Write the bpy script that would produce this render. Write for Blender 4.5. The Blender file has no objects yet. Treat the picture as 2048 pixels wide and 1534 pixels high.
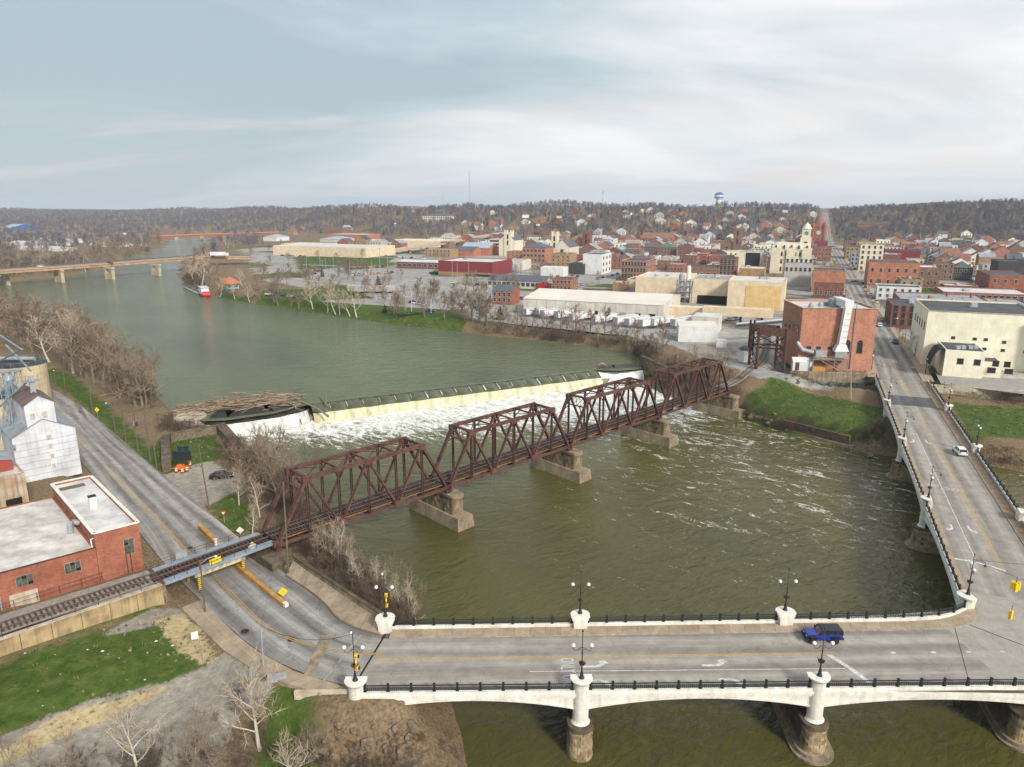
import bpy, bmesh, math, random, bisect
import numpy as np
from math import radians, sin, cos, pi, atan2, hypot, sqrt, tan
from mathutils import Vector, Matrix

# ------------------------------------------------------------------ camera, sky, sun, exposure
sc = bpy.context.scene
COL = sc.collection
F, CX, CY, PIT, HC = 1420.0, 1024.0, 767.0, radians(13.9), 59.0
cam_d = bpy.data.cameras.new('camera'); cam = bpy.data.objects.new('camera', cam_d); COL.objects.link(cam)
cam.location = (0, 0, HC); cam.rotation_euler = (pi/2 - PIT, 0, 0)
cam_d.sensor_width = 36; cam_d.lens = 36*F/2048; cam_d.clip_end = 20000; cam_d.clip_start = 1
sc.camera = cam
SUN_DIR = Vector((0.46, -0.72, 0.54)).normalized()      # towards the sun: behind the camera's right shoulder
EL = math.asin(SUN_DIR.z); AZ = atan2(SUN_DIR.x, SUN_DIR.y)

def nd(nt, t, **k):
    n = nt.nodes.new(t)
    for a, b in k.items():
        if a.startswith('i_'):
            key = a[2:]; n.inputs[int(key) if key.isdigit() else key.replace('_', ' ')].default_value = b
        else: setattr(n, a, b)
    return n

def build_world():
    w = bpy.data.worlds.new('World'); sc.world = w; w.use_nodes = True
    nt = w.node_tree; nt.nodes.clear(); L = nt.links.new
    out = nd(nt, 'ShaderNodeOutputWorld')
    sky = nd(nt, 'ShaderNodeTexSky', sky_type='NISHITA', sun_disc=False, sun_elevation=EL, sun_rotation=AZ)
    sky.air_density = 1.2; sky.dust_density = 2.5
    b1 = nd(nt, 'ShaderNodeBackground', i_Strength=0.11); L(sky.outputs[0], b1.inputs[0])
    tc = nd(nt, 'ShaderNodeTexCoord'); sp = nd(nt, 'ShaderNodeSeparateXYZ'); L(tc.outputs['Generated'], sp.inputs[0])
    zz = nd(nt, 'ShaderNodeMath', operation='MAXIMUM', i_1=0.0); L(sp.outputs[2], zz.inputs[0])
    za = nd(nt, 'ShaderNodeMath', operation='ADD', i_1=0.16); L(zz.outputs[0], za.inputs[0])
    dv = nd(nt, 'ShaderNodeVectorMath', operation='DIVIDE'); L(tc.outputs['Generated'], dv.inputs[0])
    cb = nd(nt, 'ShaderNodeCombineXYZ', i_2=1.0); L(za.outputs[0], cb.inputs[0]); L(za.outputs[0], cb.inputs[1]); L(cb.outputs[0], dv.inputs[1])
    def cloud(scale, loc, rot, det, ro, dist):
        mp = nd(nt, 'ShaderNodeMapping'); L(dv.outputs[0], mp.inputs[0]); mp.inputs['Scale'].default_value = scale; mp.inputs['Location'].default_value = loc; mp.inputs['Rotation'].default_value = (0, 0, radians(rot))
        n = nd(nt, 'ShaderNodeTexNoise', i_Scale=1.0, i_Detail=det, i_Roughness=ro, i_Distortion=dist); L(mp.outputs[0], n.inputs[0]); return n.outputs[0]
    n1 = cloud((0.36, 0.46, 0), (7.7, 1.3, 0), -24, 9.0, 0.56, 0.6)
    # the overcast is thinner and brighter on the sun's side (right), heavier on the left
    dt = nd(nt, 'ShaderNodeVectorMath', operation='DOT_PRODUCT'); L(tc.outputs['Generated'], dt.inputs[0]); dt.inputs[1].default_value = (0.90, -0.25, 0.0)
    ad = nd(nt, 'ShaderNodeMath', operation='MULTIPLY_ADD', i_1=0.36, i_2=0.062); L(dt.outputs['Value'], ad.inputs[0])
    sm = nd(nt, 'ShaderNodeMath', operation='ADD'); L(n1, sm.inputs[0]); L(ad.outputs[0], sm.inputs[1])
    cr = nd(nt, 'ShaderNodeValToRGB'); L(sm.outputs[0], cr.inputs[0])
    e = cr.color_ramp.elements
    e[0].position = 0.36; e[0].color = (0.275, 0.332, 0.368, 1)
    e[1].position = 0.68; e[1].color = (0.60, 0.595, 0.60, 1)
    x = e.new(0.47); x.color = (0.345, 0.40, 0.435, 1)
    x = e.new(0.565); x.color = (0.465, 0.49, 0.51, 1)
    hz = nd(nt, 'ShaderNodeMapRange', i_1=0.0, i_2=0.13, i_3=0.35, i_4=0.0, interpolation_type='SMOOTHSTEP'); L(sp.outputs[2], hz.inputs[0])
    mx = nd(nt, 'ShaderNodeMix', data_type='RGBA'); mx.inputs[7].default_value = (0.43, 0.455, 0.49, 1)
    L(hz.outputs[0], mx.inputs[0]); L(cr.outputs[0], mx.inputs[6])
    n2 = cloud((0.55, 1.0, 0), (5.3, 2.1, 0), 8, 6.0, 0.52, 0.6)      # thin warm veils low over the horizon
    wr = nd(nt, 'ShaderNodeMapRange', i_1=0.50, i_2=0.70, i_3=0.0, i_4=0.6, interpolation_type='SMOOTHSTEP'); L(n2, wr.inputs[0])
    lo = nd(nt, 'ShaderNodeMapRange', i_1=0.02, i_2=0.22, i_3=1.0, i_4=0.25, interpolation_type='SMOOTHSTEP'); L(sp.outputs[2], lo.inputs[0])
    ml = nd(nt, 'ShaderNodeMath', operation='MULTIPLY'); L(wr.outputs[0], ml.inputs[0]); L(lo.outputs[0], ml.inputs[1])
    mx2 = nd(nt, 'ShaderNodeMix', data_type='RGBA'); mx2.inputs[7].default_value = (0.53, 0.475, 0.455, 1)
    L(ml.outputs[0], mx2.inputs[0]); L(mx.outputs[2], mx2.inputs[6])
    b2 = nd(nt, 'ShaderNodeBackground', i_Strength=1.0); L(mx2.outputs[2], b2.inputs[0])
    ms = nd(nt, 'ShaderNodeMixShader', i_0=0.93); L(b1.outputs[0], ms.inputs[1]); L(b2.outputs[0], ms.inputs[2])
    L(ms.outputs[0], out.inputs[0])
build_world()
sun_d = bpy.data.lights.new('sun', 'SUN'); sun = bpy.data.objects.new('sun', sun_d); COL.objects.link(sun)
sun_d.energy = 2.4; sun_d.angle = radians(10); sun_d.color = (1.0, 0.95, 0.88)
sun.rotation_euler = SUN_DIR.to_track_quat('Z', 'Y').to_euler(); sun.location = (0, 0, 120)
vs = sc.view_settings; vs.view_transform = 'Standard'; vs.look = 'None'; vs.exposure = 0.74; vs.gamma = 1; vs.use_curve_mapping = False
sc.cycles.use_denoising = True; sc.cycles.max_bounces = 6; sc.cycles.diffuse_bounces = 3; sc.cycles.glossy_bounces = 2
sc.cycles.transparent_max_bounces = 4; sc.cycles.caustics_reflective = False; sc.cycles.caustics_refractive = False

# ------------------------------------------------------------------ placing helpers (pixel of the 2048 wide photograph <-> place)
def U(px, py, z=9.0):
    x = (px-CX)/F; y = -(py-CY)/F
    dy = cos(PIT)+y*sin(PIT); dz = -sin(PIT)+y*cos(PIT)
    t = (z-HC)/dz
    return Vector((x*t, dy*t, z))
def ZAT(px, py, Y):                       # height of the point seen at row py that stands at distance Y
    y = -(py-CY)/F
    return HC + Y*(-sin(PIT)+y*cos(PIT))/(cos(PIT)+y*sin(PIT))
def XAT(px, Y, z): return (px-CX)/F*(Y*cos(PIT)+(HC-z)*sin(PIT))
def PXC(X, Y, z=9.0): return CX+F*X/(Y*cos(PIT)+(HC-z)*sin(PIT))
GV = Vector((0.381, 0.9246, 0)); GW = Vector((0.9246, -0.381, 0))        # street grid: along main street, across it

# ------------------------------------------------------------------ materials
def S(r, g, b, k=0.96):
    f = lambda c: ((c/255+0.055)/1.055)**2.4 if c > 10 else c/255/12.92
    return (min(.86, f(r)*k), min(.86, f(g)*k), min(.86, f(b)*k), 1)
MATS = {}
def M(name, c=(128,128,128), c2=None, s=1.0, r=0.85, bump=0.0, bs=None, dirt=0.0, streak=0.0, metal=0.0, k=0.96, spec=0.35, brick=None, ds=0.12, emit=0, bump_d=0.05, corr=0, vary=0.0):
    if name in MATS: return MATS[name]
    m = bpy.data.materials.new(name); MATS[name] = m; m.use_nodes = True
    nt = m.node_tree; L = nt.links.new; bs_ = nt.nodes['Principled BSDF']
    bs_.inputs['Roughness'].default_value = r; bs_.inputs['Metallic'].default_value = metal; bs_.inputs['Specular IOR Level'].default_value = spec
    tc = nd(nt, 'ShaderNodeTexCoord'); co = tc.outputs['Object']
    a = S(*c, k=k); b = S(*(c2 or tuple(int(v*0.86) for v in c)), k=k)
    n = nd(nt, 'ShaderNodeTexNoise', i_Scale=s, i_Detail=6.0, i_Roughness=0.62); L(co, n.inputs[0])
    mr = nd(nt, 'ShaderNodeMapRange', i_1=0.34, i_2=0.66); L(n.outputs[0], mr.inputs[0])
    mx = nd(nt, 'ShaderNodeMix', data_type='RGBA'); mx.inputs[6].default_value = a; mx.inputs[7].default_value = b; L(mr.outputs[0], mx.inputs[0])
    cur = mx.outputs[2]
    hgt = None
    if brick or corr:
        g = nd(nt, 'ShaderNodeNewGeometry'); cr = nd(nt, 'ShaderNodeVectorMath', operation='CROSS_PRODUCT'); L(g.outputs['Normal'], cr.inputs[0]); cr.inputs[1].default_value = (0, 0, 1)
        dt = nd(nt, 'ShaderNodeVectorMath', operation='DOT_PRODUCT'); L(co, dt.inputs[0]); L(cr.outputs[0], dt.inputs[1])
        sp = nd(nt, 'ShaderNodeSeparateXYZ'); L(co, sp.inputs[0])
        cb = nd(nt, 'ShaderNodeCombineXYZ'); L(dt.outputs['Value'], cb.inputs[0]); L(sp.outputs[2], cb.inputs[1])
    if brick:
        mort, bw, bh = brick
        bt = nd(nt, 'ShaderNodeTexBrick', i_Scale=1.0); L(cb.outputs[0], bt.inputs[0])
        bt.inputs['Brick Width'].default_value = bw; bt.inputs['Row Height'].default_value = bh; bt.inputs['Mortar Size'].default_value = bh*0.09; bt.inputs['Bias'].default_value = -0.2
        bt.inputs['Color1'].default_value = (1, 1, 1, 1); bt.inputs['Color2'].default_value = (0.62, 0.58, 0.56, 1); bt.inputs['Mortar'].default_value = mort
        mm = nd(nt, 'ShaderNodeMix', data_type='RGBA', blend_type='MULTIPLY', i_0=0.85); L(cur, mm.inputs[6]); L(bt.outputs[0], mm.inputs[7]); cur = mm.outputs[2]
    if corr:
        wv = nd(nt, 'ShaderNodeTexWave', i_Scale=corr, wave_type='BANDS', bands_direction='X'); L(cb.outputs[0], wv.inputs[0]); hgt = wv.outputs[1]
        mm = nd(nt, 'ShaderNodeMix', data_type='RGBA', blend_type='MULTIPLY', i_0=0.22); L(cur, mm.inputs[6]); L(wv.outputs[0], mm.inputs[7]); cur = mm.outputs[2]
    if dirt:
        n2 = nd(nt, 'ShaderNodeTexNoise', i_Scale=s*ds, i_Detail=7.0, i_Roughness=0.68); L(co, n2.inputs[0])
        m2 = nd(nt, 'ShaderNodeMapRange', i_1=0.42, i_2=0.70, i_3=1.0, i_4=1.0-dirt); L(n2.outputs[0], m2.inputs[0])
        mm = nd(nt, 'ShaderNodeMix', data_type='RGBA', blend_type='MULTIPLY', i_0=1.0); L(cur, mm.inputs[6]); L(m2.outputs[0], mm.inputs[7]); cur = mm.outputs[2]
    if streak:
        mp = nd(nt, 'ShaderNodeMapping'); mp.inputs['Scale'].default_value = (1.6, 1.6, 0.09); L(co, mp.inputs[0])
        n3 = nd(nt, 'ShaderNodeTexNoise', i_Scale=1.0, i_Detail=5.0, i_Roughness=0.65); L(mp.outputs[0], n3.inputs[0])
        m3 = nd(nt, 'ShaderNodeMapRange', i_1=0.45, i_2=0.72, i_3=1.0, i_4=1.0-streak); L(n3.outputs[0], m3.inputs[0])
        mm = nd(nt, 'ShaderNodeMix', data_type='RGBA', blend_type='MULTIPLY', i_0=1.0); L(cur, mm.inputs[6]); L(m3.outputs[0], mm.inputs[7]); cur = mm.outputs[2]
    if vary:
        oi = nd(nt, 'ShaderNodeObjectInfo'); m4 = nd(nt, 'ShaderNodeMapRange', i_3=1.0-vary, i_4=1.0+vary*0.5); L(oi.outputs['Random'], m4.inputs[0])
        mm = nd(nt, 'ShaderNodeMix', data_type='RGBA', blend_type='MULTIPLY', i_0=1.0); L(cur, mm.inputs[6]); L(m4.outputs[0], mm.inputs[7]); cur = mm.outputs[2]
    L(cur, bs_.inputs['Base Color'])
    if bump:
        nb = nd(nt, 'ShaderNodeTexNoise', i_Scale=bs or s*4, i_Detail=5.0, i_Roughness=0.65); L(co, nb.inputs[0])
        bp = nd(nt, 'ShaderNodeBump', i_Strength=bump, i_Distance=bump_d); L(hgt or nb.outputs[0], bp.inputs['Height']); L(bp.outputs[0], bs_.inputs['Normal'])
    return m

# ------------------------------------------------------------------ mesh collecting helper
class MB:
    def __init__(s): s.v = []; s.f = []; s.m = []; s.uv = None; s.sm = False
    def add(s, vs, fs, mi=0):
        o = len(s.v); s.v += [tuple(v) for v in vs]; s.f += [tuple(i+o for i in f) for f in fs]; s.m += [mi]*len(fs); return s
    def box(s, c, d, rz=0.0, mi=0):                       # c = centre of the base, d = size
        x, y, z = d[0]/2, d[1]/2, d[2]; ca, sa = cos(rz), sin(rz)
        vs = [(c[0]+a*ca-b*sa, c[1]+a*sa+b*ca, c[2]+h) for h in (0, z) for a, b in ((-x,-y),(x,-y),(x,y),(-x,y))]
        return s.add(vs, [(3,2,1,0),(4,5,6,7),(0,1,5,4),(1,2,6,5),(2,3,7,6),(3,0,4,7)], mi)
    def beam(s, p, q, w, h=None, mi=0, up=(0,0,1)):       # rectangular bar between two points
        p = Vector(p); q = Vector(q); d = (q-p)
        if d.length < 1e-6: return s
        d.normalize(); u = Vector(up)
        if abs(d.dot(u)) > 0.98: u = Vector((0.7, 0.7, 0))
        a = d.cross(u).normalized()*(w/2); b = a.cross(d).normalized()*((h or w)/2)
        vs = [e+i*a+j*b for e in (p, q) for i, j in ((-1,-1),(1,-1),(1,1),(-1,1))]
        return s.add(vs, [(3,2,1,0),(4,5,6,7),(0,1,5,4),(1,2,6,5),(2,3,7,6),(3,0,4,7)], mi)
    def tube(s, pts, rad, n=6, mi=0, cap=True):
        pts = [Vector(p) for p in pts]; k = len(pts); rad = rad if isinstance(rad, (list, tuple)) else [rad]*k
        vs = []; fs = []
        for i, p in enumerate(pts):
            d = (pts[min(i+1, k-1)]-pts[max(i-1, 0)]).normalized()
            u = Vector((0,0,1)) if abs(d.z) < 0.95 else Vector((1,0,0))
            a = d.cross(u).normalized(); b = a.cross(d)
            vs += [p+(a*cos(2*pi*j/n)+b*sin(2*pi*j/n))*rad[i] for j in range(n)]
        for i in range(k-1):
            for j in range(n):
                A = i*n+j; B = i*n+(j+1) % n; fs.append((A, A+n, B+n, B))
        if cap: fs += [tuple(range(n)), tuple(range(k*n-1, (k-1)*n-1, -1))]
        return s.add(vs, fs, mi)
    def lathe(s, c, prof, n=16, mi=0, a0=0.0, a1=2*pi, cap=True):      # prof: [(r,z)...] upward
        full = abs(a1-a0-2*pi) < 1e-6; m = n if full else n+1; vs = []; fs = []
        for r, z in prof:
            vs += [(c[0]+r*cos(a0+(a1-a0)*j/n), c[1]+r*sin(a0+(a1-a0)*j/n), c[2]+z) for j in range(m)]
        for i in range(len(prof)-1):
            for j in range(n if full else n):
                A = i*m+j; B = i*m+(j+1) % m; fs.append((A, B, B+m, A+m))
        if cap: fs += [tuple(range(m-1, -1, -1)), tuple((len(prof)-1)*m+j for j in range(m))]
        return s.add(vs, fs, mi)
    def prism(s, poly, z0, z1, mi=0, top=True):
        n = len(poly); ar = sum(poly[i][0]*poly[(i+1) % n][1]-poly[(i+1) % n][0]*poly[i][1] for i in range(n))
        if ar < 0: poly = poly[::-1]
        f0 = (lambda i: z0[i] if isinstance(z0, (list, tuple)) else z0); f1 = (lambda i: z1[i] if isinstance(z1, (list, tuple)) else z1)
        vs = [(p[0], p[1], f0(i)) for i, p in enumerate(poly)]+[(p[0], p[1], f1(i)) for i, p in enumerate(poly)]
        fs = [(i, (i+1) % n, n+(i+1) % n, n+i) for i in range(n)]+[tuple(range(n-1, -1, -1))]
        if top: fs.append(tuple(range(n, 2*n)))
        return s.add(vs, fs, mi)
    def ball(s, c, r, n=10, mi=0, sq=1.0):
        k = max(4, n//2)
        return s.lathe(c, [(r*sin(pi*i/k)+1e-4, -r*cos(pi*i/k)*sq) for i in range(k+1)], n, mi, cap=False)
    def quad(s, a, b, c, d, mi=0): return s.add([a, b, c, d], [(0,1,2,3)], mi)
    def mesh(s, name, mats, off=(0,0,0), smooth=False):
        me = bpy.data.meshes.new(name)
        vs = s.v if not any(off) else [(x-off[0], y-off[1], z-off[2]) for x, y, z in s.v]
        me.from_pydata(vs, [], s.f); mats = mats if isinstance(mats, (list, tuple)) else [mats]
        for m in mats: me.materials.append(m)
        if len(mats) > 1: me.polygons.foreach_set('material_index', s.m)
        if smooth or s.sm: me.polygons.foreach_set('use_smooth', [True]*len(me.polygons))
        me.update(); return me
    def build(s, name, mats, parent=None, smooth=False, **tg):
        off = (0,0,0)
        if parent is not None:
            q = parent
            while q.parent: q = q.parent
            off = q.location
        return link(name, s.mesh(name, mats, off, smooth), parent, **tg)
KIDS = {}                                          # parts of each thing, in build order
def link(name, me, parent=None, loc=None, rz=None, label=None, cat=None, group=None, kind=None):
    o = bpy.data.objects.new(name, me); COL.objects.link(o); o.parent = parent
    if parent is not None: KIDS.setdefault(parent.as_pointer(), []).append(o)
    if loc is not None: o.location = loc
    if rz is not None: o.rotation_euler = (0, 0, rz)
    return tag(o, label, cat, group, kind)
def tag(o, label=None, cat=None, group=None, kind=None):
    for k, v in (('label', label), ('category', cat), ('group', group), ('kind', kind)):
        if v: o[k] = v
    return o
def thing(name, label, cat, loc=(0,0,0), rz=0.0, group=None):
    return link(name, None, None, loc, rz, label, cat, group)
def copy_tree(o, loc=None, rz=None, label=None, group=None, parent=None, scale=None):
    c = o.copy(); COL.objects.link(c); c.parent = parent
    if loc is not None: c.location = loc
    if rz is not None: c.rotation_euler = (0, 0, rz)
    if scale is not None: c.scale = (scale,)*3 if isinstance(scale, (int, float)) else scale
    if label: c['label'] = label
    if group: c['group'] = group
    for ch in KIDS.get(o.as_pointer(), ()): copy_tree(ch, parent=c)
    return c
def lerp(a, b, t): return a+(b-a)*t
def V(*a): return Vector(a if len(a) > 1 else a[0])
def resample(pts, step):
    pts = [Vector(p) for p in pts]; out = [pts[0]]
    for a, b in zip(pts, pts[1:]):
        n = max(1, int((b-a).length/step)); out += [a.lerp(b, i/n) for i in range(1, n+1)]
    return out
def smooth(pts, it=2):
    pts = [Vector(p) for p in pts]
    for _ in range(it):
        q = [pts[0]]
        for a, b in zip(pts, pts[1:]): q += [a.lerp(b, .25), a.lerp(b, .75)]
        pts = q+[pts[-1]]
    return pts
def offs(pts, d):                                  # offset a path sideways (left positive)
    out = []; k = len(pts)
    for i, p in enumerate(pts):
        t = (pts[min(i+1, k-1)]-pts[max(i-1, 0)]); t.z = 0; t.normalize()
        out.append(p+Vector((-t.y, t.x, 0))*(d[i] if isinstance(d, list) else d))
    return out
def between(A, B, name, mat, dz=0.0, parent=None, **tg):  # sheet between two paths with uv in metres (u across, v along)
    n = len(A); me = bpy.data.meshes.new(name); vs = []; fs = []; uv = []
    s = 0.0
    for i in range(n):
        if i: s += ((A[i]-A[i-1]).length+(B[i]-B[i-1]).length)/2
        w = (A[i]-B[i]).length
        vs += [(A[i].x, A[i].y, A[i].z+dz), (B[i].x, B[i].y, B[i].z+dz)]; uv += [(-w/2, s), (w/2, s)]
    for i in range(n-1): fs.append((2*i, 2*i+1, 2*i+3, 2*i+2))
    me.from_pydata(vs, [], fs); me.materials.append(mat)
    l = me.uv_layers.new(name='uv'); l.data.foreach_set('uv', [c for f in fs for i in f for c in uv[i]])
    me.update()
    if me.polygons[0].normal.z < 0: me.flip_normals()
    return link(name, me, parent, **tg)
def ribbon(path, w, name, mat, dz=0.0, parent=None, **tg):
    return between(offs(path, w/2), offs(path, -w/2), name, mat, dz, parent, **tg)

# ------------------------------------------------------------------ terrain and water
def W2(pts, z): return [(U(a, b, z).x, U(a, b, z).y) for a, b in pts]
ZL, ZU = 0.4, 4.6                                  # tail water and pool above the dam
DAM0 = U(625,808,ZU); DAM1 = U(1195,740,ZU); DAM0.z = DAM1.z = 0
DT = (DAM1-DAM0).normalized(); DN = V(DT.y, -DT.x, 0)             # along the dam, downstream
low_px = [(400,868),(455,868),(520,905),(580,950),(615,1000),(645,1062),(700,1122),(745,1167),(800,1217),(835,1260),(872,1335),(905,1412),(925,1480),(938,1545),(960,1700),
          (2600,1700),(3600,1200),(2400,990),(2048,945),(1975,930),(1900,912),(1830,925),(1800,915),(1740,908),(1680,893),(1600,875),(1530,853),(1480,838),(1440,822),(1385,803),(1330,790),(1300,775),(1284,757)]
up_px = [(345,826),(322,802),(278,768),(208,708),(130,670),(60,640),(0,612),(-60,592),(-60,577),(0,563),(100,556),(180,545),(205,530),(262,511),(310,496),(322,484),(330,475),(440,474),(436,484),(405,500),(378,520),(366,545),(376,572),
         (420,592),(500,607),(600,622),(700,636),(800,650),(900,660),(940,666),(980,672),(1040,677),(1100,685),(1180,693),(1258,706),(1284,728),(1284,748)]
can_px = [(1575,772),(1650,787),(1755,800),(1870,800),(1960,815),(2048,822),(2500,850),(2500,832),(2048,806),(1960,799),(1860,785),(1755,783),(1690,776),(1600,762)]
LIPL = [(410,846),(450,845),(500,838),(545,832),(598,818)]; LIPR = [(1283,741),(1240,745),(1200,744)]
up_pts = [U(a, b, ZU) for a, b in up_px[:-1]]+[U(a, b-3, ZU) for a, b in LIPR]+[DAM1+V(0,0,ZU), DAM0+V(0,0,ZU)]+[U(a, b-4, ZU) for a, b in LIPL[::-1]]+[U(378,838,ZU)]
LOW = W2(low_px, ZL); UPP = [(p.x, p.y) for p in up_pts]; CAN = W2(can_px, 2.5)
def sdist(P, X, Y):                                # signed distance, positive outside
    n = len(P); d = np.full(X.shape, 1e18); ins = np.zeros(X.shape, bool)
    for i in range(n):
        x0, y0 = P[i]; x1, y1 = P[(i+1) % n]; ex, ey = x1-x0, y1-y0; l = ex*ex+ey*ey+1e-9
        t = np.clip(((X-x0)*ex+(Y-y0)*ey)/l, 0, 1); d = np.minimum(d, (X-x0-t*ex)**2+(Y-y0-t*ey)**2)
        c = ((y0 > Y) != (y1 > Y)); 
        with np.errstate(divide='ignore', invalid='ignore'): ins ^= c & (X < (x1-x0)*(Y-y0)/(y1-y0+1e-12)+x0)
    d = np.sqrt(d); return np.where(ins, -d, d)
ANCH = [(90,770,6.2),(150,820,5.8),(200,850,5.4),(300,950,5.0),(430,1130,4.5),(480,1190,5.2),(520,1230,6.2),(590,1290,7.6),(560,1330,7.0),(690,1375,7.6),(250,870,5.2),(180,800,5.6),(380,890,5.0),(450,960,4.9),(520,1040,5.0),(470,1050,5.0),
        (0,900,6.5),(100,980,6.5),(220,1080,7),(160,1190,7.9),(20,1230,8.0),(270,1150,8.0),(330,1120,6.0),(0,1292,6.2),(68,1270,6.1),(135,1249,6.0),(200,1230,5.9),(250,1215,5.8),(307,1198,5.6),(-100,1325,6.3),(100,1350,6.3),(250,1290,6.1),(300,1300,6.0),(340,1215,5.6),(400,1260,5.8),(420,1300,5.9),(0,1500,5.5),(200,1480,5.2),(350,1430,5.3),(480,1390,5.6),(560,1430,4.6),(640,1470,3.2),(700,1534,1.5),(450,1520,4.8),(620,1380,6),
        (640,1180,4.5),(700,1230,6),(600,1140,4.2),(740,1245,7),(60,700,6.5),(0,660,7),(-200,700,8),(-200,1100,9),(-200,1500,6),
        (1550,795,5.6),(1640,830,5.2),(1740,850,5),(1500,785,6),(1480,770,7),(1900,830,5.5),(2000,840,5.5),(2040,870,5),(2200,860,5.5),(1650,790,5),(1740,810,5.0),(1300,690,9),(1380,730,8),(1450,690,9),(1500,740,8.6),(1560,745,8.6),(1700,750,8.6),(1850,745,8.8),(2000,745,8.8),(2300,780,8.8),(1100,665,8),(960,655,8.5),(1840,690,8.9),(1620,700,9)]
AX = np.array([tuple(U(a, b, z)) for a, b, z in ANCH])
CPX = np.array([-900,-500,0,300,420,500,580,650,720,800,900,1024,1120,1200,1400,1600,1660,1700,1800,1900,2048,2500,3200], float)
TOPY = np.array([416,416,417,418,415,412,412,414,409,407,403,405,406,404,407,408,416,408,402,396,398,398,400], float)
RIDY = np.array([3400,3400,3300,3200,3000,2700,2300,2100,1800,1650,1600,1600,1600,1550,1600,1600,1750,1550,1500,1400,1400,1400,1400], float)
BASY = np.array([1700,1700,1650,1600,1600,1500,1450,1400,1350,1250,1150,1050,1000,980,980,1000,1080,1000,1000,960,930,930,930], float)
def hills(X, Y):
    c = CX+F*X/(np.maximum(Y, 60)*cos(PIT)+12)
    ty = np.interp(c, CPX, TOPY); ry = np.interp(c, CPX, RIDY); by = np.interp(c, CPX, BASY)
    zr = HC+(416-ty)/F*ry*1.03-13-9
    t = np.clip((Y-by)/(ry-by), 0, 1.0); t = t*t*(3-2*t)*0.45+t*0.55
    u = (np.sin(X*0.011+Y*0.004)+np.sin(X*0.023-Y*0.013+1.3)+0.6*np.sin(X*0.041+Y*0.031))*2.2
    k2 = np.clip((t-.6)*2.5, 0, 1)*(np.sin(X*.0125+.6)+.7*np.sin(X*.031+Y*.003)+.5*np.sin(X*.007-1))*4.2
    return zr*t+u*np.clip(t*3, 0, 1)*np.clip((1.06-t)*4, 0.35, 1)+k2
ROADS = []                                         # (path, half width) pressed into the ground
def height(X, Y):
    X = np.asarray(X, float); Y = np.asarray(Y, float)
    num = np.zeros(X.shape); den = np.zeros(X.shape)
    for ax, ay, az in AX:
        w = 1.0/((X-ax)**2+(Y-ay)**2+4.0)**1.7; num += w*az; den += w
    near = num/den
    far = np.full(X.shape, 8.92); k = np.clip((Y-285)/50, 0, 1); k = np.where(X < -85, np.clip((Y-230)/120, 0, 1), k)
    lev = near*(1-k)+far*k
    lev = lev+hills(X, Y)
    dl, du, dc = sdist(LOW, X, Y), sdist(UPP, X, Y), sdist(CAN, X, Y)
    for d, wl, sl in ((dl, ZL, 0.75), (du, ZU, 0.62), (dc, 2.5, 0.8)):
        lev = np.where(d > 0, np.minimum(lev, wl+0.05+sl*d), lev)
    for d, wl in ((dl, ZL), (du, ZU), (dc, 2.5)):
        lev = np.where(d <= 0, np.minimum(lev, wl-0.1+np.maximum(d*0.7, -2.2)), lev)
    ss = (X-DAM0.x)*DN.x+(Y-DAM0.y)*DN.y; tt = (X-DAM0.x)*DT.x+(Y-DAM0.y)*DT.y
    lev = np.where((tt > -33) & (tt < 112) & (ss > -1.0) & (ss < 9), np.minimum(lev, ZL-1.0), lev)
    nearm = (Y < 330) & (X > -160) & (X < 20)
    if nearm.any():
        x, y, l = X[nearm], Y[nearm], lev[nearm]; wet = ((dl < -1) | (du < -1) | (dc < -1))[nearm]
        for PS, hw, bl in ROADS:
            bd = np.full(x.shape, 1e9); bz = np.zeros(x.shape)
            for P in PS:
                Q = np.array([tuple(p) for p in P])
                for a, b in zip(Q, Q[1:]):
                    ex, ey = b[0]-a[0], b[1]-a[1]; t = np.clip(((x-a[0])*ex+(y-a[1])*ey)/(ex*ex+ey*ey+1e-9), 0, 1)
                    d = np.hypot(x-a[0]-t*ex, y-a[1]-t*ey); m = d < bd; bd = np.where(m, d, bd); bz = np.where(m, a[2]+(b[2]-a[2])*t, bz)
            k = np.clip((bd-hw)/bl, 0, 1); k = np.where(bd < hw, 0, k*k*(3-2*k)); k = np.where(wet, 1, k)
            l = l*k+(bz-0.16)*(1-k)
        lev[nearm] = l
    return lev
# Linden-side street: dips under the railway, climbs to the bridge
LIND = smooth([U(20,712,6.6), U(62,752,6.3), U(120,810,5.9), U(180,880,5.5), U(252,960,5.0), U(318,1035,4.6), U(380,1105,4.45), U(440,1165,4.9), U(495,1222,6.0), U(560,1277,7.2), U(630,1303,7.8), U(700,1314,8.0), U(765,1318,8.0)], 2)
LIND_L = smooth([U(-30,700,6.6), U(14,752,6.3), U(82,826,5.9), U(150,908,5.5), U(216,985,5.0), U(281,1066,4.6), U(330,1130,4.45), U(385,1184,4.9), U(435,1232,6.0), U(510,1300,7.2), U(595,1343,7.8), U(690,1372,8.0), U(760,1378,8.0)], 2)
LIND_R = smooth([U(55,745,6.6), U(93,773,6.3), U(155,805,5.9), U(215,855,5.5), U(300,928,5.0), U(372,985,4.6), U(452,1055,4.45), U(540,1125,4.9), U(580,1155,6.0), U(640,1195,7.2), U(672,1236,7.8), U(712,1258,8.0), U(762,1271,8.0)], 2)
LINDM = [a.lerp(b, .5) for a, b in zip(LIND_L, LIND_R)]
ROADS.append(([[a.lerp(b, f) for a, b in zip(LIND_L, LIND_R)][::2] for f in (0, .25, .5, .75, 1)], 2.4, 3.0))
BUMP = lambda pts: [Vector(p) for p in pts]
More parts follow.
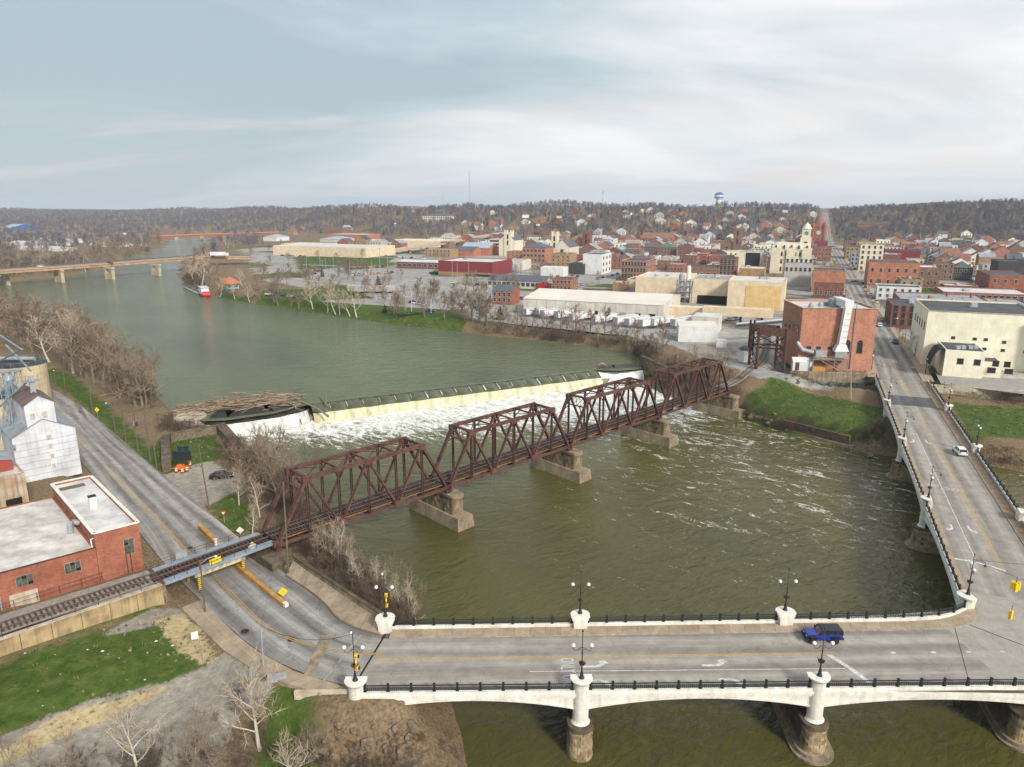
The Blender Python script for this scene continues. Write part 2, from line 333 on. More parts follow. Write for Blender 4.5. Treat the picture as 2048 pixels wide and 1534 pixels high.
RAIL_PX = [(-420,1390,8.75),(0,1246,8.75),(150,1199,8.75),(300,1153,8.75)]
RAILP = [U(a, b, z) for a, b, z in RAIL_PX]
ROADS.append(([[p-Vector((0,0,0.25)) for p in RAILP[:-1]]+[RAILP[-1]-Vector((0.5,0.4,0.25))]], 1.9, .8))

def grid_lines(a, b, st, g, lo, hi):
    v = list(np.arange(a, b, st)); s = st; x = v[-1]
    while x < hi: s *= g; x += s; v.append(x)
    s = st; x = a; pre = []
    while x > lo: s *= g; x -= s; pre.append(x)
    return np.array(pre[::-1]+v)
gx = grid_lines(-125, 168, 1.35, 1.09, -6500, 6500); gy = grid_lines(30, 335, 1.35, 1.045, 8, 8500)
GX, GY = np.meshgrid(gx, gy); GZ = height(GX, GY); gxl, gyl, GZL = gx.tolist(), gy.tolist(), GZ.tolist()
def hs(x, y):                                      # ground height from the built sheet
    i = min(max(bisect.bisect_left(gxl, x)-1, 0), len(gxl)-2); j = min(max(bisect.bisect_left(gyl, y)-1, 0), len(gyl)-2)
    a = (x-gxl[i])/(gxl[i+1]-gxl[i]); b = (y-gyl[j])/(gyl[j+1]-gyl[j]); r0_, r1_ = GZL[j], GZL[j+1]
    return (r0_[i]*(1-a)+r0_[i+1]*a)*(1-b)+(r1_[i]*(1-a)+r1_[i+1]*a)*b
def G(px, py):                                     # where the sight line through a pixel meets the ground
    x = (px-CX)/F; y = -(py-CY)/F; d = Vector((x, cos(PIT)+y*sin(PIT), -sin(PIT)+y*cos(PIT)))
    o = Vector((0, 0, HC)); t = 35.0; pt = t
    while t < 9000:
        p = o+d*t
        if p.z < hs(p.x, p.y):
            lo, hi = pt, t
            for _ in range(18):
                m = (lo+hi)/2; q = o+d*m
                if q.z < hs(q.x, q.y): hi = m
                else: lo = m
            q = o+d*hi; q.z = hs(q.x, q.y); return q
        pt = t; t *= 1.012
    return o+d*3000

def zone(polys, feather):
    v = np.zeros(GX.shape)
    for z, px in polys:
        P = W2(px, z); v = np.maximum(v, np.clip(0.5-sdist(P, GX, GY)/feather, 0, 1))
    return v
z_grass = zone([(5.2, [(85,758),(150,800),(215,856),(312,940),(345,948),(405,940),(455,905),(440,872),(335,868),(300,895),(255,850),(200,800),(140,755),(95,738)]),
    (6.2, [(-120,1380),(0,1335),(100,1292),(200,1262),(300,1232),(335,1240),(440,1322),(330,1368),(200,1398),(60,1440),(0,1470),(-120,1520)]), (6.6, [(-120,1350),(330,1203),(308,1192),(-120,1322)]),
    (7.9, [(-60,1240),(200,1165),(205,1172),(-60,1262)]),
    (5.0, [(418,1002),(470,985),(505,1015),(500,1075),(445,1048)]), (4.2, [(540,1420),(600,1425),(650,1500),(600,1560),(500,1534)]),
    (5.4, [(1478,800),(1540,772),(1620,785),(1700,800),(1768,815),(1772,862),(1700,855),(1600,838),(1520,822)]), (5.4, [(1900,808),(2048,820),(2200,835),(2200,880),(1940,872)])], 4.5)
z_grass = np.maximum(z_grass, zone([(8.9, [(505,600),(560,590),(640,596),(730,608),(860,620),(935,638),(900,655),(800,644),(700,629),(560,609)]), (8.9, [(590,514),(800,512),(760,530),(600,541)]), (8.9, [(722,548),(800,545),(770,556),(730,556)]), (8.9, [(1170,572),(1226,567),(1226,580),(1165,582)]),
    (8.9, [(460,608),(520,590),(560,580),(700,580),(760,600),(640,600)]), (8.9, [(420,590),(445,578),(500,590),(505,602)]), (8.9, [(1860,728),(1885,735),(1880,745),(1862,742)])], 5.0))
HM = np.clip((hills(GX, GY)-2)/6, 0, 1)
rnd = np.random.RandomState(3)
hg = np.sin(GX*0.009+1.7)*np.sin(GY*0.008+0.4)+0.6*np.sin(GX*0.021-GY*0.017)
z_grass = np.maximum(z_grass, HM*np.clip((hg-0.75)*3, 0, 0.75)*(hills(GX, GY) < 26))
z_pave = zone([(9, [(945,638),(1040,650),(1150,661),(1260,674),(1340,690),(1420,716),(1500,745),(1560,755),(1700,757),(1860,752),(2600,790),(2600,478),(1600,490),(480,492),(520,560),(700,590),(940,632)])], 6.0)*(1-HM)*(1-z_grass)
pn = np.sin(GX*.047+1.1)*np.sin(GY*.031+.4)+.7*np.sin(GX*.019-GY*.053+2)+.5*np.sin(GX*.11+GY*.07); far_ = (GY > 300)
z_pave = z_pave*np.where(far_, 1-.85*np.clip((pn-.35)*2.2, 0, 1), 1); z_grass = np.maximum(z_grass, (zone([(9, [(520,600),(980,640),(1240,600),(1240,480),(480,478)]), (9, [(1600,600),(2100,640),(2100,480),(1600,480)])], 10)*np.clip((pn-.62)*1.6, 0, .75)*(1-HM))*far_)
z_grav = zone([(5.0, [(315,950),(420,922),(498,965),(470,985),(420,1003),(390,1012),(350,985)]), (5.3, [(-120,1530),(0,1478),(200,1402),(340,1368),(452,1322),(500,1360),(560,1400),(480,1430),(420,1540),(-120,1640)]), (6.2, [(330,1205),(410,1210),(360,1235),(270,1260),(200,1270),(300,1215)]), (8.6, [(1370,690),(1460,688),(1480,720),(1400,715)])], 1.6)
z_dirt = zone([(5.9, [(300,1236),(368,1222),(440,1325),(420,1335),(360,1310)]), (5.4, [(-60,1545),(0,1500),(130,1430),(330,1375),(330,1390),(160,1460),(0,1534)])], 2.0)
gn = MB(); nx, ny = len(gx), len(gy)
me = bpy.data.meshes.new('ground')
vv = np.stack([GX.ravel(), GY.ravel(), GZ.ravel()], 1)
I = np.arange((ny-1)*(nx-1)); jj = I//(nx-1); ii = I % (nx-1); A = jj*nx+ii
me.vertices.add(nx*ny); me.vertices.foreach_set('co', vv.ravel())
me.loops.add(4*len(I)); me.polygons.add(len(I))
me.loops.foreach_set('vertex_index', np.stack([A, A+1, A+nx+1, A+nx], 1).ravel().astype(np.int32))
me.polygons.foreach_set('loop_start', (np.arange(len(I))*4).astype(np.int32)); me.polygons.foreach_set('use_smooth', np.ones(len(I), bool))
me.update(calc_edges=True)
for nm, arr in (('grass', z_grass), ('pave', z_pave), ('gravel', z_grav), ('straw', z_dirt), ('hill', HM)):
    at = me.attributes.new(nm, 'FLOAT', 'POINT'); at.data.foreach_set('value', arr.ravel().astype(np.float32))
def ground_mat():
    m = bpy.data.materials.new('ground'); m.use_nodes = True; nt = m.node_tree; L = nt.links.new; bs = nt.nodes['Principled BSDF']; bs.inputs['Roughness'].default_value = 0.95; bs.inputs['Specular IOR Level'].default_value = 0.15
    tc = nd(nt, 'ShaderNodeTexCoord')
    def noise(s, d=6.0, r=0.65):
        n = nd(nt, 'ShaderNodeTexNoise', i_Scale=s, i_Detail=d, i_Roughness=r); L(tc.outputs['Object'], n.inputs[0]); return n.outputs[0]
    def ramp(f, *st):
        c = nd(nt, 'ShaderNodeValToRGB'); L(f, c.inputs[0]); e = c.color_ramp.elements
        while len(e) < len(st): e.new(0.5)
        for el, (p, col) in zip(e, st): el.position = p; el.color = S(*col)
        return c.outputs[0]
    n_f, n_m, n_l = noise(2.6), noise(0.35), noise(0.06)
    cur = ramp(n_f, (0.3, (84,72,56)), (0.5, (126,108,84)), (0.7, (150,132,104)))
    grass = ramp(noise(0.5, 9.0, 0.75), (0.28, (52,68,26)), (0.44, (66,86,32)), (0.56, (82,98,44)), (0.68, (108,108,62)), (0.78, (140,128,90)))
    pave = ramp(noise(0.22, 8.0, 0.7), (0.3, (128,126,123)), (0.5, (160,157,152)), (0.7, (182,178,170)))
    grav = ramp(noise(0.8, 9.0, 0.75), (0.3, (120,112,102)), (0.5, (152,144,132)), (0.7, (178,170,156)))
    straw = ramp(noise(1.2, 8.0, 0.75), (0.3, (140,122,92)), (0.5, (184,164,124)), (0.7, (204,188,150)))
    for nm, c, nz, sh in (('pave', pave, n_m, 6.0), ('grass', grass, n_m, 3.0), ('gravel', grav, n_m, 3.0), ('straw', straw, n_m, 4.0)):
        at = nd(nt, 'ShaderNodeAttribute', attribute_name=nm)
        a0 = nd(nt, 'ShaderNodeMath', operation='MULTIPLY_ADD', i_1=0.9, i_2=-1.15); L(n_f, a0.inputs[0]); a = nd(nt, 'ShaderNodeMath', operation='MULTIPLY_ADD', i_1=1.4); L(nz, a.inputs[0]); L(a0.outputs[0], a.inputs[2])
        b = nd(nt, 'ShaderNodeMath', operation='ADD'); L(at.outputs['Fac'], b.inputs[0]); L(a.outputs[0], b.inputs[1])
        k = nd(nt, 'ShaderNodeMath', operation='MULTIPLY_ADD', use_clamp=True, i_1=sh, i_2=0.5-0.5*sh); L(b.outputs[0], k.inputs[0])
        g0 = nd(nt, 'ShaderNodeMath', operation='GREATER_THAN', i_1=0.02); L(at.outputs['Fac'], g0.inputs[0])
        k2 = nd(nt, 'ShaderNodeMath', operation='MULTIPLY'); L(k.outputs[0], k2.inputs[0]); L(g0.outputs[0], k2.inputs[1])
        mx = nd(nt, 'ShaderNodeMix', data_type='RGBA'); L(k2.outputs[0], mx.inputs[0]); L(cur, mx.inputs[6]); L(c, mx.inputs[7]); cur = mx.outputs[2]
    lr = nd(nt, 'ShaderNodeMapRange', i_1=0.35, i_2=0.65, i_3=0.82, i_4=1.08); L(n_l, lr.inputs[0])
    mm = nd(nt, 'ShaderNodeMix', data_type='RGBA', blend_type='MULTIPLY', i_0=1.0); L(cur, mm.inputs[6]); L(lr.outputs[0], mm.inputs[7])
    L(mm.outputs[2], bs.inputs['Base Color'])
    bp = nd(nt, 'ShaderNodeBump', i_Strength=0.6, i_Distance=0.25); L(n_f, bp.inputs['Height']); L(bp.outputs[0], bs.inputs['Normal'])
    return m
me.materials.append(ground_mat())
link('ground', me, kind='structure')

def water_mat(name, deep, foam=False, bump=0.5, flow=-50.0):
    m = bpy.data.materials.new(name); m.use_nodes = True; nt = m.node_tree; L = nt.links.new; bs = nt.nodes['Principled BSDF']
    bs.inputs['IOR'].default_value = 1.33; bs.inputs['Roughness'].default_value = 0.13
    tc = nd(nt, 'ShaderNodeTexCoord')
    def noise(s, sc_=(1,1,1), rot=0.0, d=4.0, r=0.6, dist=0.0):
        mp = nd(nt, 'ShaderNodeMapping', vector_type='TEXTURE'); mp.inputs['Scale'].default_value = sc_; mp.inputs['Rotation'].default_value = (0, 0, radians(rot)); L(tc.outputs['Object'], mp.inputs[0])
        n = nd(nt, 'ShaderNodeTexNoise', i_Scale=s, i_Detail=d, i_Roughness=r, i_Distortion=dist); L(mp.outputs[0], n.inputs[0]); return n.outputs[0]
    big = noise(0.02, (2.2, 1, 1), flow)
    c = nd(nt, 'ShaderNodeMix', data_type='RGBA'); c.inputs[6].default_value = S(*deep); c.inputs[7].default_value = S(*[int(v*1.22) for v in deep])
    mr = nd(nt, 'ShaderNodeMapRange', i_1=0.35, i_2=0.65); L(big, mr.inputs[0]); L(mr.outputs[0], c.inputs[0]); cur = c.outputs[2]
    w1 = noise(0.9, (0.8, 1.7, 1), flow, 5.0, 0.62, 0.6); w2 = noise(0.22, (0.8, 1.6, 1), flow-25, 3.0, 0.5, 0.8)
    ad = nd(nt, 'ShaderNodeMath', operation='MULTIPLY_ADD', i_1=1.8); L(w2, ad.inputs[0]); L(w1, ad.inputs[2])
    bp = nd(nt, 'ShaderNodeBump', i_Strength=bump, i_Distance=0.5); L(ad.outputs[0], bp.inputs['Height']); L(bp.outputs[0], bs.inputs['Normal'])
    if foam:
        at = nd(nt, 'ShaderNodeAttribute', attribute_name='foam')
        f1 = noise(0.30, (2.3, 0.9, 1), -42, 10.0, 0.70, 1.6); f2 = noise(1.3, (1.4, 0.8, 1), -55, 6.0, 0.75, 1.6)
        a = nd(nt, 'ShaderNodeMath', operation='MULTIPLY_ADD', i_1=2.2, i_2=-1.30); L(f1, a.inputs[0])
        b = nd(nt, 'ShaderNodeMath', operation='MULTIPLY_ADD', i_1=1.5, i_2=-.2); L(f2, b.inputs[0]); L(a.outputs[0], b.inputs[2])
        s_ = nd(nt, 'ShaderNodeMath', operation='ADD'); L(at.outputs['Fac'], s_.inputs[0]); L(b.outputs[0], s_.inputs[1])
        k = nd(nt, 'ShaderNodeMapRange', i_1=1.20, i_2=1.50, interpolation_type='SMOOTHSTEP'); L(s_.outputs[0], k.inputs[0])
        mx = nd(nt, 'ShaderNodeMix', data_type='RGBA'); fc = nd(nt, 'ShaderNodeValToRGB'); f3 = noise(0.55, (1.6, 0.9, 1), -50, 8.0, 0.7, 1.5); L(f3, fc.inputs[0]); fc.color_ramp.elements[0].position = .36; fc.color_ramp.elements[0].color = S(176,176,150); fc.color_ramp.elements[1].position = .56; fc.color_ramp.elements[1].color = S(250,247,240); L(fc.outputs[0], mx.inputs[7]); L(k.outputs[0], mx.inputs[0]); L(cur, mx.inputs[6]); cur = mx.outputs[2]
        rr = nd(nt, 'ShaderNodeMapRange', i_3=0.13, i_4=0.7); L(k.outputs[0], rr.inputs[0]); L(rr.outputs[0], bs.inputs['Roughness'])
    L(cur, bs.inputs['Base Color']); return m
MW_UP = water_mat('water_upper', (86,91,66), bump=0.9, flow=-60)
MW_LO = water_mat('water_lower', (73,71,36), True, 0.65)
def foam_at(X, Y):
    rx, ry = X-DAM0.x, Y-DAM0.y; t = rx*DT.x+ry*DT.y; s = rx*DN.x+ry*DN.y-4.5
    w = np.interp(t, [-40,-2,0,30,60,98,115], [1.0,2,3,7,12,18,4]); dec = np.interp(t, [-30,0,98,130], [8,24,44,10])
    f = np.clip(1.12-np.clip((s-w)/dec, 0, 1)*0.62, 0, 1.12)
    base = np.interp(s-w, [0,20,50,90,130,180], [0.62,0.60,0.57,0.50,0.34,0.15])
    side = np.interp(t+s*0.35, [0,35,70,110,190,240], [0.05,0.30,0.72,1.0,0.95,0.5])
    f = np.where(s-w < dec*0.999, np.maximum(f*np.interp(t, [-25,-5,110,118], [0.75,1,1,0.5]), base*side), base*side)
    return np.where(s < -6, 0, f)
fx = np.arange(-100, 260, 1.6); fy = np.arange(12, 262, 1.6); FX, FY = np.meshgrid(fx, fy); FO = foam_at(FX, FY)
turb = np.clip(FO-0.45, 0, 1)*(np.sin(FX*1.3+FY*0.7)*np.sin(FY*1.7-FX*0.5)+np.sin(FX*0.6-FY*0.9+2))*0.16
keep = sdist(UPP, FX, FY) > 1.5
me = bpy.data.meshes.new('river_water'); n1, n2 = len(fx), len(fy); I = np.arange((n2-1)*(n1-1)); A = (I//(n1-1))*n1+I % (n1-1)
kk = keep.ravel(); A = A[kk[A] & kk[A+1] & kk[A+n1] & kk[A+n1+1]]
me.from_pydata(np.stack([FX.ravel(), FY.ravel(), (turb+ZL).ravel()], 1).tolist(), [], np.stack([A, A+1, A+n1+1, A+n1], 1).tolist())
at = me.attributes.new('foam', 'FLOAT', 'POINT'); at.data.foreach_set('value', FO.ravel().astype(np.float32)); me.polygons.foreach_set('use_smooth', [True]*len(me.polygons)); me.materials.append(MW_LO); me.update()
link('river_water', me, kind='structure')
far = MB(); far.add([(260,12,ZL),(700,12,ZL),(700,262,ZL),(260,262,ZL)], [(0,1,2,3)])
far.build('river_water_beyond', MW_LO, kind='structure')
bm = bmesh.new(); upl = up_pts; bm.faces.new([bm.verts.new(p) for p in upl]); bmesh.ops.triangulate(bm, faces=bm.faces[:])
me = bpy.data.meshes.new('river_pool'); bm.to_mesh(me); bm.free(); me.materials.append(MW_UP)
if me.polygons[0].normal.z < 0: me.flip_normals()
link('river_pool', me, kind='structure')
cn = MB(); c3 = [(x, y, 2.5) for x, y in CAN]; k = len(c3)//2
for i in range(k-1): cn.quad(c3[i], c3[i+1], c3[-2-i], c3[-1-i])
cn.build('canal_water', water_mat('water_canal', (64,62,38), bump=0.2), kind='structure')

# ------------------------------------------------------------------ shared materials
def road_mat(name, c, lane=3.4, wear=0.42, crack=0.6, k=0.96):
    m = bpy.data.materials.new(name); m.use_nodes = True; nt = m.node_tree; L = nt.links.new; bs = nt.nodes['Principled BSDF']; bs.inputs['Roughness'].default_value = 0.9; bs.inputs['Specular IOR Level'].default_value = 0.2
    tc = nd(nt, 'ShaderNodeTexCoord'); uv = nd(nt, 'ShaderNodeSeparateXYZ'); L(tc.outputs['UV'], uv.inputs[0])
    def noise(s, src='Object', sc_=None, d=6.0, r=0.65):
        n = nd(nt, 'ShaderNodeTexNoise', i_Scale=s, i_Detail=d, i_Roughness=r); v = tc.outputs[src]
        if sc_:
            mp = nd(nt, 'ShaderNodeMapping'); mp.inputs['Scale'].default_value = sc_; L(v, mp.inputs[0]); v = mp.outputs[0]
        L(v, n.inputs[0]); return n.outputs[0]
    nz = noise(0.5); mr = nd(nt, 'ShaderNodeMapRange', i_1=0.3, i_2=0.7, i_3=0.80, i_4=1.16); L(nz, mr.inputs[0])
    fz = noise(9.0); mf = nd(nt, 'ShaderNodeMapRange', i_1=0.3, i_2=0.7, i_3=0.90, i_4=1.10); L(fz, mf.inputs[0])
    st = noise(0.8, 'UV', (1.0, 0.035, 1)); ms = nd(nt, 'ShaderNodeMapRange', i_1=0.3, i_2=0.7, i_3=1.0-wear, i_4=1.12); L(st, ms.inputs[0])
    a = nd(nt, 'ShaderNodeMath', operation='MULTIPLY', i_1=2*pi/lane); L(uv.outputs[0], a.inputs[0])
    cs = nd(nt, 'ShaderNodeMath', operation='COSINE'); L(a.outputs[0], cs.inputs[0])
    wn = noise(0.05, 'UV', (0.3, 1, 1)); wm = nd(nt, 'ShaderNodeMapRange', i_1=0.35, i_2=0.65, i_3=0.05, i_4=wear*0.8); L(wn, wm.inputs[0])
    wv = nd(nt, 'ShaderNodeMath', operation='MULTIPLY_ADD', i_2=0.97); L(cs.outputs[0], wv.inputs[0]); L(wm.outputs[0], wv.inputs[1])
    vo = nd(nt, 'ShaderNodeTexVoronoi', feature='DISTANCE_TO_EDGE', i_Scale=0.16); nv = nd(nt, 'ShaderNodeMixRGB', i_0=0.25); nn = nd(nt, 'ShaderNodeTexNoise', i_Scale=0.7, i_Detail=5.0)
    L(tc.outputs['Object'], nn.inputs[0]); L(tc.outputs['Object'], nv.inputs[1]); L(nn.outputs[1], nv.inputs[2])
    av = nd(nt, 'ShaderNodeVectorMath', operation='ADD'); L(tc.outputs['Object'], av.inputs[0]); sv = nd(nt, 'ShaderNodeVectorMath', operation='SCALE'); sv.inputs[3].default_value = 2.2; L(nn.outputs[1], sv.inputs[0]); L(sv.outputs[0], av.inputs[1]); L(av.outputs[0], vo.inputs[0])
    cv = nd(nt, 'ShaderNodeMapRange', i_1=0.0, i_2=0.006, i_3=1.0-crack, i_4=1.0); L(vo.outputs[0], cv.inputs[0])
    cur = None
    for x in (mr, mf, ms, wv, cv):
        if cur is None: cur = x.outputs[0]; continue
        q = nd(nt, 'ShaderNodeMath', operation='MULTIPLY'); L(cur, q.inputs[0]); L(x.outputs[0], q.inputs[1]); cur = q.outputs[0]
    mx = nd(nt, 'ShaderNodeMix', data_type='RGBA', blend_type='MULTIPLY', i_0=1.0); mx.inputs[6].default_value = S(*c, k=k); L(cur, mx.inputs[7]); L(mx.outputs[2], bs.inputs['Base Color'])
    return m
ASPH = road_mat('asphalt_worn', (160,155,149), wear=.55); ASPB = road_mat('concrete_bridge_road', (160,153,144), wear=.34, crack=0.3); ASPD = road_mat('asphalt_new', (100,100,102), crack=0.1)
RUST = M('rusted_steel', (120,84,72), (80,58,52), s=1.2, r=0.9, bump=0.3, dirt=0.4, k=0.8, vary=0.15)
RUSTD = M('rusted_steel_dark', (70,50,46), (44,36,34), s=1.4, r=0.9, k=0.7)
TIMB = M('weathered_timber', (92,78,68), (60,52,46), s=2.2, r=0.95, dirt=0.3)
RAILS = M('steel_rail', (112,92,84), (80,66,60), s=3, r=0.6)
CONC = M('stained_concrete', (172,156,132), (140,124,102), s=0.8, r=0.95, bump=0.3, dirt=0.45, streak=0.35, ds=0.4)
CONL = M('pale_concrete', (206,194,172), (180,166,144), s=0.8, r=0.95, bump=0.2, dirt=0.3, streak=0.25, ds=0.4)
STON = M('sandstone', (196,176,140), (160,138,106), s=1.1, r=0.95, bump=0.5, dirt=0.45, streak=0.3, ds=0.5, vary=0.35)
STOND = M('dark_sandstone', (120,106,88), (84,74,62), s=1.0, r=0.95, bump=0.5, dirt=0.4, vary=0.2)
RUBB = M('rubble_stone_wall', (150,138,116), (110,98,80), s=1.6, r=0.95, bump=0.6, dirt=0.4, brick=((0.3,0.27,0.22,1), 0.8, 0.32))
WHIT = M('white_paint_concrete', (246,242,232), (228,222,208), s=0.7, r=0.75, dirt=0.16, streak=0.26, ds=0.6, k=0.92)
SLAB = M('sidewalk_concrete', (178,160,136), (158,140,118), s=0.9, r=0.95, bump=0.2, dirt=0.25, ds=0.4, vary=0.16)
SLABB = M('sidewalk_brown', (148,126,104), (124,104,86), s=0.9, r=0.95, dirt=0.25, vary=0.12)
KERB = M('kerb_concrete', (176,170,158), (140,132,120), s=1.5, r=0.95, dirt=0.3)
BLAK = M('black_iron', (36,40,42), (24,28,30), s=3, r=0.55, spec=0.5)
GLOB = M('white_globe', (238,238,238), (226,226,228), s=3, r=0.25, k=0.9)
YELP = M('yellow_line_paint', (206,168,92), (178,150,100), s=1.5, r=0.85, dirt=0.3, ds=2)
WHIP = M('white_line_paint', (222,220,214), (186,184,180), s=1.8, r=0.85, dirt=0.35, ds=2)
YELO = M('yellow_sign_paint', (250,206,20), (236,190,16), s=2, r=0.5)
YORG = M('yellow_barrier_paint', (214,164,84), (186,136,66), s=1.0, r=0.85, dirt=0.3, streak=0.25)
GALV = M('galvanised_steel', (176,180,184), (150,154,158), s=1.5, r=0.5, metal=0.2, dirt=0.2)
GREYP = M('grey_steel_paint', (150,162,172), (128,140,150), s=1.2, r=0.6, dirt=0.3)
DARK = M('dark_void', (34,30,28), (26,24,22), s=1, r=0.9)
GLAS = M('window_glass', (48,54,60), (30,34,40), s=0.6, r=0.12, spec=0.6)

# ------------------------------------------------------------------ dam and falling water
def fall_mat(name, c, c2):
    m = M(name, c, c2, s=0.5, r=0.35, streak=0.30, spec=0.5); return m
FALLY = fall_mat('yellow_falling_water', (220,215,184), (198,188,142)); FALLW = fall_mat('white_falling_water', (232,234,230), (170,172,164))
LOBE = M('smooth_overflow_water', (92,95,70), (66,70,48), s=0.7, r=0.18, spec=0.5, bump=0.25, bs=2.0)
LOBD = M('dark_overflow_water', (54,46,38), (38,34,30), s=0.5, r=0.3, spec=0.2)
def spill(path, nb, amp, z_lip, name, mats, jit=0.0, up=1.6):
    mb = MB(); n = nb*8+1; pts = []; tot = sum((b-a).length for a, b in zip(path, path[1:]))
    def at(u):
        d = u*tot
        for a, b in zip(path, path[1:]):
            l = (b-a).length
            if d <= l+1e-6: return a.lerp(b, d/l), (b-a).normalized()
            d -= l
        return path[-1], (path[-1]-path[-2]).normalized()
    R = random.Random(5)
    for i in range(n):
        u = i/(n-1); p, t = at(u); nn = V(t.y, -t.x, 0); ph = (u*nb) % 1.0; kb_ = int(u*nb); b = abs(sin(pi*ph))**0.7; bb = b*amp*(1+.16*sin(kb_*2.3+1))
        j = R.uniform(-1, 1)*jit
        for s, z in ((-up, ZU+0.02), (-0.3, ZU+0.02), (0.9+0.35*bb, lerp(ZU, z_lip, 0.30)-0.40*(1-b)*amp+0.08*bb), (2.0+0.85*bb, lerp(ZU, z_lip, 0.66)-0.55*(1-b)*amp+0.22*bb), (2.5+1.9*bb, z_lip-0.35*(1-b)*amp+.1*bb), (2.9+2.0*bb+j, lerp(z_lip, ZL, 0.22)), (3.4+1.9*bb+j, lerp(z_lip, ZL, 0.6)), (3.8+1.8*bb+j*2, ZL-0.15)):
            q = p+nn*s; mb.v.append((q.x, q.y, z))
    for i in range(n-1):
        for r in range(7):
            A = i*8+r; mb.f.append((A, A+1, A+9, A+8)); mb.m.append(0 if r < 4 else 1)
    return mb.build(name, mats, None, True, kind='structure')
dm = [DAM0-DT*0.5, DAM0+DT*12, DAM1]
spill(dm, 20, 1.0, ZU-1.75, 'spillway_water', [LOBE, FALLY], 0.12)
ntc = MB(); Rn = random.Random(8)                   # white seams where neighbouring lobes meet
for k in range(1, 20):
    p = DAM0-DT*.5+DT*(k/20*((DAM1-DAM0).length+.5)); w0 = Rn.uniform(.05,.18)
    pts = [p+DN*s_+DT*(s_*.22+Rn.uniform(-.1,.1))+V(0,0,z_) for s_, z_ in ((.5,ZU-.20),(1.1,ZU-.75),(1.8,ZU-1.25),(2.5,ZU-1.75),(3.0,ZU-2.4),(3.6,ZL+.2))]
    ntc.tube(pts, [w0*.4,w0,w0*1.5,w0*1.8,w0*2.2,w0*2.6], 5, cap=False)
ntc.build('spillway_seams', FALLW, kind='stuff', label='white seams of foam between the lobes of the overflow')
lipl = [U(a, b, ZU-0.6) for a, b in LIPL]
for p in lipl: p.z = 0
spill([p+V(0,2.2,0) for p in lipl], 4, 0.7, ZU-0.8, 'spillway_water_left', [LOBD, FALLW], 0.05, 8.0)
lipr = [U(a, b, ZU-0.8) for a, b in LIPR[::-1]]
for p in lipr: p.z = 0
spill([p+V(-0.5,2.2,0) for p in lipr], 1, -0.8, ZU-0.9, 'spillway_water_right', [LOBD, FALLW], 0.05, 6.0)
dam = thing('dam', 'low concrete dam under the overflowing river above the truss bridge', 'dam', DAM0)
d = MB(); pl = [DAM0-DT*34-DN*0.6, DAM1+DT*20-DN*0.6, DAM1+DT*20+DN*2.0, DAM0-DT*34+DN*2.0]; d.prism([(p.x, p.y) for p in pl], ZL-2, ZL+1.2); d.build('sill', CONC, dam)
c0 = U(375, 832, 5.0); r0 = 4.7
bn = thing('round_pier', 'round pale concrete pier at the left end of the dam beside the driftwood', 'pier', (c0.x, c0.y, 0))
MB().lathe((c0.x, c0.y, 0), [(r0+.3, 1.0), (r0, 2.5), (r0, 5.0), (r0-.25, 5.15)], 32).build('drum', CONL, bn)
for a in range(0, 360, 24):                       # form panels of the drum
    x = c0+V(cos(radians(a)), sin(radians(a)), 0)*(r0+.03); MB().box((x.x, x.y, 2.2), (0.08, 1.75, 2.5), radians(a)).build('panel', CONL, bn)

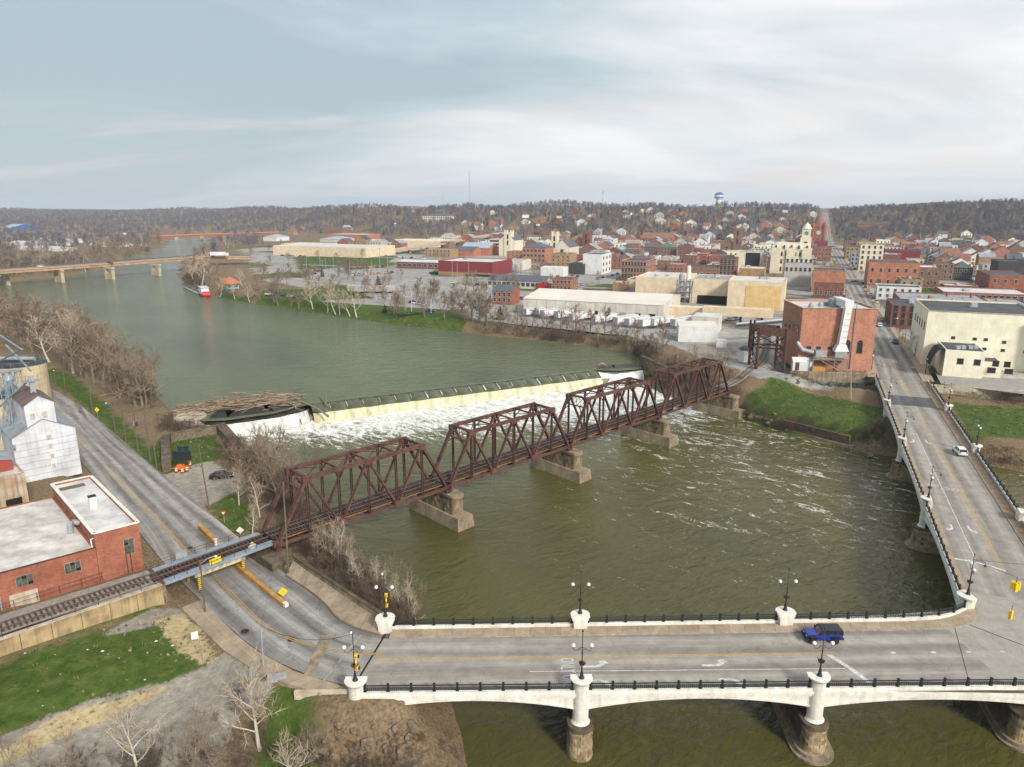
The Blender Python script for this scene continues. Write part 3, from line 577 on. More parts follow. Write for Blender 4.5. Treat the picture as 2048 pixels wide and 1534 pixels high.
# ------------------------------------------------------------------ railway truss bridge over the river
ZB, ZT = 7.6, 17.6; TE = V(.7193, .6947, 0); TN = V(-.6947, .7193, 0); TA = V(-36.9, 101.7, 0); SP = 34.5; TW = 5.6
TIE = MB()
def truss_span(k, label):
    A = TA+TE*(SP*k+0.25); L_ = SP-0.5; pn = L_/6
    t = thing('truss_span', label, 'bridge', (A.x, A.y, ZB), 0, 'truss spans of the railway bridge')
    P = lambda i, side, z: A+TE*(pn*i)+TN*(TW*side)+V(0, 0, z)
    part = lambda nm, mb, m=RUST: mb.build(nm, m, t)
    for s in (0, 1):
        o = 1 if s else -1
        part('bottom_chord', MB().beam(P(0,s,ZB), P(6,s,ZB), 0.42, 0.5))
        ch = MB().beam(P(1,s,ZT)-TE*.3, P(5,s,ZT)+TE*.3, 0.62, 0.12)
        for e in (-.26, .26): ch.beam(P(1,s,ZT-.3)+TN*e-TE*.3, P(5,s,ZT-.3)+TN*e+TE*.3, 0.09, 0.5)
        part('top_chord', ch)
        for a, b in ((0, 1), (6, 5)):
            ep = MB().beam(P(a,s,ZB), P(b,s,ZT), 0.62, 0.1, up=(TE.x, TE.y, .5) if a else (-TE.x, -TE.y, .5))
            for e in (-.26, .26): ep.beam(P(a,s,ZB)+TN*e, P(b,s,ZT-.2)+TN*e, 0.09, 0.46)
            part('end_post', ep)
        for i in range(1, 6):
            v = MB()
            for e in (-.17, .17): v.beam(P(i,s,ZB)+TE*e, P(i,s,ZT-.1)+TE*e, 0.30, 0.07, up=TE)
            z = ZB+.5
            while z < ZT-1.0:
                v.beam(P(i,s,z)-TE*.17, P(i,s,z+.5)+TE*.17, 0.07, 0.04); v.beam(P(i,s,z+.5)+TE*.17, P(i,s,z+1.0)-TE*.17, 0.07, 0.04); z += 1.0
            part('vertical', v)
        for a, b, up_ in ((1, 2, 0), (2, 3, 1), (3, 4, 0), (4, 5, 1)):
            z0, z1 = (ZB, ZT) if up_ else (ZT, ZB); dg = MB()
            for e in (-.19, .19): dg.beam(P(a,s,z0)+TN*e, P(b,s,z1)+TN*e, 0.08, 0.36)
            dg.beam(P(a,s,z0), P(b,s,z1), 0.36, 0.05)
            part('diagonal', dg)
        for i, z in ((1,ZT),(3,ZT),(5,ZT),(2,ZB),(4,ZB),(0,ZB),(6,ZB)):
            g = P(i,s,z-(.45 if z == ZT else -.35)); part('gusset_plate', MB().beam(g-TE*.75, g+TE*.75, 0.72, 0.95))
        [part('bearing', MB().box(P(i,s,ZB-.95), (0.9,0.8,0.7), atan2(TE.y,TE.x))) for i in (0, 6)]
    for i in range(7): part('floor_beam', MB().beam(P(i,0,ZB+.1), P(i,1,ZB+.1), 0.3, 0.85), RUSTD)
    for w in (.36, .64): part('stringer', MB().beam(P(0,w,ZB+.45), P(6,w,ZB+.45), 0.28, 0.7), RUSTD)
    for i in range(6): part('bottom_lateral', MB().beam(P(i,0,ZB-.1), P(i+1,1,ZB-.1), 0.14, 0.14).beam(P(i,1,ZB-.1), P(i+1,0,ZB-.1), 0.14, 0.14))
    for i in range(1, 6):
        st = MB().beam(P(i,0,ZT-.1), P(i,1,ZT-.1), 0.25, 0.3)
        st.beam(P(i,0,ZT-1.9), P(i,.30,ZT-.2), 0.16).beam(P(i,1,ZT-1.9), P(i,.70,ZT-.2), 0.16); part('top_strut', st)
        if i < 5: part('top_lateral', MB().beam(P(i,0,ZT), P(i+1,1,ZT), 0.13).beam(P(i,1,ZT), P(i+1,0,ZT), 0.13))
    for a, b in ((0, 1), (6, 5)):                 # portals between the inclined end posts
        Q = lambda f, s: P(a,s,ZB).lerp(P(b,s,ZT), f); po = MB().beam(Q(.985,0), Q(.985,1), 0.4, 0.4).beam(Q(.80,0), Q(.80,1), 0.22, 0.25)
        for j in range(5):
            w0, w1 = j/5, (j+1)/5; po.beam(Q(.80,w0), Q(.98,w1), 0.11).beam(Q(.98,w0), Q(.80,w1), 0.11)
        po.beam(Q(.64,0), Q(.79,.24), 0.18).beam(Q(.64,1), Q(.79,.76), 0.18); part('portal', po)
    ties = MB(); n = int(L_/0.56)
    R = random.Random(k)
    for j in range(n+1):
        c = A+TE*(j*L_/n)+TN*(TW/2); c.z = ZB+.80+R.uniform(-.015, .015); ties.beam(c-TN*1.45, c+TN*(1.45+R.uniform(-.05,.25)), 0.26, 0.24)
    ties.build('tie_deck', TIMB, t, kind='stuff')
    for w in (-.74, .74): part('rail', MB().beam(P(0,.5,ZB+1.0)+TN*w-TE*.25, P(6,.5,ZB+1.0)+TN*w+TE*.25, 0.13, 0.17), RAILS)
    for w in (-2.0, 2.0): part('walkway_plank', MB().beam(P(0,.5,ZB+.9)+TN*w, P(6,.5,ZB+.9)+TN*w, 0.5, 0.06), TIMB)
    part('pipe', MB().tube([P(0,0,ZB+.55)+TN*.7, P(6,0,ZB+.55)+TN*.7], 0.13, 8), M('ochre_pipe', (150,104,60), (110,78,52), s=2))
    return t
for k, l in enumerate(('rust brown truss span nearest the camera beside the street underpass', 'second rust brown truss span from the left bank', 'third rust brown truss span out over mid river', 'farthest rust brown truss span reaching the right bank lawn')): truss_span(k, l)
PIERN = M('pier_masonry', (164,146,118), (112,96,78), s=0.7, r=0.95, bump=0.5, dirt=0.5, streak=0.6, ds=0.5)
def rail_pier(k, label):
    c = TA+TE*(SP*k+0.6); t = thing('bridge_pier', label, 'bridge pier', (c.x, c.y, ZL-1), 0, 'piers of the railway bridge')
    def stad(h, x0, x1, n=8):
        return [(c+TN*(x1)+TE*0+V(cos(a), sin(a), 0)*h) for a in [atan2(TN.y, TN.x)-pi/2+pi*i/n for i in range(n+1)]]+[(c+TN*x0+V(cos(a), sin(a), 0)*h) for a in [atan2(TN.y, TN.x)+pi/2+pi*i/n for i in range(n+1)]]
    MB().prism([(p.x, p.y) for p in stad(1.25, -1.6, 7.2)], 2.8, 6.15).build('shaft', PIERN, t)
    MB().prism([(p.x, p.y) for p in stad(1.45, -1.6, 7.2)], 6.15, 6.65).build('cap', CONC, t)
    f = lambda g, z: [c+TE*g+TN*(-4.4-.3*g/2+.35), c-TE*g+TN*(-4.4), c-TE*g+TN*10.5, c+TE*g+TN*10.5]
    lo = [c+TE*2.2-TN*4.6, c-TE*2.2-TN*4.6, c-TE*2.2+TN*11, c+TE*2.2+TN*11]; hi = [c+TE*1.8-TN*4.2, c-TE*1.8-TN*4.2, c-TE*1.8+TN*10.6, c+TE*1.8+TN*10.6]
    mb = MB(); mb.add([(p.x,p.y,ZL-1.5) for p in lo]+[(p.x,p.y,2.8) for p in hi], [(0,1,5,4),(1,2,6,5),(2,3,7,6),(3,0,4,7),(4,5,6,7)]); mb.build('footing', CONC, t)
    for i in range(9):                            # stone courses showing on the shaft sides
        for s in (-1, 1):
            q = c+TN*(-1.3+i*0.95)+TE*(1.27*s); MB().box((q.x,q.y,3.0+(i % 2)*1.1), (0.92, 0.12, 0.95), atan2(TN.y,TN.x)).build('stone', PIERN, t)
for k, l in ((1, 'first masonry railway pier with a broad footing, nearest the camera'), (2, 'second masonry railway pier standing in mid river'), (3, 'third masonry railway pier with a broad footing near the lawn'), (4, 'farthest railway pier against the right bank rocks')): rail_pier(k, l)
# left abutment of the truss
c = TA+TE*(-1.0); t = thing('bridge_abutment', 'dark stone abutment under the near end of the truss bridge', 'abutment', (c.x, c.y, 3.5))
MB().prism([(p.x,p.y) for p in (c-TN*3.4-TE*1.4, c-TN*3.4+TE*1.9, c+TN*8.6+TE*1.9, c+TN*8.6-TE*1.4)], 2.5, 6.65).build('block', RUBB, t)
MB().prism([(p.x,p.y) for p in (c-TN*3.7-TE*1.55, c-TN*3.7+TE*2.1, c+TN*0.2+TE*2.1, c+TN*.2-TE*1.55)], 6.0, 6.75).build('coping', STOND, t)

# ------------------------------------------------------------------ the white arch road bridge
YS = lambda x: V(x, 66.45+.0155*x, 0); YN = lambda x: V(x, 79.04+.028*x, 0)
NB = V(59.4, 83.5, 0); NV = V(.378, .926, 0).normalized(); NW = V(NV.y, -NV.x, 0)
NL = lambda s: NB+NV*s; NR = lambda s: NB+NV*s+NW*14.2
SX = [-16.8, 7.5, 33.3, 60.0]; NXs = [-15.7, 8.5, 34.4]; NS = [0, 35.0, 71.2, 105.7, 140.5]
ZD = 8.0
br = thing('arch_bridge', 'white painted multi arch road bridge with three legs meeting over the river', 'bridge', (7.5, 66.6, 0))
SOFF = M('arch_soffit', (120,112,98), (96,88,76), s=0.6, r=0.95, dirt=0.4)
def arch(P0, P1, Q0, Q1, zs=5.9, zc=7.25, n=14):  # one arch slab between two piers, white faces
    mb = MB(); top = ZD-0.06
    for i in range(n+1):
        u = i/n; z = zs+(zc-zs)*(1-(2*u-1)**2)
        for A, B in ((P0, P1), (Q0, Q1)):
            p = A.lerp(B, u); mb.v += [(p.x, p.y, z), (p.x, p.y, top)]
    for i in range(n):
        a = i*4; b = a+4
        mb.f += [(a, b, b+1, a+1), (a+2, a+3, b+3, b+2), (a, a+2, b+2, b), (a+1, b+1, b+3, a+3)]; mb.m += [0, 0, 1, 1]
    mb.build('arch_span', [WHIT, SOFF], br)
    for A, B, sg in ((P0, P1, 1), (Q0, Q1, -1)):  # moulded band along the face and the arch ring
        nn = (B-A).normalized(); nn = V(nn.y, -nn.x, 0)*sg
        m2 = MB(); m2.beam(A+nn*.12+V(0,0,7.62), B+nn*.12+V(0,0,7.62), 0.24, 0.26).beam(A+nn*.18+V(0,0,7.95), B+nn*.18+V(0,0,7.95), 0.36, 0.3); m2.build('cornice', WHIT, br)
        rg = MB(); pr = None
        for i in range(n+1):
            u = i/n; p = A.lerp(B, u)+nn*.06; p.z = zs+(zc-zs)*(1-(2*u-1)**2)+.09
            if pr is not None: rg.beam(pr, p, 0.14, 0.16)
            pr = p
        rg.build('arch_ring', WHIT, br)
for i in range(2): arch(YS(SX[i]), YS(SX[i+1]), YN(NXs[i]), YN(NXs[i+1]))
arch(YS(33.3), V(62, 66.2, 0), YN(34.4), V(59.4, 82.4, 0))
for i in range(4): arch(NR(NS[i]+(14 if i == 0 else 0)), NR(NS[i+1]), NL(NS[i]), NL(NS[i+1]))
jn = [V(62,66.2,0), V(70,61,0), V(80,51,0), V(101,66,0), V(84,92,0), V(79.2,94.0,0)]
MB().prism([(p.x,p.y) for p in [NL(0), YN(56), YS(56)]+jn], 7.0, ZD-.02).build('junction_slab', [CONL], br)
arch(V(62,66.2,0), V(83,48,0), V(79,94,0), V(103,68,0))
# road surfaces
pw = [V(x, 0, 0) for x in np.arange(-17.6, 57, 3.0)]
rN = [V(p.x, YN(p.x).y-2.05, ZD) for p in pw]; rS = [V(p.x, YS(p.x).y+.45, ZD) for p in pw]
between(rN, rS, 'road', ASPB, 0.004, kind='structure')
jr = MB().add([(p.x, p.y, ZD) for p in [V(52,80.4,0)-V(0,2,0), V(57,80.2,0), V(60.2,82,0)+NV*0, NL(6)+NW*1.3, NR(10)-NW*2.2, V(84,92,0), V(101,66,0), V(80,51,0), V(70,61,0), V(62,66.9,0), V(52,67.7,0)]], [tuple(range(11))])
o = jr.build('road_junction', ASPB, kind='structure'); o.data.flip_normals() if o.data.polygons[0].normal.z < 0 else None
ns = list(np.arange(5, 142, 4.0)); between([NL(s)+NW*1.15+V(0,0,ZD) for s in ns], [NR(s)-NW*2.0+V(0,0,ZD) for s in ns], 'road', ASPB, 0.004, kind='structure')
# sidewalk slabs
def slabs(A, B, z0, z1, step, mat, parent):
    A = resample(A, step); n = len(A); tb = [0]
    for i in range(n-1):
        a0, a1 = A[i], A[i+1]; b0, b1 = B(i/(n-1)), B((i+1)/(n-1)); g = .007
        q = [a0.lerp(a1, g), a0.lerp(a1, 1-g), b0.lerp(b1, 1-g), b0.lerp(b1, g)]
        MB().prism([(p.x, p.y) for p in q], z0 if not callable(z0) else z0(q[0]), z1 if not callable(z1) else z1(q[0])).build('slab', mat, parent)
def path_at(pts):
    ls = [0]
    for a, b in zip(pts, pts[1:]): ls.append(ls[-1]+(b-a).length)
    def f(u):
        d = u*ls[-1]
        for i in range(len(pts)-1):
            if d <= ls[i+1]+1e-6: return pts[i].lerp(pts[i+1], (d-ls[i])/max(1e-6, ls[i+1]-ls[i]))
        return pts[-1]
    return f
sw = MB(); nside = [V(p.x, YN(p.x).y-.35, 0) for p in [V(x,0,0) for x in np.arange(-15, 51, 3.0)]]+smooth([V(51,80.1,0), V(56.5,80.7,0), NL(1.5)+NW*.2, NL(5)+NW*.2], 2)[1:]+[NL(s)+NW*.25 for s in range(8, 142, 6)]
nkerb = [V(p.x, YN(p.x).y-2.05, 0) for p in [V(x,0,0) for x in np.arange(-15, 50, 3.0)]]+smooth([V(50,78.4,0), V(57.5,78.9,0), NL(0)+NW*1.9, NL(7)+NW*1.15], 2)[1:]+[NL(s)+NW*1.15 for s in range(10, 142, 6)]
sdw = link('sidewalk', None, kind='structure'); fa, fb = path_at(nside), path_at(nkerb); N_ = 112
slabs([fa(i/N_) for i in range(N_+1)], fb, ZD-.05, ZD+.15, 9.0, SLAB, sdw)
kb = MB()
for i in range(N_):
    a, b = fb(i/N_), fb((i+1)/N_); kb.beam(a+V(0,0,ZD+.06), b+V(0,0,ZD+.06), 0.16, 0.15)
kb.build('kerb', KERB, sdw)
sdr = link('sidewalk_right', None, kind='structure')
slabs([NR(s)-NW*.3 for s in np.arange(12, 141, 2.1)], (lambda u: NR(12+129*u)-NW*2.0), ZD-.05, ZD+.15, 9, SLABB, sdr)
MB().beam(NR(12)-NW*2.05+V(0,0,ZD+.06), NR(141)-NW*2.05+V(0,0,ZD+.06), 0.16, 0.15).build('kerb', KERB, sdr)
# white parapet kerbs
par = MB()
def parapet(pts, h=0.36):
    m = MB()
    for a, b in zip(pts, pts[1:]): m.beam(a+V(0,0,ZD+.05+h/2), b+V(0,0,ZD+.05+h/2), 0.42, h+.1)
    m.build('parapet', WHIT, br)
S_END = smooth([YS(52), V(60,67.2,0), V(68,63,0), V(82,50,0)], 2)
N_COR = smooth([YN(48), V(55.5,80.9,0), NL(-.6)], 2)
parapet([YS(-16.8), YS(33.3), YS(52)]+S_END[1:]); parapet([YN(-15.7), YN(48)]+N_COR[1:]); parapet([NL(1), NL(140.5)]); parapet([NR(12), NR(140.5)])
# railings: each run between two pedestals is a railing with its posts and rails
def railing(pts, label, step=2.5):
    L_ = sum((b-a).length for a, b in zip(pts, pts[1:])); f = path_at(pts); n = max(2, round(L_/step)); z = ZD+.45
    t = thing('bridge_railing', label, 'railing', (pts[0].x, pts[0].y, z), 0, 'black railings of the arch bridge')
    P = [f(i/n) for i in range(n+1)]
    for i in range(n+1):
        q = P[i]; d_ = P[min(i+1, n)]-P[max(i-1, 0)]; rz = atan2(d_.y, d_.x)
        MB().box((q.x,q.y,z), (0.34,0.26,0.10), rz).box((q.x,q.y,z+.1), (0.22,0.18,0.78), rz).box((q.x,q.y,z+.88), (0.28,0.22,0.07), rz).box((q.x,q.y,z+.95), (0.14,0.12,0.07), rz).build('post', BLAK, t)
    for i in range(n):
        a, b = P[i], P[i+1]; m = MB()
        m.beam(a+V(0,0,z+.72), b+V(0,0,z+.72), 0.10, 0.08); m.build('top_rail', BLAK, t)
        m = MB()
        for zz in (.12, .30, .46): m.beam(a+V(0,0,z+zz), b+V(0,0,z+zz), 0.06, 0.05)
        for j in range(1, 11):
            q = a.lerp(b, j/11); m.box((q.x,q.y,z+.12), (0.06,0.05,0.34), 0)
        m.build('lattice_panel', BLAK, t)
seg = lambda fn, a, b, e=1.0: [fn(a+e), fn(b-e)]
railing([YS(-16.8+1), YS(7.5-1)], 'black iron railing on the near side, left span under the two beacons lamp'); railing([YS(8.5), YS(32.3)], 'black iron railing on the near side, middle span behind the turn arrows')
railing([YS(34.3)]+[YS(44), YS(52)]+S_END[1:], 'black iron railing curving away at the lower right corner')
railing([YN(-14.7), YN(7.5)], 'black iron railing on the river side, left span by the scrubby bank'); railing([YN(9.5), YN(33.4)], 'black iron railing on the river side, middle span before the open water')
railing([YN(35.4), YN(48)]+N_COR[1:-1], 'black iron railing on the river side bending into the corner pedestal')
for i in range(3): railing([NL(NS[i]+1.2), NL(NS[i+1]-1.0)], ('black railing run along the left kerb of the right leg, nearest the corner', 'black railing run along the left kerb of the right leg, middle run', 'black railing run along the left kerb of the right leg, beside the lawn')[i])
railing([NL(NS[3]+1), NL(140)], 'black railing run along the left kerb by the brick powerhouse wall'); railing([NR(34.5+1), NR(71.2-1)], 'black railing on the far kerb beyond the white crossover car'); railing([NR(72.2), NR(104.7)], 'black railing on the far kerb next to the right hand lawn'); railing([NR(106.7), NR(138)], 'black railing on the far kerb by the cream warehouse car park'); railing([NR(13), NR(33)], 'black railing on the far kerb at the right edge of the picture')
# columns with flared caps, and stone piers
def column(p, out, label, z0=4.2, rc=0.88):
    a = atan2(out.y, out.x); t = thing('bridge_column', label, 'column', (p.x, p.y, 0), 0, 'white pedestal columns of the arch bridge')
    q = p-out*.25; mb = MB().lathe((q.x,q.y,0), [(rc+.25, z0-.1), (rc+.25, z0+.15), (rc, z0+.5), (rc-.04, ZD+.9)], 18, 0, a-pi/2, a+pi/2); mb.build('shaft', WHIT, t)
    MB().lathe((q.x,q.y,0), [(rc-.04, ZD+.9), (rc+.02, ZD+1.25), (rc+.32, ZD+1.62), (rc+.34, ZD+1.78), (rc+.02, ZD+1.85)], 18, 0, a-pi/2, a+pi/2).build('cap', WHIT, t)
    w = q-out*.30; MB().box((w.x,w.y,ZD-1.2), (0.62, 2*rc-.1, 2.1), a).build('back', WHIT, t)
    MB().box((w.x,w.y,ZD+.9), (0.66, 2*rc+.02, .35), a).box((w.x+out.x*.05,w.y+out.y*.05,ZD+1.25), (0.6, 2*rc+.3, .3), a).box((w.x+out.x*.1,w.y+out.y*.1,ZD+1.55), (0.55, 2*rc+.56, .28), a).build('back_cap', WHIT, t)
    return t
def stone_pier(c0, c1, label, r=1.3, z1=4.0, stones=True, foot=False, rows=None, side=0):
    d_ = (c1-c0).normalized(); n_ = V(d_.y, -d_.x, 0); a = atan2(d_.y, d_.x); L_ = (c1-c0).length
    t = thing('bridge_pier', label, 'bridge pier', (c0.x, c0.y, ZL-1), 0, 'stone piers of the arch bridge')
    def stad(r, m=10): return [c0+V(cos(a+pi/2+pi*i/m), sin(a+pi/2+pi*i/m), 0)*r for i in range(m+1)]+[c1+V(cos(a-pi/2+pi*i/m), sin(a-pi/2+pi*i/m), 0)*r for i in range(m+1)]
    MB().prism([(p.x,p.y) for p in stad(r-.12)], ZL-1.6, z1).build('core', STOND, t)
    MB().prism([(p.x,p.y) for p in stad(r+.16)], z1-.05, z1+.4).build('cap_ring', STOND, t)
    if foot:
        MB().prism([(p.x,p.y) for p in stad(r+1.0)], ZL-1.5, ZL+.25).build('footing', CONC, t); MB().prism([(p.x,p.y) for p in stad(r+.55)], ZL-1.0, ZL+.65).build('footing_step', CONC, t)
    q0 = c0+d_*1.9; MB().prism([(p.x,p.y) for p in (q0+n_*1.0, q0-n_*1.0, c1-n_*1.0, c1+n_*1.0)], z1+.38, 6.4).build('pier_wall', CONC, t)
    if stones:
        z = ZL-.5; row = 0; R = random.Random(int(c0.x*10)); hgt = 0.46
        while z < z1-.2:
            h = min(hgt, z1-z-.06); m = 7; off = 0.5 if row % 2 else 0.0; rr = r+(z1-z)*.03
            for i in range(m+1):
                a0 = a+pi/2+pi*(i-off)/m+.012; a1 = a+pi/2+pi*(i+1-off)/m-.012
                a0 = max(a0, a+pi/2); a1 = min(a1, a+3*pi/2)
                if a1-a0 < .06: continue
                e = R.uniform(-.03, .05); pts = [c0+V(cos(x), sin(x), 0)*(rr+e) for x in (a0, (a0+a1)/2, a1)]+[c0+V(cos(x), sin(x), 0)*(r-.16) for x in (a1, a0)]
                MB().prism([(p.x,p.y) for p in pts], z+.012, z+h-.012).build('stone', STON, t)
            for sg in ((1, -1) if side == 0 else (side,)):
                x = R.uniform(0, .5)*(row % 2)
                while x < L_-.3:
                    w = min(R.uniform(.85, 1.25), L_-x); q = c0+d_*(x+w/2)+n_*sg*(rr-.10+R.uniform(-.02,.04))
                    MB().box((q.x,q.y,z+.012), (w-.03, .24, h-.024), a).build('stone', STON, t); x += w
            z += hgt; row += 1
out_s = V(.0155,-1,0).normalized(); out_n = V(-.028,1,0).normalized(); out_l = -NW
cs = ('white column at the left end of the near parapet, under the lamp with beacons', 'white column at the middle of the near parapet, lamp on top', 'white column at the right of the near parapet below the blue car')
for x, l, zz in zip(SX[:3], cs, (4.2, 4.2, 4.2)): column(YS(x), out_s, l, zz)
for x, l in zip(NXs, ('white pedestal at the left end of the river side parapet', 'white pedestal in the middle of the river side parapet', 'white pedestal on the river side parapet above the blue car')): column(YN(x), out_n, l)
column(NL(0.2), out_l*0.9-NV*.44, 'white rounded pedestal at the inside corner where two bridge legs meet')
for s, l in zip(NS[1:4], ('white column on the left of the right leg, nearest the corner', 'white column on the left of the right leg, second from the corner', 'white column on the left of the right leg beside the lawn')): column(NL(s), out_l, l)
for s, l in zip((34.5, 71.2, 105.7), ('white column on the far kerb at the right edge of the picture', 'white column on the far kerb beside the white crossover', 'white column on the far kerb by the right hand lawn')): column(NR(s), NW, l)
stone_pier(YS(-16.8)+out_s*.1, YN(-15.7), 'stained stone pier on the dirt bank under the left column', stones=True, side=-1)
stone_pier(YS(7.5)+out_s*.1, YN(8.5), 'tan block stone pier in the water under the middle column', stones=True, side=-1)
stone_pier(YS(33.3)+out_s*.1, YN(34.4), 'tan block stone pier with stepped footing under the right column', foot=True, side=1)
stone_pier(V(57.5,68.5,0), V(61,80.5,0), 'long stone pier with footing seen through the lower right arch', foot=True, side=1)
stone_pier(NL(35)-NW*.1, NR(34.5), 'stone pier with stepped footing at the right leg, nearest the corner', foot=True, side=1)
stone_pier(NL(71.2)-NW*.1, NR(71.2), 'stone pier with stepped footing at the right leg, farther one', foot=True, side=1)
stone_pier(NL(105.7), NR(105.7), 'stone pier at the foot of the lawn bank under the right leg', stones=False)
ab = thing('bridge_abutment', 'weathered concrete abutment wall left of the white near column', 'abutment', (-20, 68, 5))
MB().prism([(-17.4,66.6),(-17.4,78.4),(-23.5,77.5),(-23.5,67.3)], 1.5, 7.86).build('block', CONC, ab); MB().box((-20.4,66.75,7.2), (6.4,0.35,1.0), .02).build('coping', CONL, ab)

# ------------------------------------------------------------------ bridge lamps
def lamp_proto():
    t = thing('bridge_lamp', 'x', 'street lamp', (0,0,0))
    MB().lathe((0,0,0), [(.30,0),(.30,.08),(.24,.14),(.20,.35),(.12,.85),(.085,1.1)], 12).build('base', BLAK, t, True)
    MB().lathe((0,0,0), [(.085,1.1),(.07,1.9),(.10,1.95),(.10,2.05),(.065,2.1),(.06,3.0),(.09,3.04),(.09,3.12),(.055,3.16),(.045,5.6)], 10).build('pole', BLAK, t, True)
    MB().lathe((0,0,0), [(.05,5.6),(.11,5.66),(.09,5.78),(.02,5.86)], 10).build('finial', BLAK, t, True)
    for s in (-1, 1):
        a = [(s*.05,0,3.75),(s*.25,0,3.68),(s*.42,0,3.45),(s*.62,0,3.32),(s*.86,0,3.38),(s*.97,0,3.6),(s*.97,0,3.72)]
        MB().tube(a, .032, 6).tube([(s*.05,0,3.35),(s*.3,0,3.55),(s*.42,0,3.45)], .018, 5).build('arm', BLAK, t)
        MB().lathe((s*.97,0,0), [(.05,3.7),(.12,3.74),(.12,3.79)], 8).build('fitter', BLAK, t); MB().ball((s*.97,0,3.98), .23, 14).build('globe', GLOB, t, True)
    bk = MB().lathe((0,0,0), [(.08,1.55),(.24,1.62),(.36,1.80),(.38,1.86)], 10, cap=False)
    R = random.Random(2)
    for i in range(40):
        a = R.uniform(0, 2*pi); r_ = R.uniform(.1,.36); bk.tube([(r_*cos(a), r_*sin(a), 1.8), (r_*1.25*cos(a+.3), r_*1.25*sin(a+.3), 1.8+R.uniform(.05,.28))], .012, 3, cap=False)
    bk.build('planter_basket', M('dry_basket', (112,92,72), (80,62,48), s=5), t)
    return t
LAMP = lamp_proto(); lamp_used = []
def lamp(p, rz, label, extra=None, z=ZD+1.84):
    if not lamp_used: o = LAMP; o.location = (p.x,p.y,z); o.rotation_euler = (0,0,rz); o['label'] = label
    else: o = copy_tree(LAMP, (p.x,p.y,z), rz, label)
    lamp_used.append(o); o['group'] = 'black globe lamps on the arch bridge'
    return o
LL = [lamp(YS(x)-out_s*.05, 0, l) for x, l in zip(SX[:3], ('black two globe lamp with yellow beacons on the near left column', 'black two globe lamp on the middle near column in front of turn arrows', 'black two globe lamp on the near right column before the blue car'))]
LN = [lamp(YN(x)-out_n*.05, 0.0, l) for x, l in zip(NXs, ('black two globe lamp with yellow beacons at the left end of river parapet', 'black two globe lamp on the middle river side pedestal', 'black two globe lamp on the river side pedestal above the blue car'))]
NA = atan2(NV.y, NV.x)
LC = [lamp(NL(s)+NW*.25, NA, l) for s, l in zip([0.3]+NS[1:4], ('black globe lamp on the corner pedestal between two bridge legs', 'black globe lamp with curved bracket on left kerb, nearest the corner', 'black globe lamp with curved bracket on left kerb, second from corner', 'black globe lamp with curved bracket on left kerb beside the lawn'))]
LR = [lamp(NR(s)-NW*.2, NA, l) for s, l in zip((71.2, 105.7), ('black globe lamp on the far kerb beside the white crossover', 'black globe lamp on the far kerb in front of the right lawn'))]
def add_local(o, name, mb, mat): return link(name, mb.mesh(name, mat), o)
for o in LC+LR:
    add_local(o, 'bracket_arm', MB().tube([(0,0,4.6),(0,-.4,4.9),(0,-.9,4.95),(0,-1.3,4.75),(0,-1.35,4.5)] if o in LC else [(0,0,4.6),(0,.4,4.9),(0,.9,4.95),(0,1.3,4.75),(0,1.35,4.5)], .035, 6), BLAK)
    add_local(o, 'bell_shade', MB().lathe((0,-1.35 if o in LC else 1.35,0), [(.2,4.28),(.16,4.4),(.05,4.52)], 10), BLAK)
for o in (LL[0], LN[0]):
    for z in (1.35, 2.75):
        add_local(o, 'beacon_housing', MB().box((.24,-.06,z), (.36,.30,.38)), YELO); add_local(o, 'beacon_visor', MB().box((.50,-.06,z+.06), (.18,.26,.26)), BLAK)
        add_local(o, 'beacon_lens', MB().box((.2,-.225,z+.08), (.2,.02,.22)), M('amber_lens', (140,120,100), (120,90,60), r=.2))
    add_local(o, 'warning_sign', MB().add([(.1,-.03,2.25),(.2,-.09,1.75),(.26,-.03,2.25),(.16,.03,2.65),(.12,.0,2.25),(.22,-.06,1.75),(.28,.0,2.25),(.18,.06,2.65)], [(0,1,2,3),(7,6,5,4),(0,4,5,1),(1,5,6,2),(2,6,7,3),(3,7,4,0)]), YELO)
    add_local(o, 'camera_dome', MB().ball((-.12,0,5.75), .15, 8), GLOB)

# ------------------------------------------------------------------ painted markings on the bridge
def stripe(pts, w, mat, dz=0.012): return ribbon([V(p.x, p.y, p.z) for p in pts], w, 'lane_marking', mat, dz, kind='structure')
xs = np.arange(-16, 38.5, 3.0); yl = lambda x: V(x, YS(x).y+6.35+.006*x, ZD)
for o_ in (-.13, .13): stripe([yl(x)+V(0,o_,0) for x in xs], 0.12, YELP)
wl = lambda x: V(x, YS(x).y+3.75, ZD); stripe([wl(x) for x in np.arange(2, 40, 3.0)], 0.12, WHIP)
stripe([V(37.2, YS(37).y+6.4, ZD), V(38.6, YS(38).y+3.7, ZD), V(39.6,YS(39).y+1.2,ZD)], 0.55, WHIP)
for x in (49.5-4.5, 49.8, 54.0, 58.0): MB().box((x, YS(x).y+6.6, ZD+.004), (.55,.32,.012), .1).build('lane_marking', WHIP, kind='structure')
nc = lambda s, o_=0.0: NL(s)+NW*(7.25+o_)+V(0,0,ZD)
for o_ in (-.13, .13): stripe([nc(s,o_) for s in np.arange(14, 108, 6)], .12, YELP)
for o_ in (-.13, .13): stripe([nc(s,o_) for s in np.arange(120, 142, 6)], .12, YELP)
stripe([nc(s,-3.1) for s in np.arange(16, 84, 6)], .14, WHIP); stripe([nc(15,-6.0), nc(15,-3), nc(13.5,.2)], .5, WHIP)
between([NL(s)+NW*1.15+V(0,0,ZD) for s in (108,119)], [NR(s)-NW*2.0+V(0,0,ZD) for s in (108,119)], 'asphalt_patch', ASPD, .008, kind='structure')
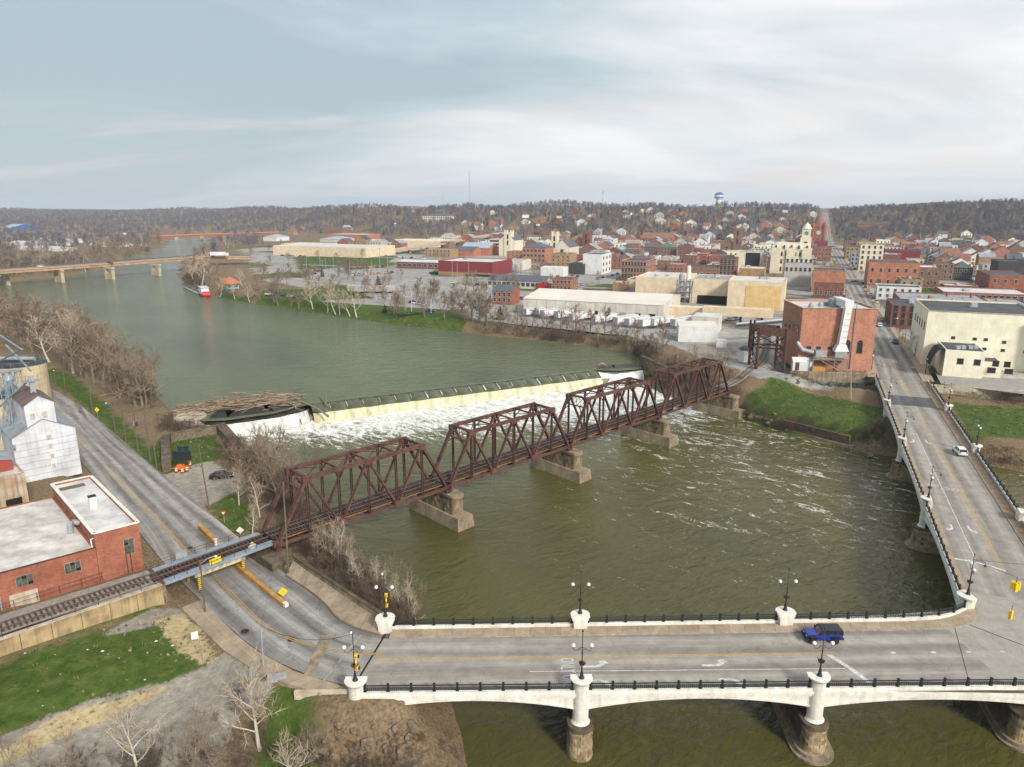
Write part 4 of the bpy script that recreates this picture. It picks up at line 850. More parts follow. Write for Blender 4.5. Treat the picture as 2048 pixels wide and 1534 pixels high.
ARROW = [(-1.6,-.12),(-.2,-.12),(.35,.05),(.65,.35),(.3,.55),(1.05,.85),(1.55,.25),(1.15,.25),(.9,-.15),(.4,-.42),(-.2,-.5),(-1.6,-.5)]
def arrow(c, a, sy=1, k=1.0, nm='turn_arrow_marking'):
    pts = [(c.x+k*(x*cos(a)-y*sy*sin(a)), c.y+k*(x*sin(a)+y*sy*cos(a)), c.z+.014) for x, y in ARROW]; m = MB().add(pts, [tuple(range(len(pts)))]); o = m.build(nm, WHIP, kind='structure')
    if o.data.polygons[0].normal.z < 0: o.data.flip_normals()
for x in (9.6, 23.4): arrow(V(x, YS(x).y+4.85, ZD), 0.0, 1)
for x in (9.9, 24.4): arrow(V(x, YS(x).y+1.75, ZD), 0.0, -1, .9)
def text_mesh(s, size, name, mat, loc, rx=0.0, rz=0.0, parent=None, sx=1.0, ext=0.002, **tg):
    c = bpy.data.curves.new(name, 'FONT'); c.body = s; c.size = size; c.align_x = 'CENTER'; c.align_y = 'CENTER'; c.extrude = ext; c.resolution_u = 2
    o = bpy.data.objects.new('tmp', c); COL.objects.link(o); me_ = bpy.data.meshes.new_from_object(o); bpy.data.objects.remove(o); bpy.data.curves.remove(c)
    me_.materials.clear(); me_.materials.append(mat); o = link(name, me_, parent, loc, **tg); o.rotation_euler = (rx, 0, rz); o.scale = (sx, 1, 1); return o
for y, l in ((4.85, 'a'), (1.75, 'b')): text_mesh('ONLY', 2.4, 'road_lettering', WHIP, (6.3, YS(6).y+y, ZD+.012), 0, -pi/2, kind='structure', sx=.42)
for o_, s in ((-5.0, 47), (-1.9, 46)): text_mesh('ONLY', 2.3, 'road_lettering', WHIP, nc(s, o_)+V(0,0,.012), 0, NA+pi/2, kind='structure', sx=.5)
for s in (75, 27):
    arrow(nc(s,-4.7), NA+pi, -1, .9); arrow(nc(s+.5,-1.6), NA+pi, 1, .9)
MB().beam(V(-15.6,77.4,ZD+.01), V(-17.5,66.9,ZD+.01), .22, .02).build('expansion_joint', DARK, kind='structure'); MB().beam(V(-18.6,77.3,ZD-.0), V(-21.4,66.9,ZD+.0), .3, .03).build('expansion_joint', KERB, kind='structure')
MB().beam(V(57.2,80,ZD+.01), V(72,63,ZD+.01), .10, .02).build('expansion_joint', DARK, kind='structure'); MB().beam(V(56,80.2,ZD+.02), V(50,67,ZD+.005), .05, .02).build('expansion_joint', DARK, kind='structure')

# ------------------------------------------------------------------ far bridges
GIRD = M('tan_girder', (202,170,138), (178,146,114), s=0.3, r=0.9, dirt=0.3, streak=0.3); ORNG = M('rusty_orange_rail', (196,132,72), (168,108,60), s=.5, r=.9)
fb_pts = [U(-110,549,16.2), U(19,540,16.2), U(128,533,16.3), U(229,526,16.4), U(322,519,16.6), U(400,513.5,16.6), U(500,513,16.0)]
t = thing('road_bridge', 'long tan girder bridge with orange railing crossing the river upstream', 'bridge', U(128,565,ZU))
ln = MB(); gd = MB(); o1 = MB(); o2 = MB(); bb = MB()
for a, b in zip(fb_pts, fb_pts[1:]):
    s_ = (b-a).normalized(); n_ = V(-s_.y, s_.x, 0)
    ln.beam(a+n_*6-V(0,0,.2), b+n_*6-V(0,0,.2), 12.6, .4); gd.beam(a+n_*.5-V(0,0,1.35), b+n_*.5-V(0,0,1.35), .6, 1.9); gd.beam(a+n_*11.5-V(0,0,1.35), b+n_*11.5-V(0,0,1.35), .6, 1.9)
    o1.beam(a+V(0,0,.15), b+V(0,0,.15), .3, .5); bb.beam(a-n_*.2-V(0,0,.35), b-n_*.2-V(0,0,.35), .3, .35); o2.beam(a+n_*12+V(0,0,.5), b+n_*12+V(0,0,.5), .3, 1.0)
ln.build('deck', ASPH, t); gd.build('girder', GIRD, t); o1.build('near_rail', ORNG, t); bb.build('fascia_band', CONL, t); o2.build('far_barrier', M('dark_barrier', (96,98,98), s=.5), t)
PLIN = M('pier_concrete_light', (196,184,158), (170,158,134), s=.4, r=.9, streak=.3)
for px, py in ((19,571),(128,565),(229,559),(322,552)):
    p = U(px, py, ZU); s_ = (fb_pts[3]-fb_pts[1]).normalized(); n_ = V(-s_.y, s_.x, 0); m = MB()
    for e in (1.5, 10.5):
        q = p+n_*e; m.box((q.x,q.y,ZU-2), (2.2,1.8,9.6), atan2(s_.y,s_.x))
    q = p+n_*6; m.box((q.x,q.y,12.8), (2.6,12.4,1.2), atan2(s_.y,s_.x)).box((q.x,q.y,ZU-2), (1.2,8,6.5), atan2(s_.y,s_.x)); m.build('pier', PLIN, t)
t = thing('road_bridge', 'distant red girder bridge over the river bend', 'bridge', U(350,482,ZU))
REDG = M('red_girder', (196,72,60), (170,60,52), s=.2, r=.8); rb = [U(300,472.5,15), U(325,471.5,15), U(401,468.5,15.5), U(500,465.8,16), U(560,464,16)]
m = MB(); m2 = MB(); m3 = MB()
for a, b in zip(rb, rb[1:]):
    s_ = (b-a).normalized(); n_ = V(-s_.y,s_.x,0); m.beam(a-V(0,0,1.6), b-V(0,0,1.6), 1, 2.4); m2.beam(a+n_*6-V(0,0,.2), b+n_*6-V(0,0,.2), 12, .4); m3.beam(a-n_*.3+V(0,0,.3), b-n_*.3+V(0,0,.3), .3, .8)
m.build('girder', REDG, t); m2.build('deck', ASPH, t); m3.build('rail', CONL, t)
for px in (350, 401):
    p = U(px, 480.5, ZU); p.y += 8; MB().box((p.x,p.y,ZU-2), (3,9,11.5), 0).build('pier', PLIN, t)
hw = smooth([U(690,513,9.3), U(740,507,11), U(800,499,13.5), U(870,488,16), U(940,477,17.5), U(1010,465.5,19), U(1060,457.5,21), U(1095,451,24)], 1)
t = thing('highway_viaduct', 'long pale concrete viaduct climbing from the shops towards the hill', 'viaduct', hw[0])
m = MB(); m2 = MB(); m3 = MB()
for a, b in zip(hw, hw[1:]):
    s_ = (b-a).normalized(); n_ = V(-s_.y,s_.x,0).normalized(); m.beam(a-V(0,0,.8), b-V(0,0,.8), 14, 1.4); m2.beam(a+n_*7+V(0,0,.4), b+n_*7+V(0,0,.4), .4, 1.1); m3.beam(a-n_*7+V(0,0,.3), b-n_*7+V(0,0,.3), .4, 1.1)
m.build('deck', CONL, t); m2.build('barrier', CONL, t); m3.build('barrier', M('weathered_guardrail', (196,160,120), (170,150,130), s=.3), t)
for a in hw[2:-1]: MB().box((a.x,a.y,5), (2,10,a.z-6.2), 0.3).build('pier', PLIN, t)

# ------------------------------------------------------------------ left bank: street, underpass, railway, buildings
between(LIND_L, LIND_R, 'road', ASPH, 0.0, kind='structure')
yc = smooth([U(a,b,z) for a,b,z in ((60,778,6.2),(155,877,5.5),(215,937,5.2),(275,997,4.8),(330,1057,4.6),(372,1100,4.45),(430,1152,4.8),(505,1236,6.1),(548,1272,6.9),(620,1293,7.7),(700,1306,8.0),(768,1310,8.0))], 2)
for p in yc:                                       # keep the paint on the road surface
    best = min(range(len(LINDM)-1), key=lambda i: (LINDM[i]-p).length); a, b = LINDM[best], LINDM[best+1]
    best2 = min(range(1, len(LINDM)), key=lambda i: (LINDM[i]-p).length); p.z = LINDM[best2].z
yc = smooth(yc, 1)
def rz_(p):                                        # height of the street at a point
    k = min(range(len(LINDM)), key=lambda i: (LINDM[i]-p).xy.length); z = LINDM[k].z
    for a, b in ((k-1, k), (k, k+1)):
        if a >= 0 and b < len(LINDM):
            e = LINDM[b]-LINDM[a]; t = ((p-LINDM[a]).x*e.x+(p-LINDM[a]).y*e.y)/(e.x**2+e.y**2+1e-9)
            if 0 <= t <= 1: z = LINDM[a].z+e.z*t
    return z
for p in yc: p.z = rz_(p)
for o_ in (-.14, .14): ribbon(offs(yc, o_), 0.12, 'lane_marking', YELP, 0.05, kind='structure')
for px, py, r_ in ((490,1264,.5),(582,1282,.38),(632,1363,.42),(290,1050,.45),(330,1048,.4),(268,985,.4),(160,823,.35),(380,1095,.4)):
    q = U(px, py, 6); q = U(px, py, rz_(q)); MB().lathe((q.x,q.y,rz_(q)+.005), [(r_,0),(r_,.012)], 14).build('manhole_cover', RUSTD, kind='structure')
# right sidewalk with its retaining wall
wall_px = [(586,1122,6.0),(615,1144,6.4),(660,1174,7.0),(715,1211,7.6),(764,1243,8.0)]
wl_ = [U(*p) for p in wall_px]; kr = [U(*p) for p in ((572,1152,5.9),(580,1157,6.0),(622,1184,6.9),(655,1212,7.5),(672,1236,7.8),(712,1258,8.0),(760,1271,8.0))]
fw, fk = path_at(smooth(wl_, 1)), path_at(smooth(kr, 2)); sd2 = link('sidewalk_bank', None, kind='structure')
for i in range(17):
    q = [fk(i/17+.001), fk((i+1)/17-.001), fw((i+1)/17-.001), fw(i/17+.001)]; zz = max(p.z for p in q[:2])
    vs = [(p.x,p.y,p.z-.1) for p in q]+[(p.x,p.y,p.z+.14) for p in q]; MB().add(vs, [(0,1,5,4),(1,2,6,5),(2,3,7,6),(3,0,4,7),(4,5,6,7)]).build('slab', SLAB, sd2)
kb = MB()
for i in range(34): kb.beam(fk(i/34)+V(0,0,.08), fk((i+1)/34)+V(0,0,.08), .2, .18)
kb.build('kerb', SLABB, sd2)
rw = thing('retaining_wall', 'low weathered concrete wall between sidewalk and scrubby river bank', 'wall', wl_[0])
for i in range(9):
    a, b = fw(i/9+.002), fw((i+1)/9-.002); n_ = (b-a).normalized(); n_ = V(-n_.y, n_.x, 0)
    MB().beam(a+n_*.2-V(0,0,.6), b+n_*.2-V(0,0,.6), .36, 2.9).build('panel', CONC, rw); MB().beam(a+n_*.2+V(0,0,.92), b+n_*.2+V(0,0,.92), .5, .16).build('coping', STOND, rw)
# left sidewalk
sl = [(362,1217,5.6),(400,1255,5.9),(445,1300,6.6),(500,1336,7.3),(560,1365,7.8),(640,1388,8.0)]; sr = [(405,1200,5.2),(428,1226,5.8),(470,1268,6.5),(515,1304,7.2),(592,1346,7.8),(680,1372,8.0)]
fl, fr = path_at([U(*p) for p in sl]), path_at([U(*p) for p in sr]); sd3 = link('sidewalk_left', None, kind='structure')
for i in range(15):
    q = [fr(i/15+.001), fr((i+1)/15-.001), fl((i+1)/15-.001), fl(i/15+.001)]
    for h0, h1 in ((0, .5), (.5, 1)):
        w = [q[0].lerp(q[3], h0+.004), q[1].lerp(q[2], h0+.004), q[1].lerp(q[2], h1-.004), q[0].lerp(q[3], h1-.004)]
        MB().add([(p.x,p.y,p.z-.5) for p in w]+[(p.x,p.y,p.z+.12) for p in w], [(0,1,5,4),(1,2,6,5),(2,3,7,6),(3,0,4,7),(4,5,6,7)]).build('slab', SLAB, sd3)
# median barrier
def barrier(pts, label):
    t = thing('median_barrier', label, 'barrier', pts[0], 0, 'yellow concrete barriers in the underpass')
    P = resample(pts, 2.6)
    for a, b in zip(P, P[1:]):
        e = (b-a)*.008; MB().beam(a+e+V(0,0,.42), b-e+V(0,0,.42), .62, .95).build('segment', YORG, t)
    MB().box((P[-1].x,P[-1].y,P[-1].z-.1), (.5,.7,1.15), .8).build('end_cap', WHIT, t)
barrier([U(400,1058,4.55), U(432,1090,4.5)], 'short faded yellow concrete barrier beyond the railway overpass')
barrier([U(449,1114,4.6), U(472,1135,4.75), U(520,1176,5.3), U(572,1219,6.3)], 'long faded yellow concrete barrier dividing the lanes this side of overpass')
# railway overpass
R1 = TA+TN*2.8+V(0,0,ZB+1.0)-TE*.3; R0 = RAILP[-1].copy(); od = (R1-R0).normalized(); on = V(-od.y, od.x, 0).normalized(); oL = (R1-R0).length
ov = thing('rail_overpass', 'grey decked railway girder overpass above the street, yellow sign on it', 'overpass', R0)
B0 = R0-V(0,0,.35)
for w, l in ((-2.15, 'near'), (2.15, 'far')):
    MB().beam(B0+on*w, B0+on*w+od*oL, 1.15, .08).build('walkway_plate', GREYP, ov)
    MB().beam(B0+on*w*1.27-V(0,0,.18), B0+on*w*1.27+od*oL-V(0,0,.18), .08, .34).build('edge_plate', GREYP, ov)
for w in (-1.1, 1.1): MB().beam(B0+on*w-V(0,0,.62), B0+on*w+od*oL-V(0,0,.62), .4, .85).build('stringer', RUSTD, ov)
tm = MB(); n = int(oL/.6)
for i in range(n): tm.beam(B0+od*(i*oL/n+.2)-on*1.35+V(0,0,-.02), B0+od*(i*oL/n+.2)+on*1.35+V(0,0,-.02), .26, .22)
tm.build('tie_deck', TIMB, ov, kind='stuff')
for w in (-.74, .74): MB().beam(R0+on*w, R1+on*w, .13, .17).build('rail', RAILS, ov)
CHEV = M('rusty_white_girder', (206,200,182), (176,160,132), s=.9, r=.85, dirt=.4, streak=.4, ds=.6)
g0, g1 = .30*oL, .735*oL
for w in (-1.9, 1.9):
    MB().beam(B0+on*w+od*g0-V(0,0,.75), B0+on*w+od*g1-V(0,0,.75), .35, 1.15).build('girder', CHEV, ov)
m = MB(); k = 0
for f in np.arange(g0+.6, g1-.6, 1.15):
    q = B0-on*2.085+od*f; m.add([q+V(0,0,-1.25), q+od*.45+V(0,0,-1.25), q+od*.95+V(0,0,-.25), q+od*.5+V(0,0,-.25)], [(0,1,2,3)])
m.build('warning_stripe', M('faded_yellow', (224,196,120), (206,186,140), s=1), ov)
for f in (g0+.5, g1-.4):
    for w in (-1.9, 1.9):
        q = B0+on*w+od*f; z0 = rz_(q)-.1; h = q.z-1.35-z0; MB().box((q.x,q.y,z0), (.38,.38,h), atan2(od.y,od.x)).build('column', YELO, ov)
        m = MB()
        for i in range(7): m.box((q.x,q.y,z0+.15+i*h/7), (.40,.40,h/17), atan2(od.y,od.x))
        m.build('column_stripe', BLAK, ov)
sx_ = -on*2.32
def overs(f, w, h, mat, z=.35, nm='sign_panel', side=1, lab=None):
    q = R0+od*(f*oL)+sx_*side; a = atan2(od.y,od.x); o = MB().box((q.x,q.y,q.z-h/2+z), (w,.06,h), a).build(nm, mat, ov); 
    if lab: o['label'] = lab
    return q, a
q, a = overs(.47, 1.75, 1.0, YELO, -.05, lab='yellow low clearance sign with black lettering')
text_mesh('13 FT', .42, 'sign_text', BLAK, q-V(R0)+sx_*.015+V(0,0,.02), pi/2, a, ov, ext=.004); 
q, a = overs(.31, 1.7, 1.0, GALV, .5, side=-1, lab='grey back of a sign on the far railing')
q = R0+od*(.80*oL)+sx_; c = q+V(0,0,.2); MB().add([c-od*.72, c-V(0,0,.72), c+od*.72, c+V(0,0,.72)], [(0,1,2,3),(3,2,1,0)]).build('diamond_sign', WHIT, ov)
for s_ in (-1, 1):
    fr_ = MB()
    for i in range(9):
        p = R0+on*2.6*s_+od*(oL*(.03+.1*i)); fr_.beam(p-V(0,0,.5), p+V(0,0,.75), .06)
    for z in (.25, .72): fr_.beam(R0+on*2.6*s_+V(0,0,z), R0+on*2.6*s_+od*oL*.86+V(0,0,z), .04)
    fr_.build('handrail', RUST, ov)
# embankment track, retaining wall and fences
RD = (RAILP[-1]-RAILP[0]).normalized(); RNN = V(-RD.y, RD.x, 0); RL_ = (RAILP[-1]-RAILP[0]).length
tk = thing('railway_track', 'railway track on pale ballast beside the brick building', 'track', RAILP[2])
BALL = M('pale_ballast', (168,158,146), (128,118,108), s=5, r=.95, bump=.8, bs=9, dirt=.3)
rp = [p-V(0,0,.28) for p in RAILP]; between(offs(rp, 2.7), offs(rp, -2.6), 'ballast', BALL, 0.02, tk); 
for o in tk.children: o.data.transform(Matrix.Translation(-Vector(tk.location)))
tm = MB(); n = int(RL_/.62); Rr = random.Random(9)
for i in range(n):
    q = RAILP[0]+RD*(i*.62)-V(0,0,.2); tm.beam(q-RNN*(1.3+Rr.uniform(-.08,.08)), q+RNN*1.3, .24, .14)
tm.build('tie_deck', TIMB, tk, kind='stuff')
for w in (-.74, .74): MB().beam(RAILP[0]+RNN*w, RAILP[-1]+RNN*w, .12, .16).build('rail', RAILS, tk)
rw = thing('retaining_wall', 'long tan concrete wall holding up the railway above the lawn', 'wall', RAILP[2]-RNN*2.8)
WALT = M('tan_wall_concrete', (186,164,124), (158,136,100), s=.5, r=.95, dirt=.45, streak=.4, ds=.9, bump=.3)
n = 11; e0 = RAILP[-1]-RNN*2.75+RD*.6; e1 = RAILP[0]-RNN*2.75
for i in range(n):
    a, b = e0.lerp(e1, i/n+.0008), e0.lerp(e1, (i+1)/n-.0008); MB().beam(a-V(0,0,2.55), b-V(0,0,2.55), .5, 4.5).build('panel', WALT, rw)
MB().beam(e0-V(0,0,2.6)+RD*.2, e0-V(0,0,2.6)+RNN*6+RD*.2, .6, 4.6).build('end_wall', RUBB, rw); MB().beam(e0+V(0,0,-.28), e1+V(0,0,-.28), .62, .14).build('coping', CONL, rw)
def pipe_fence(a, b, label, step=2.5, h=1.05):
    t = thing('pipe_fence', label, 'fence', a, 0, 'rusty pipe fences by the track'); n = int((b-a).length/step)
    for i in range(n+1):
        p = a.lerp(b, i/n); MB().beam(p, p+V(0,0,h), .07).build('post', RUST, t)
    for z in (.45, h-.06): MB().beam(a+V(0,0,z), b+V(0,0,z), .045).build('rail', RUST, t)
pipe_fence(e0-V(0,0,.25), e1-V(0,0,.25), 'rusty pipe fence on top of the tan railway retaining wall'); f0 = U(205,1158,8.0); pipe_fence(f0, f0-RD*34, 'rusty pipe fence along the foot of the brick building')
# --- brick works building at lower left
BRK = lambda n, c, c2: M(n, c, c2, s=.5, r=.92, bump=.15, dirt=.25, streak=.2, ds=.6, brick=((.72,.66,.62,1), .42, .15), k=.84)
BR_RED = BRK('red_brick', (188,124,100), (168,102,80)); BR_DK = BRK('dark_red_brick', (158,108,94), (136,88,76)); BR_OR = BRK('orange_brick', (214,150,120), (196,130,102)); BR_BR = BRK('brown_brick', (164,132,114), (142,112,96)); BR_TAN = BRK('tan_brick', (200,168,124), (178,146,104))
ROOFW = M('white_dirty_roof', (240,238,234), (216,212,206), s=.35, r=.85, dirt=.42, ds=.7, k=.82); ROOFG = M('grey_dirty_roof', (228,224,216), (192,184,174), s=.35, r=.9, dirt=.5, ds=.6)
PANE = M('dirty_pane', (96,104,98), (60,66,64), s=2.5, r=.3)
def wbox(t, o, ex, ey, w, d, z0, z1, wall, roof, par=.35, pc=None, name='wall'):
    # walls + parapet + roof sheet; o = front-left corner, ex along the front, ey to the back
    c = [o, o+ex*w, o+ex*w+ey*d, o+ey*d]; m = MB()
    ci = [o+ex*.3+ey*.3, o+ex*(w-.3)+ey*.3, o+ex*(w-.3)+ey*(d-.3), o+ex*.3+ey*(d-.3)]
    vs = [(p.x,p.y,z) for z in (z0, z1) for p in c]+[(p.x,p.y,z) for z in (z1, z1-par) for p in ci]
    m.add(vs, [(0,1,5,4),(1,2,6,5),(2,3,7,6),(3,0,4,7),(4,5,9,8),(5,6,10,9),(6,7,11,10),(7,4,8,11),(8,9,13,12),(9,10,14,13),(10,11,15,14),(11,8,12,15)])
    m.build(name, wall, t); r = MB().add([(p.x,p.y,z1-par+.004) for p in ci], [(0,1,2,3)]); r.build('roof', roof, t)
    if pc:
        m = MB(); k = c+[c[0]]
        for a, b in zip(k, k[1:]): m.beam(V(a.x,a.y,z1+.05), V(b.x,b.y,z1+.05), .5, .12)
        m.build('parapet_coping', pc, t)
def multi_window(t, o, ex, w, h, cols, rows, mat=PANE, fr=None, open_=()):   # steel sash window, panes as sub-parts
    n_ = V(ex.y, -ex.x, 0); f = MB().beam(o+V(0,0,h/2)+ex*(-.06)+n_*.0, o+ex*(w+.06)+V(0,0,h/2), .12, h+.14); wn = f.build('window', fr or CONC, t)
    for i in range(cols):
        for j in range(rows):
            p = o+ex*(w*(i+.5)/cols)+n_*.075+V(0,0,h*(j+.06)/rows); MB().box(p, (w/cols-.07, .04, h/rows*.9), atan2(ex.y, ex.x)).build('pane', DARK if (i, j) in open_ else mat, wn)
bx = V(.7605,.6494,0); by = V(-.688,.726,0); P0 = V(-58.5,91.3,0)
bb_ = thing('brick_building', 'red brick works with dirty white flat roof beside the railway track', 'building', (P0.x,P0.y,7.9))
wbox(bb_, P0, bx, by, 5.7, 25.3, 7.2, 14.75, BR_RED, ROOFW, .28, WHIT, 'tall_wall')
L0 = P0-bx*30; wbox(bb_, L0, bx, by, 29.95, 25.2, 7.2, 12.65, BR_RED, ROOFG, .15, None, 'low_wall')
MB().beam(L0+V(0,0,12.7)-by*.05, P0+V(0,0,12.7)-by*.05, .2, .12).build('roof_edge', RUST, bb_)
for dx in (.6, 6.2, 12.0, 18.2): multi_window(bb_, P0-bx*(dx+3.4)-by*.02+V(0,0,10.0), bx, 1.9, 1.45, 3, 3, open_=((1,2),(2,0)))
multi_window(bb_, P0+bx*3.5-by*.02+V(0,0,10.4), bx, 1.25, 2.3, 2, 5, open_=((0,3),))
MB().box(P0-bx*9.0-by*.04+V(0,0,7.25), (3.2,.2,1.9), atan2(bx.y,bx.x)).build('boarded_opening', CONL, bb_); MB().box(P0-bx*14.5-by*.04+V(0,0,7.0), (5.0,.2,1.5), atan2(bx.y,bx.x)).build('boarded_opening', CONL, bb_)
MB().beam(P0-bx*11.6-by*.12+V(0,0,7.3), P0-bx*11.6-by*.12+V(0,0,12.6), .16).build('downpipe', GALV, bb_)
for dx in (3.55, 4.1): MB().tube([P0+bx*dx-by*.15+V(0,0,7.3), P0+bx*dx-by*.15+V(0,0,11.6)], .07, 6).build('rusty_pipe', RUST, bb_)
q = P0+bx*2.6+by*11+V(0,0,14.4); MB().box(q, (1.0,1.0,1.9), .7).build('roof_vent', WHIT, bb_); MB().box(q+V(0,0,1.9), (1.1,1.1,.06), .7).build('vent_cap', RUSTD, bb_)
q = P0-bx*1.3+by*8+V(0,0,12.5); MB().tube([q, q+V(0,0,1.3), q+V(0,0,1.6)+bx*.5, q+V(0,0,1.3)+bx*1.2], .42, 10).build('duct_elbow', GALV, bb_)
MB().tube([P0-bx*.15-by*.2+V(0,0,14.2), P0-bx*.5-by*.2+V(0,0,14.1), P0-bx*.45-by*.2+V(0,0,12.9)], .10, 6).build('scupper_pipe', WHIT, bb_)
q = P0+bx*.3+by*22.5+V(0,0,14.49); MB().box(q+bx*2, (3.6,1.6,.02), atan2(bx.y,bx.x)).build('roof_stain', M('brown_stain', (120,104,90), s=1), bb_)
# --- grain elevator
CORW = M('white_corrugated', (236,238,240), (214,218,222), s=.35, r=.6, dirt=.22, streak=.2, ds=.8, corr=9.0, bump=.25); CORG = M('grey_corrugated', (168,174,180), (140,146,152), s=.4, r=.55, dirt=.3, corr=8.0, bump=.25)
RSTR = M('rust_streaked_sheet', (206,196,176), (176,140,100), s=.45, r=.8, dirt=.2, streak=.55, corr=5.0); ROOFR = M('rusty_sheet_roof', (132,112,104), (104,84,76), s=.5, r=.7, dirt=.35, corr=6.0)
BEIG = M('beige_silo', (214,198,162), (196,178,142), s=.3, r=.85, dirt=.2, streak=.3)
ex, ey = V(.7193,.6947,0), V(-.6947,.7193,0)
ge = thing('grain_elevator', 'white corrugated grain elevator with gabled cupola and spouts', 'grain elevator', (-92,133,6.3))
E0 = V(-88.7,137.8,0)-ex*10.8
def gable(t, o, w, d, z0, ze, za, wall, roof, nm='wall', ov_=.25, exx=ex, eyy=ey, rn='roof'):
    c = [o, o+exx*w, o+exx*w+eyy*d, o+eyy*d]; m = MB(); a0, a1 = o+exx*w/2, o+exx*w/2+eyy*d
    vs = [(p.x,p.y,z0) for p in c]+[(p.x,p.y,ze) for p in c]+[(a0.x,a0.y,za),(a1.x,a1.y,za)]
    m.add(vs, [(0,1,5,8,4),(1,2,6,5),(2,3,7,9,6),(3,0,4,7),(3,2,1,0)]); m.build(nm, wall, t)
    r = MB(); s = (za-ze)/(w/2)
    for sg in (-1, 1):
        e0 = a0+exx*sg*(w/2+ov_)-eyy*ov_; e1 = a1+exx*sg*(w/2+ov_)+eyy*ov_; b0 = a0-eyy*ov_; b1 = a1+eyy*ov_; ez = ze-s*ov_
        q = [(e0.x,e0.y,ez+.03),(e1.x,e1.y,ez+.03),(b1.x,b1.y,za+.03),(b0.x,b0.y,za+.03)]; r.add(q+[(x,y,z+.12) for x,y,z in q], [(0,1,2,3),(7,6,5,4),(0,4,5,1),(1,5,6,2),(2,6,7,3),(3,7,4,0)])
    r.build(rn, roof, t)
gable(ge, E0, 10.8, 12, 5.8, 15.8, 18.6, CORW, CORG); gable(ge, E0+ex*2.8-ey*.05, 5.0, 11, 16.0, 21.8, 23.4, CORW, ROOFR, 'cupola_wall', rn='cupola_roof')
for z in np.arange(7.6, 15.6, 1.35): MB().beam(E0-ey*.03+V(0,0,z), E0+ex*10.8-ey*.03+V(0,0,z), .05, .04).build('sheet_seam', CORG, ge)
for dx in (3.9, 6.0): MB().box(E0+ex*dx-ey*.12+V(0,0,18.6), (1.2,.12,1.7), atan2(ex.y,ex.x)).build('window_frame', WHIT, ge); MB().box(E0+ex*dx-ey*.2+V(0,0,18.8), (.85,.08,1.3), atan2(ex.y,ex.x)).build('shutter', M('grey_board', (188,186,180), s=2), ge)
for z in (8.2, 10.3, 12.4, 14.2): MB().box(E0+ex*6.1-ey*.12+V(0,0,z), (.9,.1,1.2), atan2(ex.y,ex.x)).build('window_frame', WHIT, ge); MB().box(E0+ex*6.1-ey*.18+V(0,0,z+.12), (.65,.06,.9), atan2(ex.y,ex.x)).build('shutter', M('grey_board', (188,186,180), s=2), ge)
hq = E0+ex*5.4+ey*4; MB().box(hq+V(0,0,23.0), (.9,.9,3.6), .7).build('head_leg', GALV, ge); MB().box(hq+V(0,0,25.6), (2.8,1.6,.14), .77).build('head_platform', GREYP, ge)
MB().lathe((0,0,0), [(.85,-.45),(.85,.45)], 16).build('head_drum', GALV, ge).location = (0,0,0)
dr = ge.children[-1]; dr.data.transform(Matrix.Rotation(pi/2, 4, 'X')); dr.location = hq+V(0,0,26.9)-V(ge.location); dr.data.transform(Matrix.Translation(V(ge.location)))
for a in range(6): MB().beam(hq+V(1.2*cos(a),.8*sin(a),25.7), hq+V(1.2*cos(a),.8*sin(a),26.7), .05).build('platform_post', GREYP, ge)
def silo(px, Y, r, z1, label, mat=BEIG):
    x = XAT(px, Y, z1); t = thing('silo', label, 'silo', (x,Y,6)); MB().lathe((x,Y,0), [(r,5.5),(r,z1)], 32).build('shell', mat, t, False)
    for z in np.arange(7.5, z1-.5, 1.5): MB().lathe((x,Y,0), [(r+.02,z),(r+.05,z+.03),(r+.05,z+.1),(r+.02,z+.13)], 32, cap=False).build('hoop', CONL, t)
    MB().lathe((x,Y,0), [(r+.12,z1),(r+.12,z1+.25),(r-.4,z1+.4),(.4,z1+1.0),(.1,z1+1.1)], 32).build('silo_roof', M('dark_silo_roof', (70,72,76), s=.8), t)
    n = 20; m = MB()
    for i in range(n): a = 2*pi*i/n; m.beam((x+r*cos(a),Y+r*sin(a),z1+.2), (x+r*cos(a),Y+r*sin(a),z1+1.2), .05)
    m.lathe((x,Y,0), [(r,z1+1.15),(r+.04,z1+1.19),(r,z1+1.23)], n, cap=False); m.build('roof_railing', GREYP, t); return V(x,Y,z1)
s1 = silo(38, 190, 6.3, 17.6, 'beige concrete silo with dark roof beside the bare riverside trees'); s2 = silo(-22, 150, 5.0, 19.0, 'beige concrete silo cut by the left edge behind the corrugated elevator')
MB().tube([s1+V(-5,-1,1.6), s1+V(5.2,-1,1.6)], .55, 10).build('roof_conveyor', GALV, None, label='pale conveyor tube lying across the silo roof', cat='conveyor')
lt = thing('elevator_leg', 'tall grey bucket elevator leg with pipe spouts at the left edge', 'elevator leg', (XAT(8,160,6.3),160,6.3)); lx = V(lt.location); lz = ZAT(8,640,160)
for dx in (-.5, .7): MB().beam(lx+V(dx,0,0), V(lx.x+dx,lx.y,lz), .55, .6).build('leg_casing', GREYP, lt)
m = MB()
for i in range(14):
    z = 6.5+i*(lz-7)/14; m.beam((lx.x-1.6,lx.y-1.2,z), (lx.x+1.6,lx.y-1.2,z), .08).beam((lx.x-1.6,lx.y-1.2,z), (lx.x+1.6,lx.y-1.2,z+(lz-7)/14), .07)
for dx in (-1.6,1.6): m.beam((lx.x+dx,lx.y-1.2,6.3), (lx.x+dx,lx.y-1.2,lz), .1)
m.build('ladder_tower', GREYP, lt)
dq = V(XAT(18,150,0),150,ZAT(18,757,150)); dq.x = XAT(18,150,dq.z); MB().lathe((dq.x,dq.y,0), [(.9,dq.z-.7),(1.0,dq.z-.2),(.5,dq.z+.8),(.25,dq.z+1.1)], 14).build('distributor', GALV, lt)
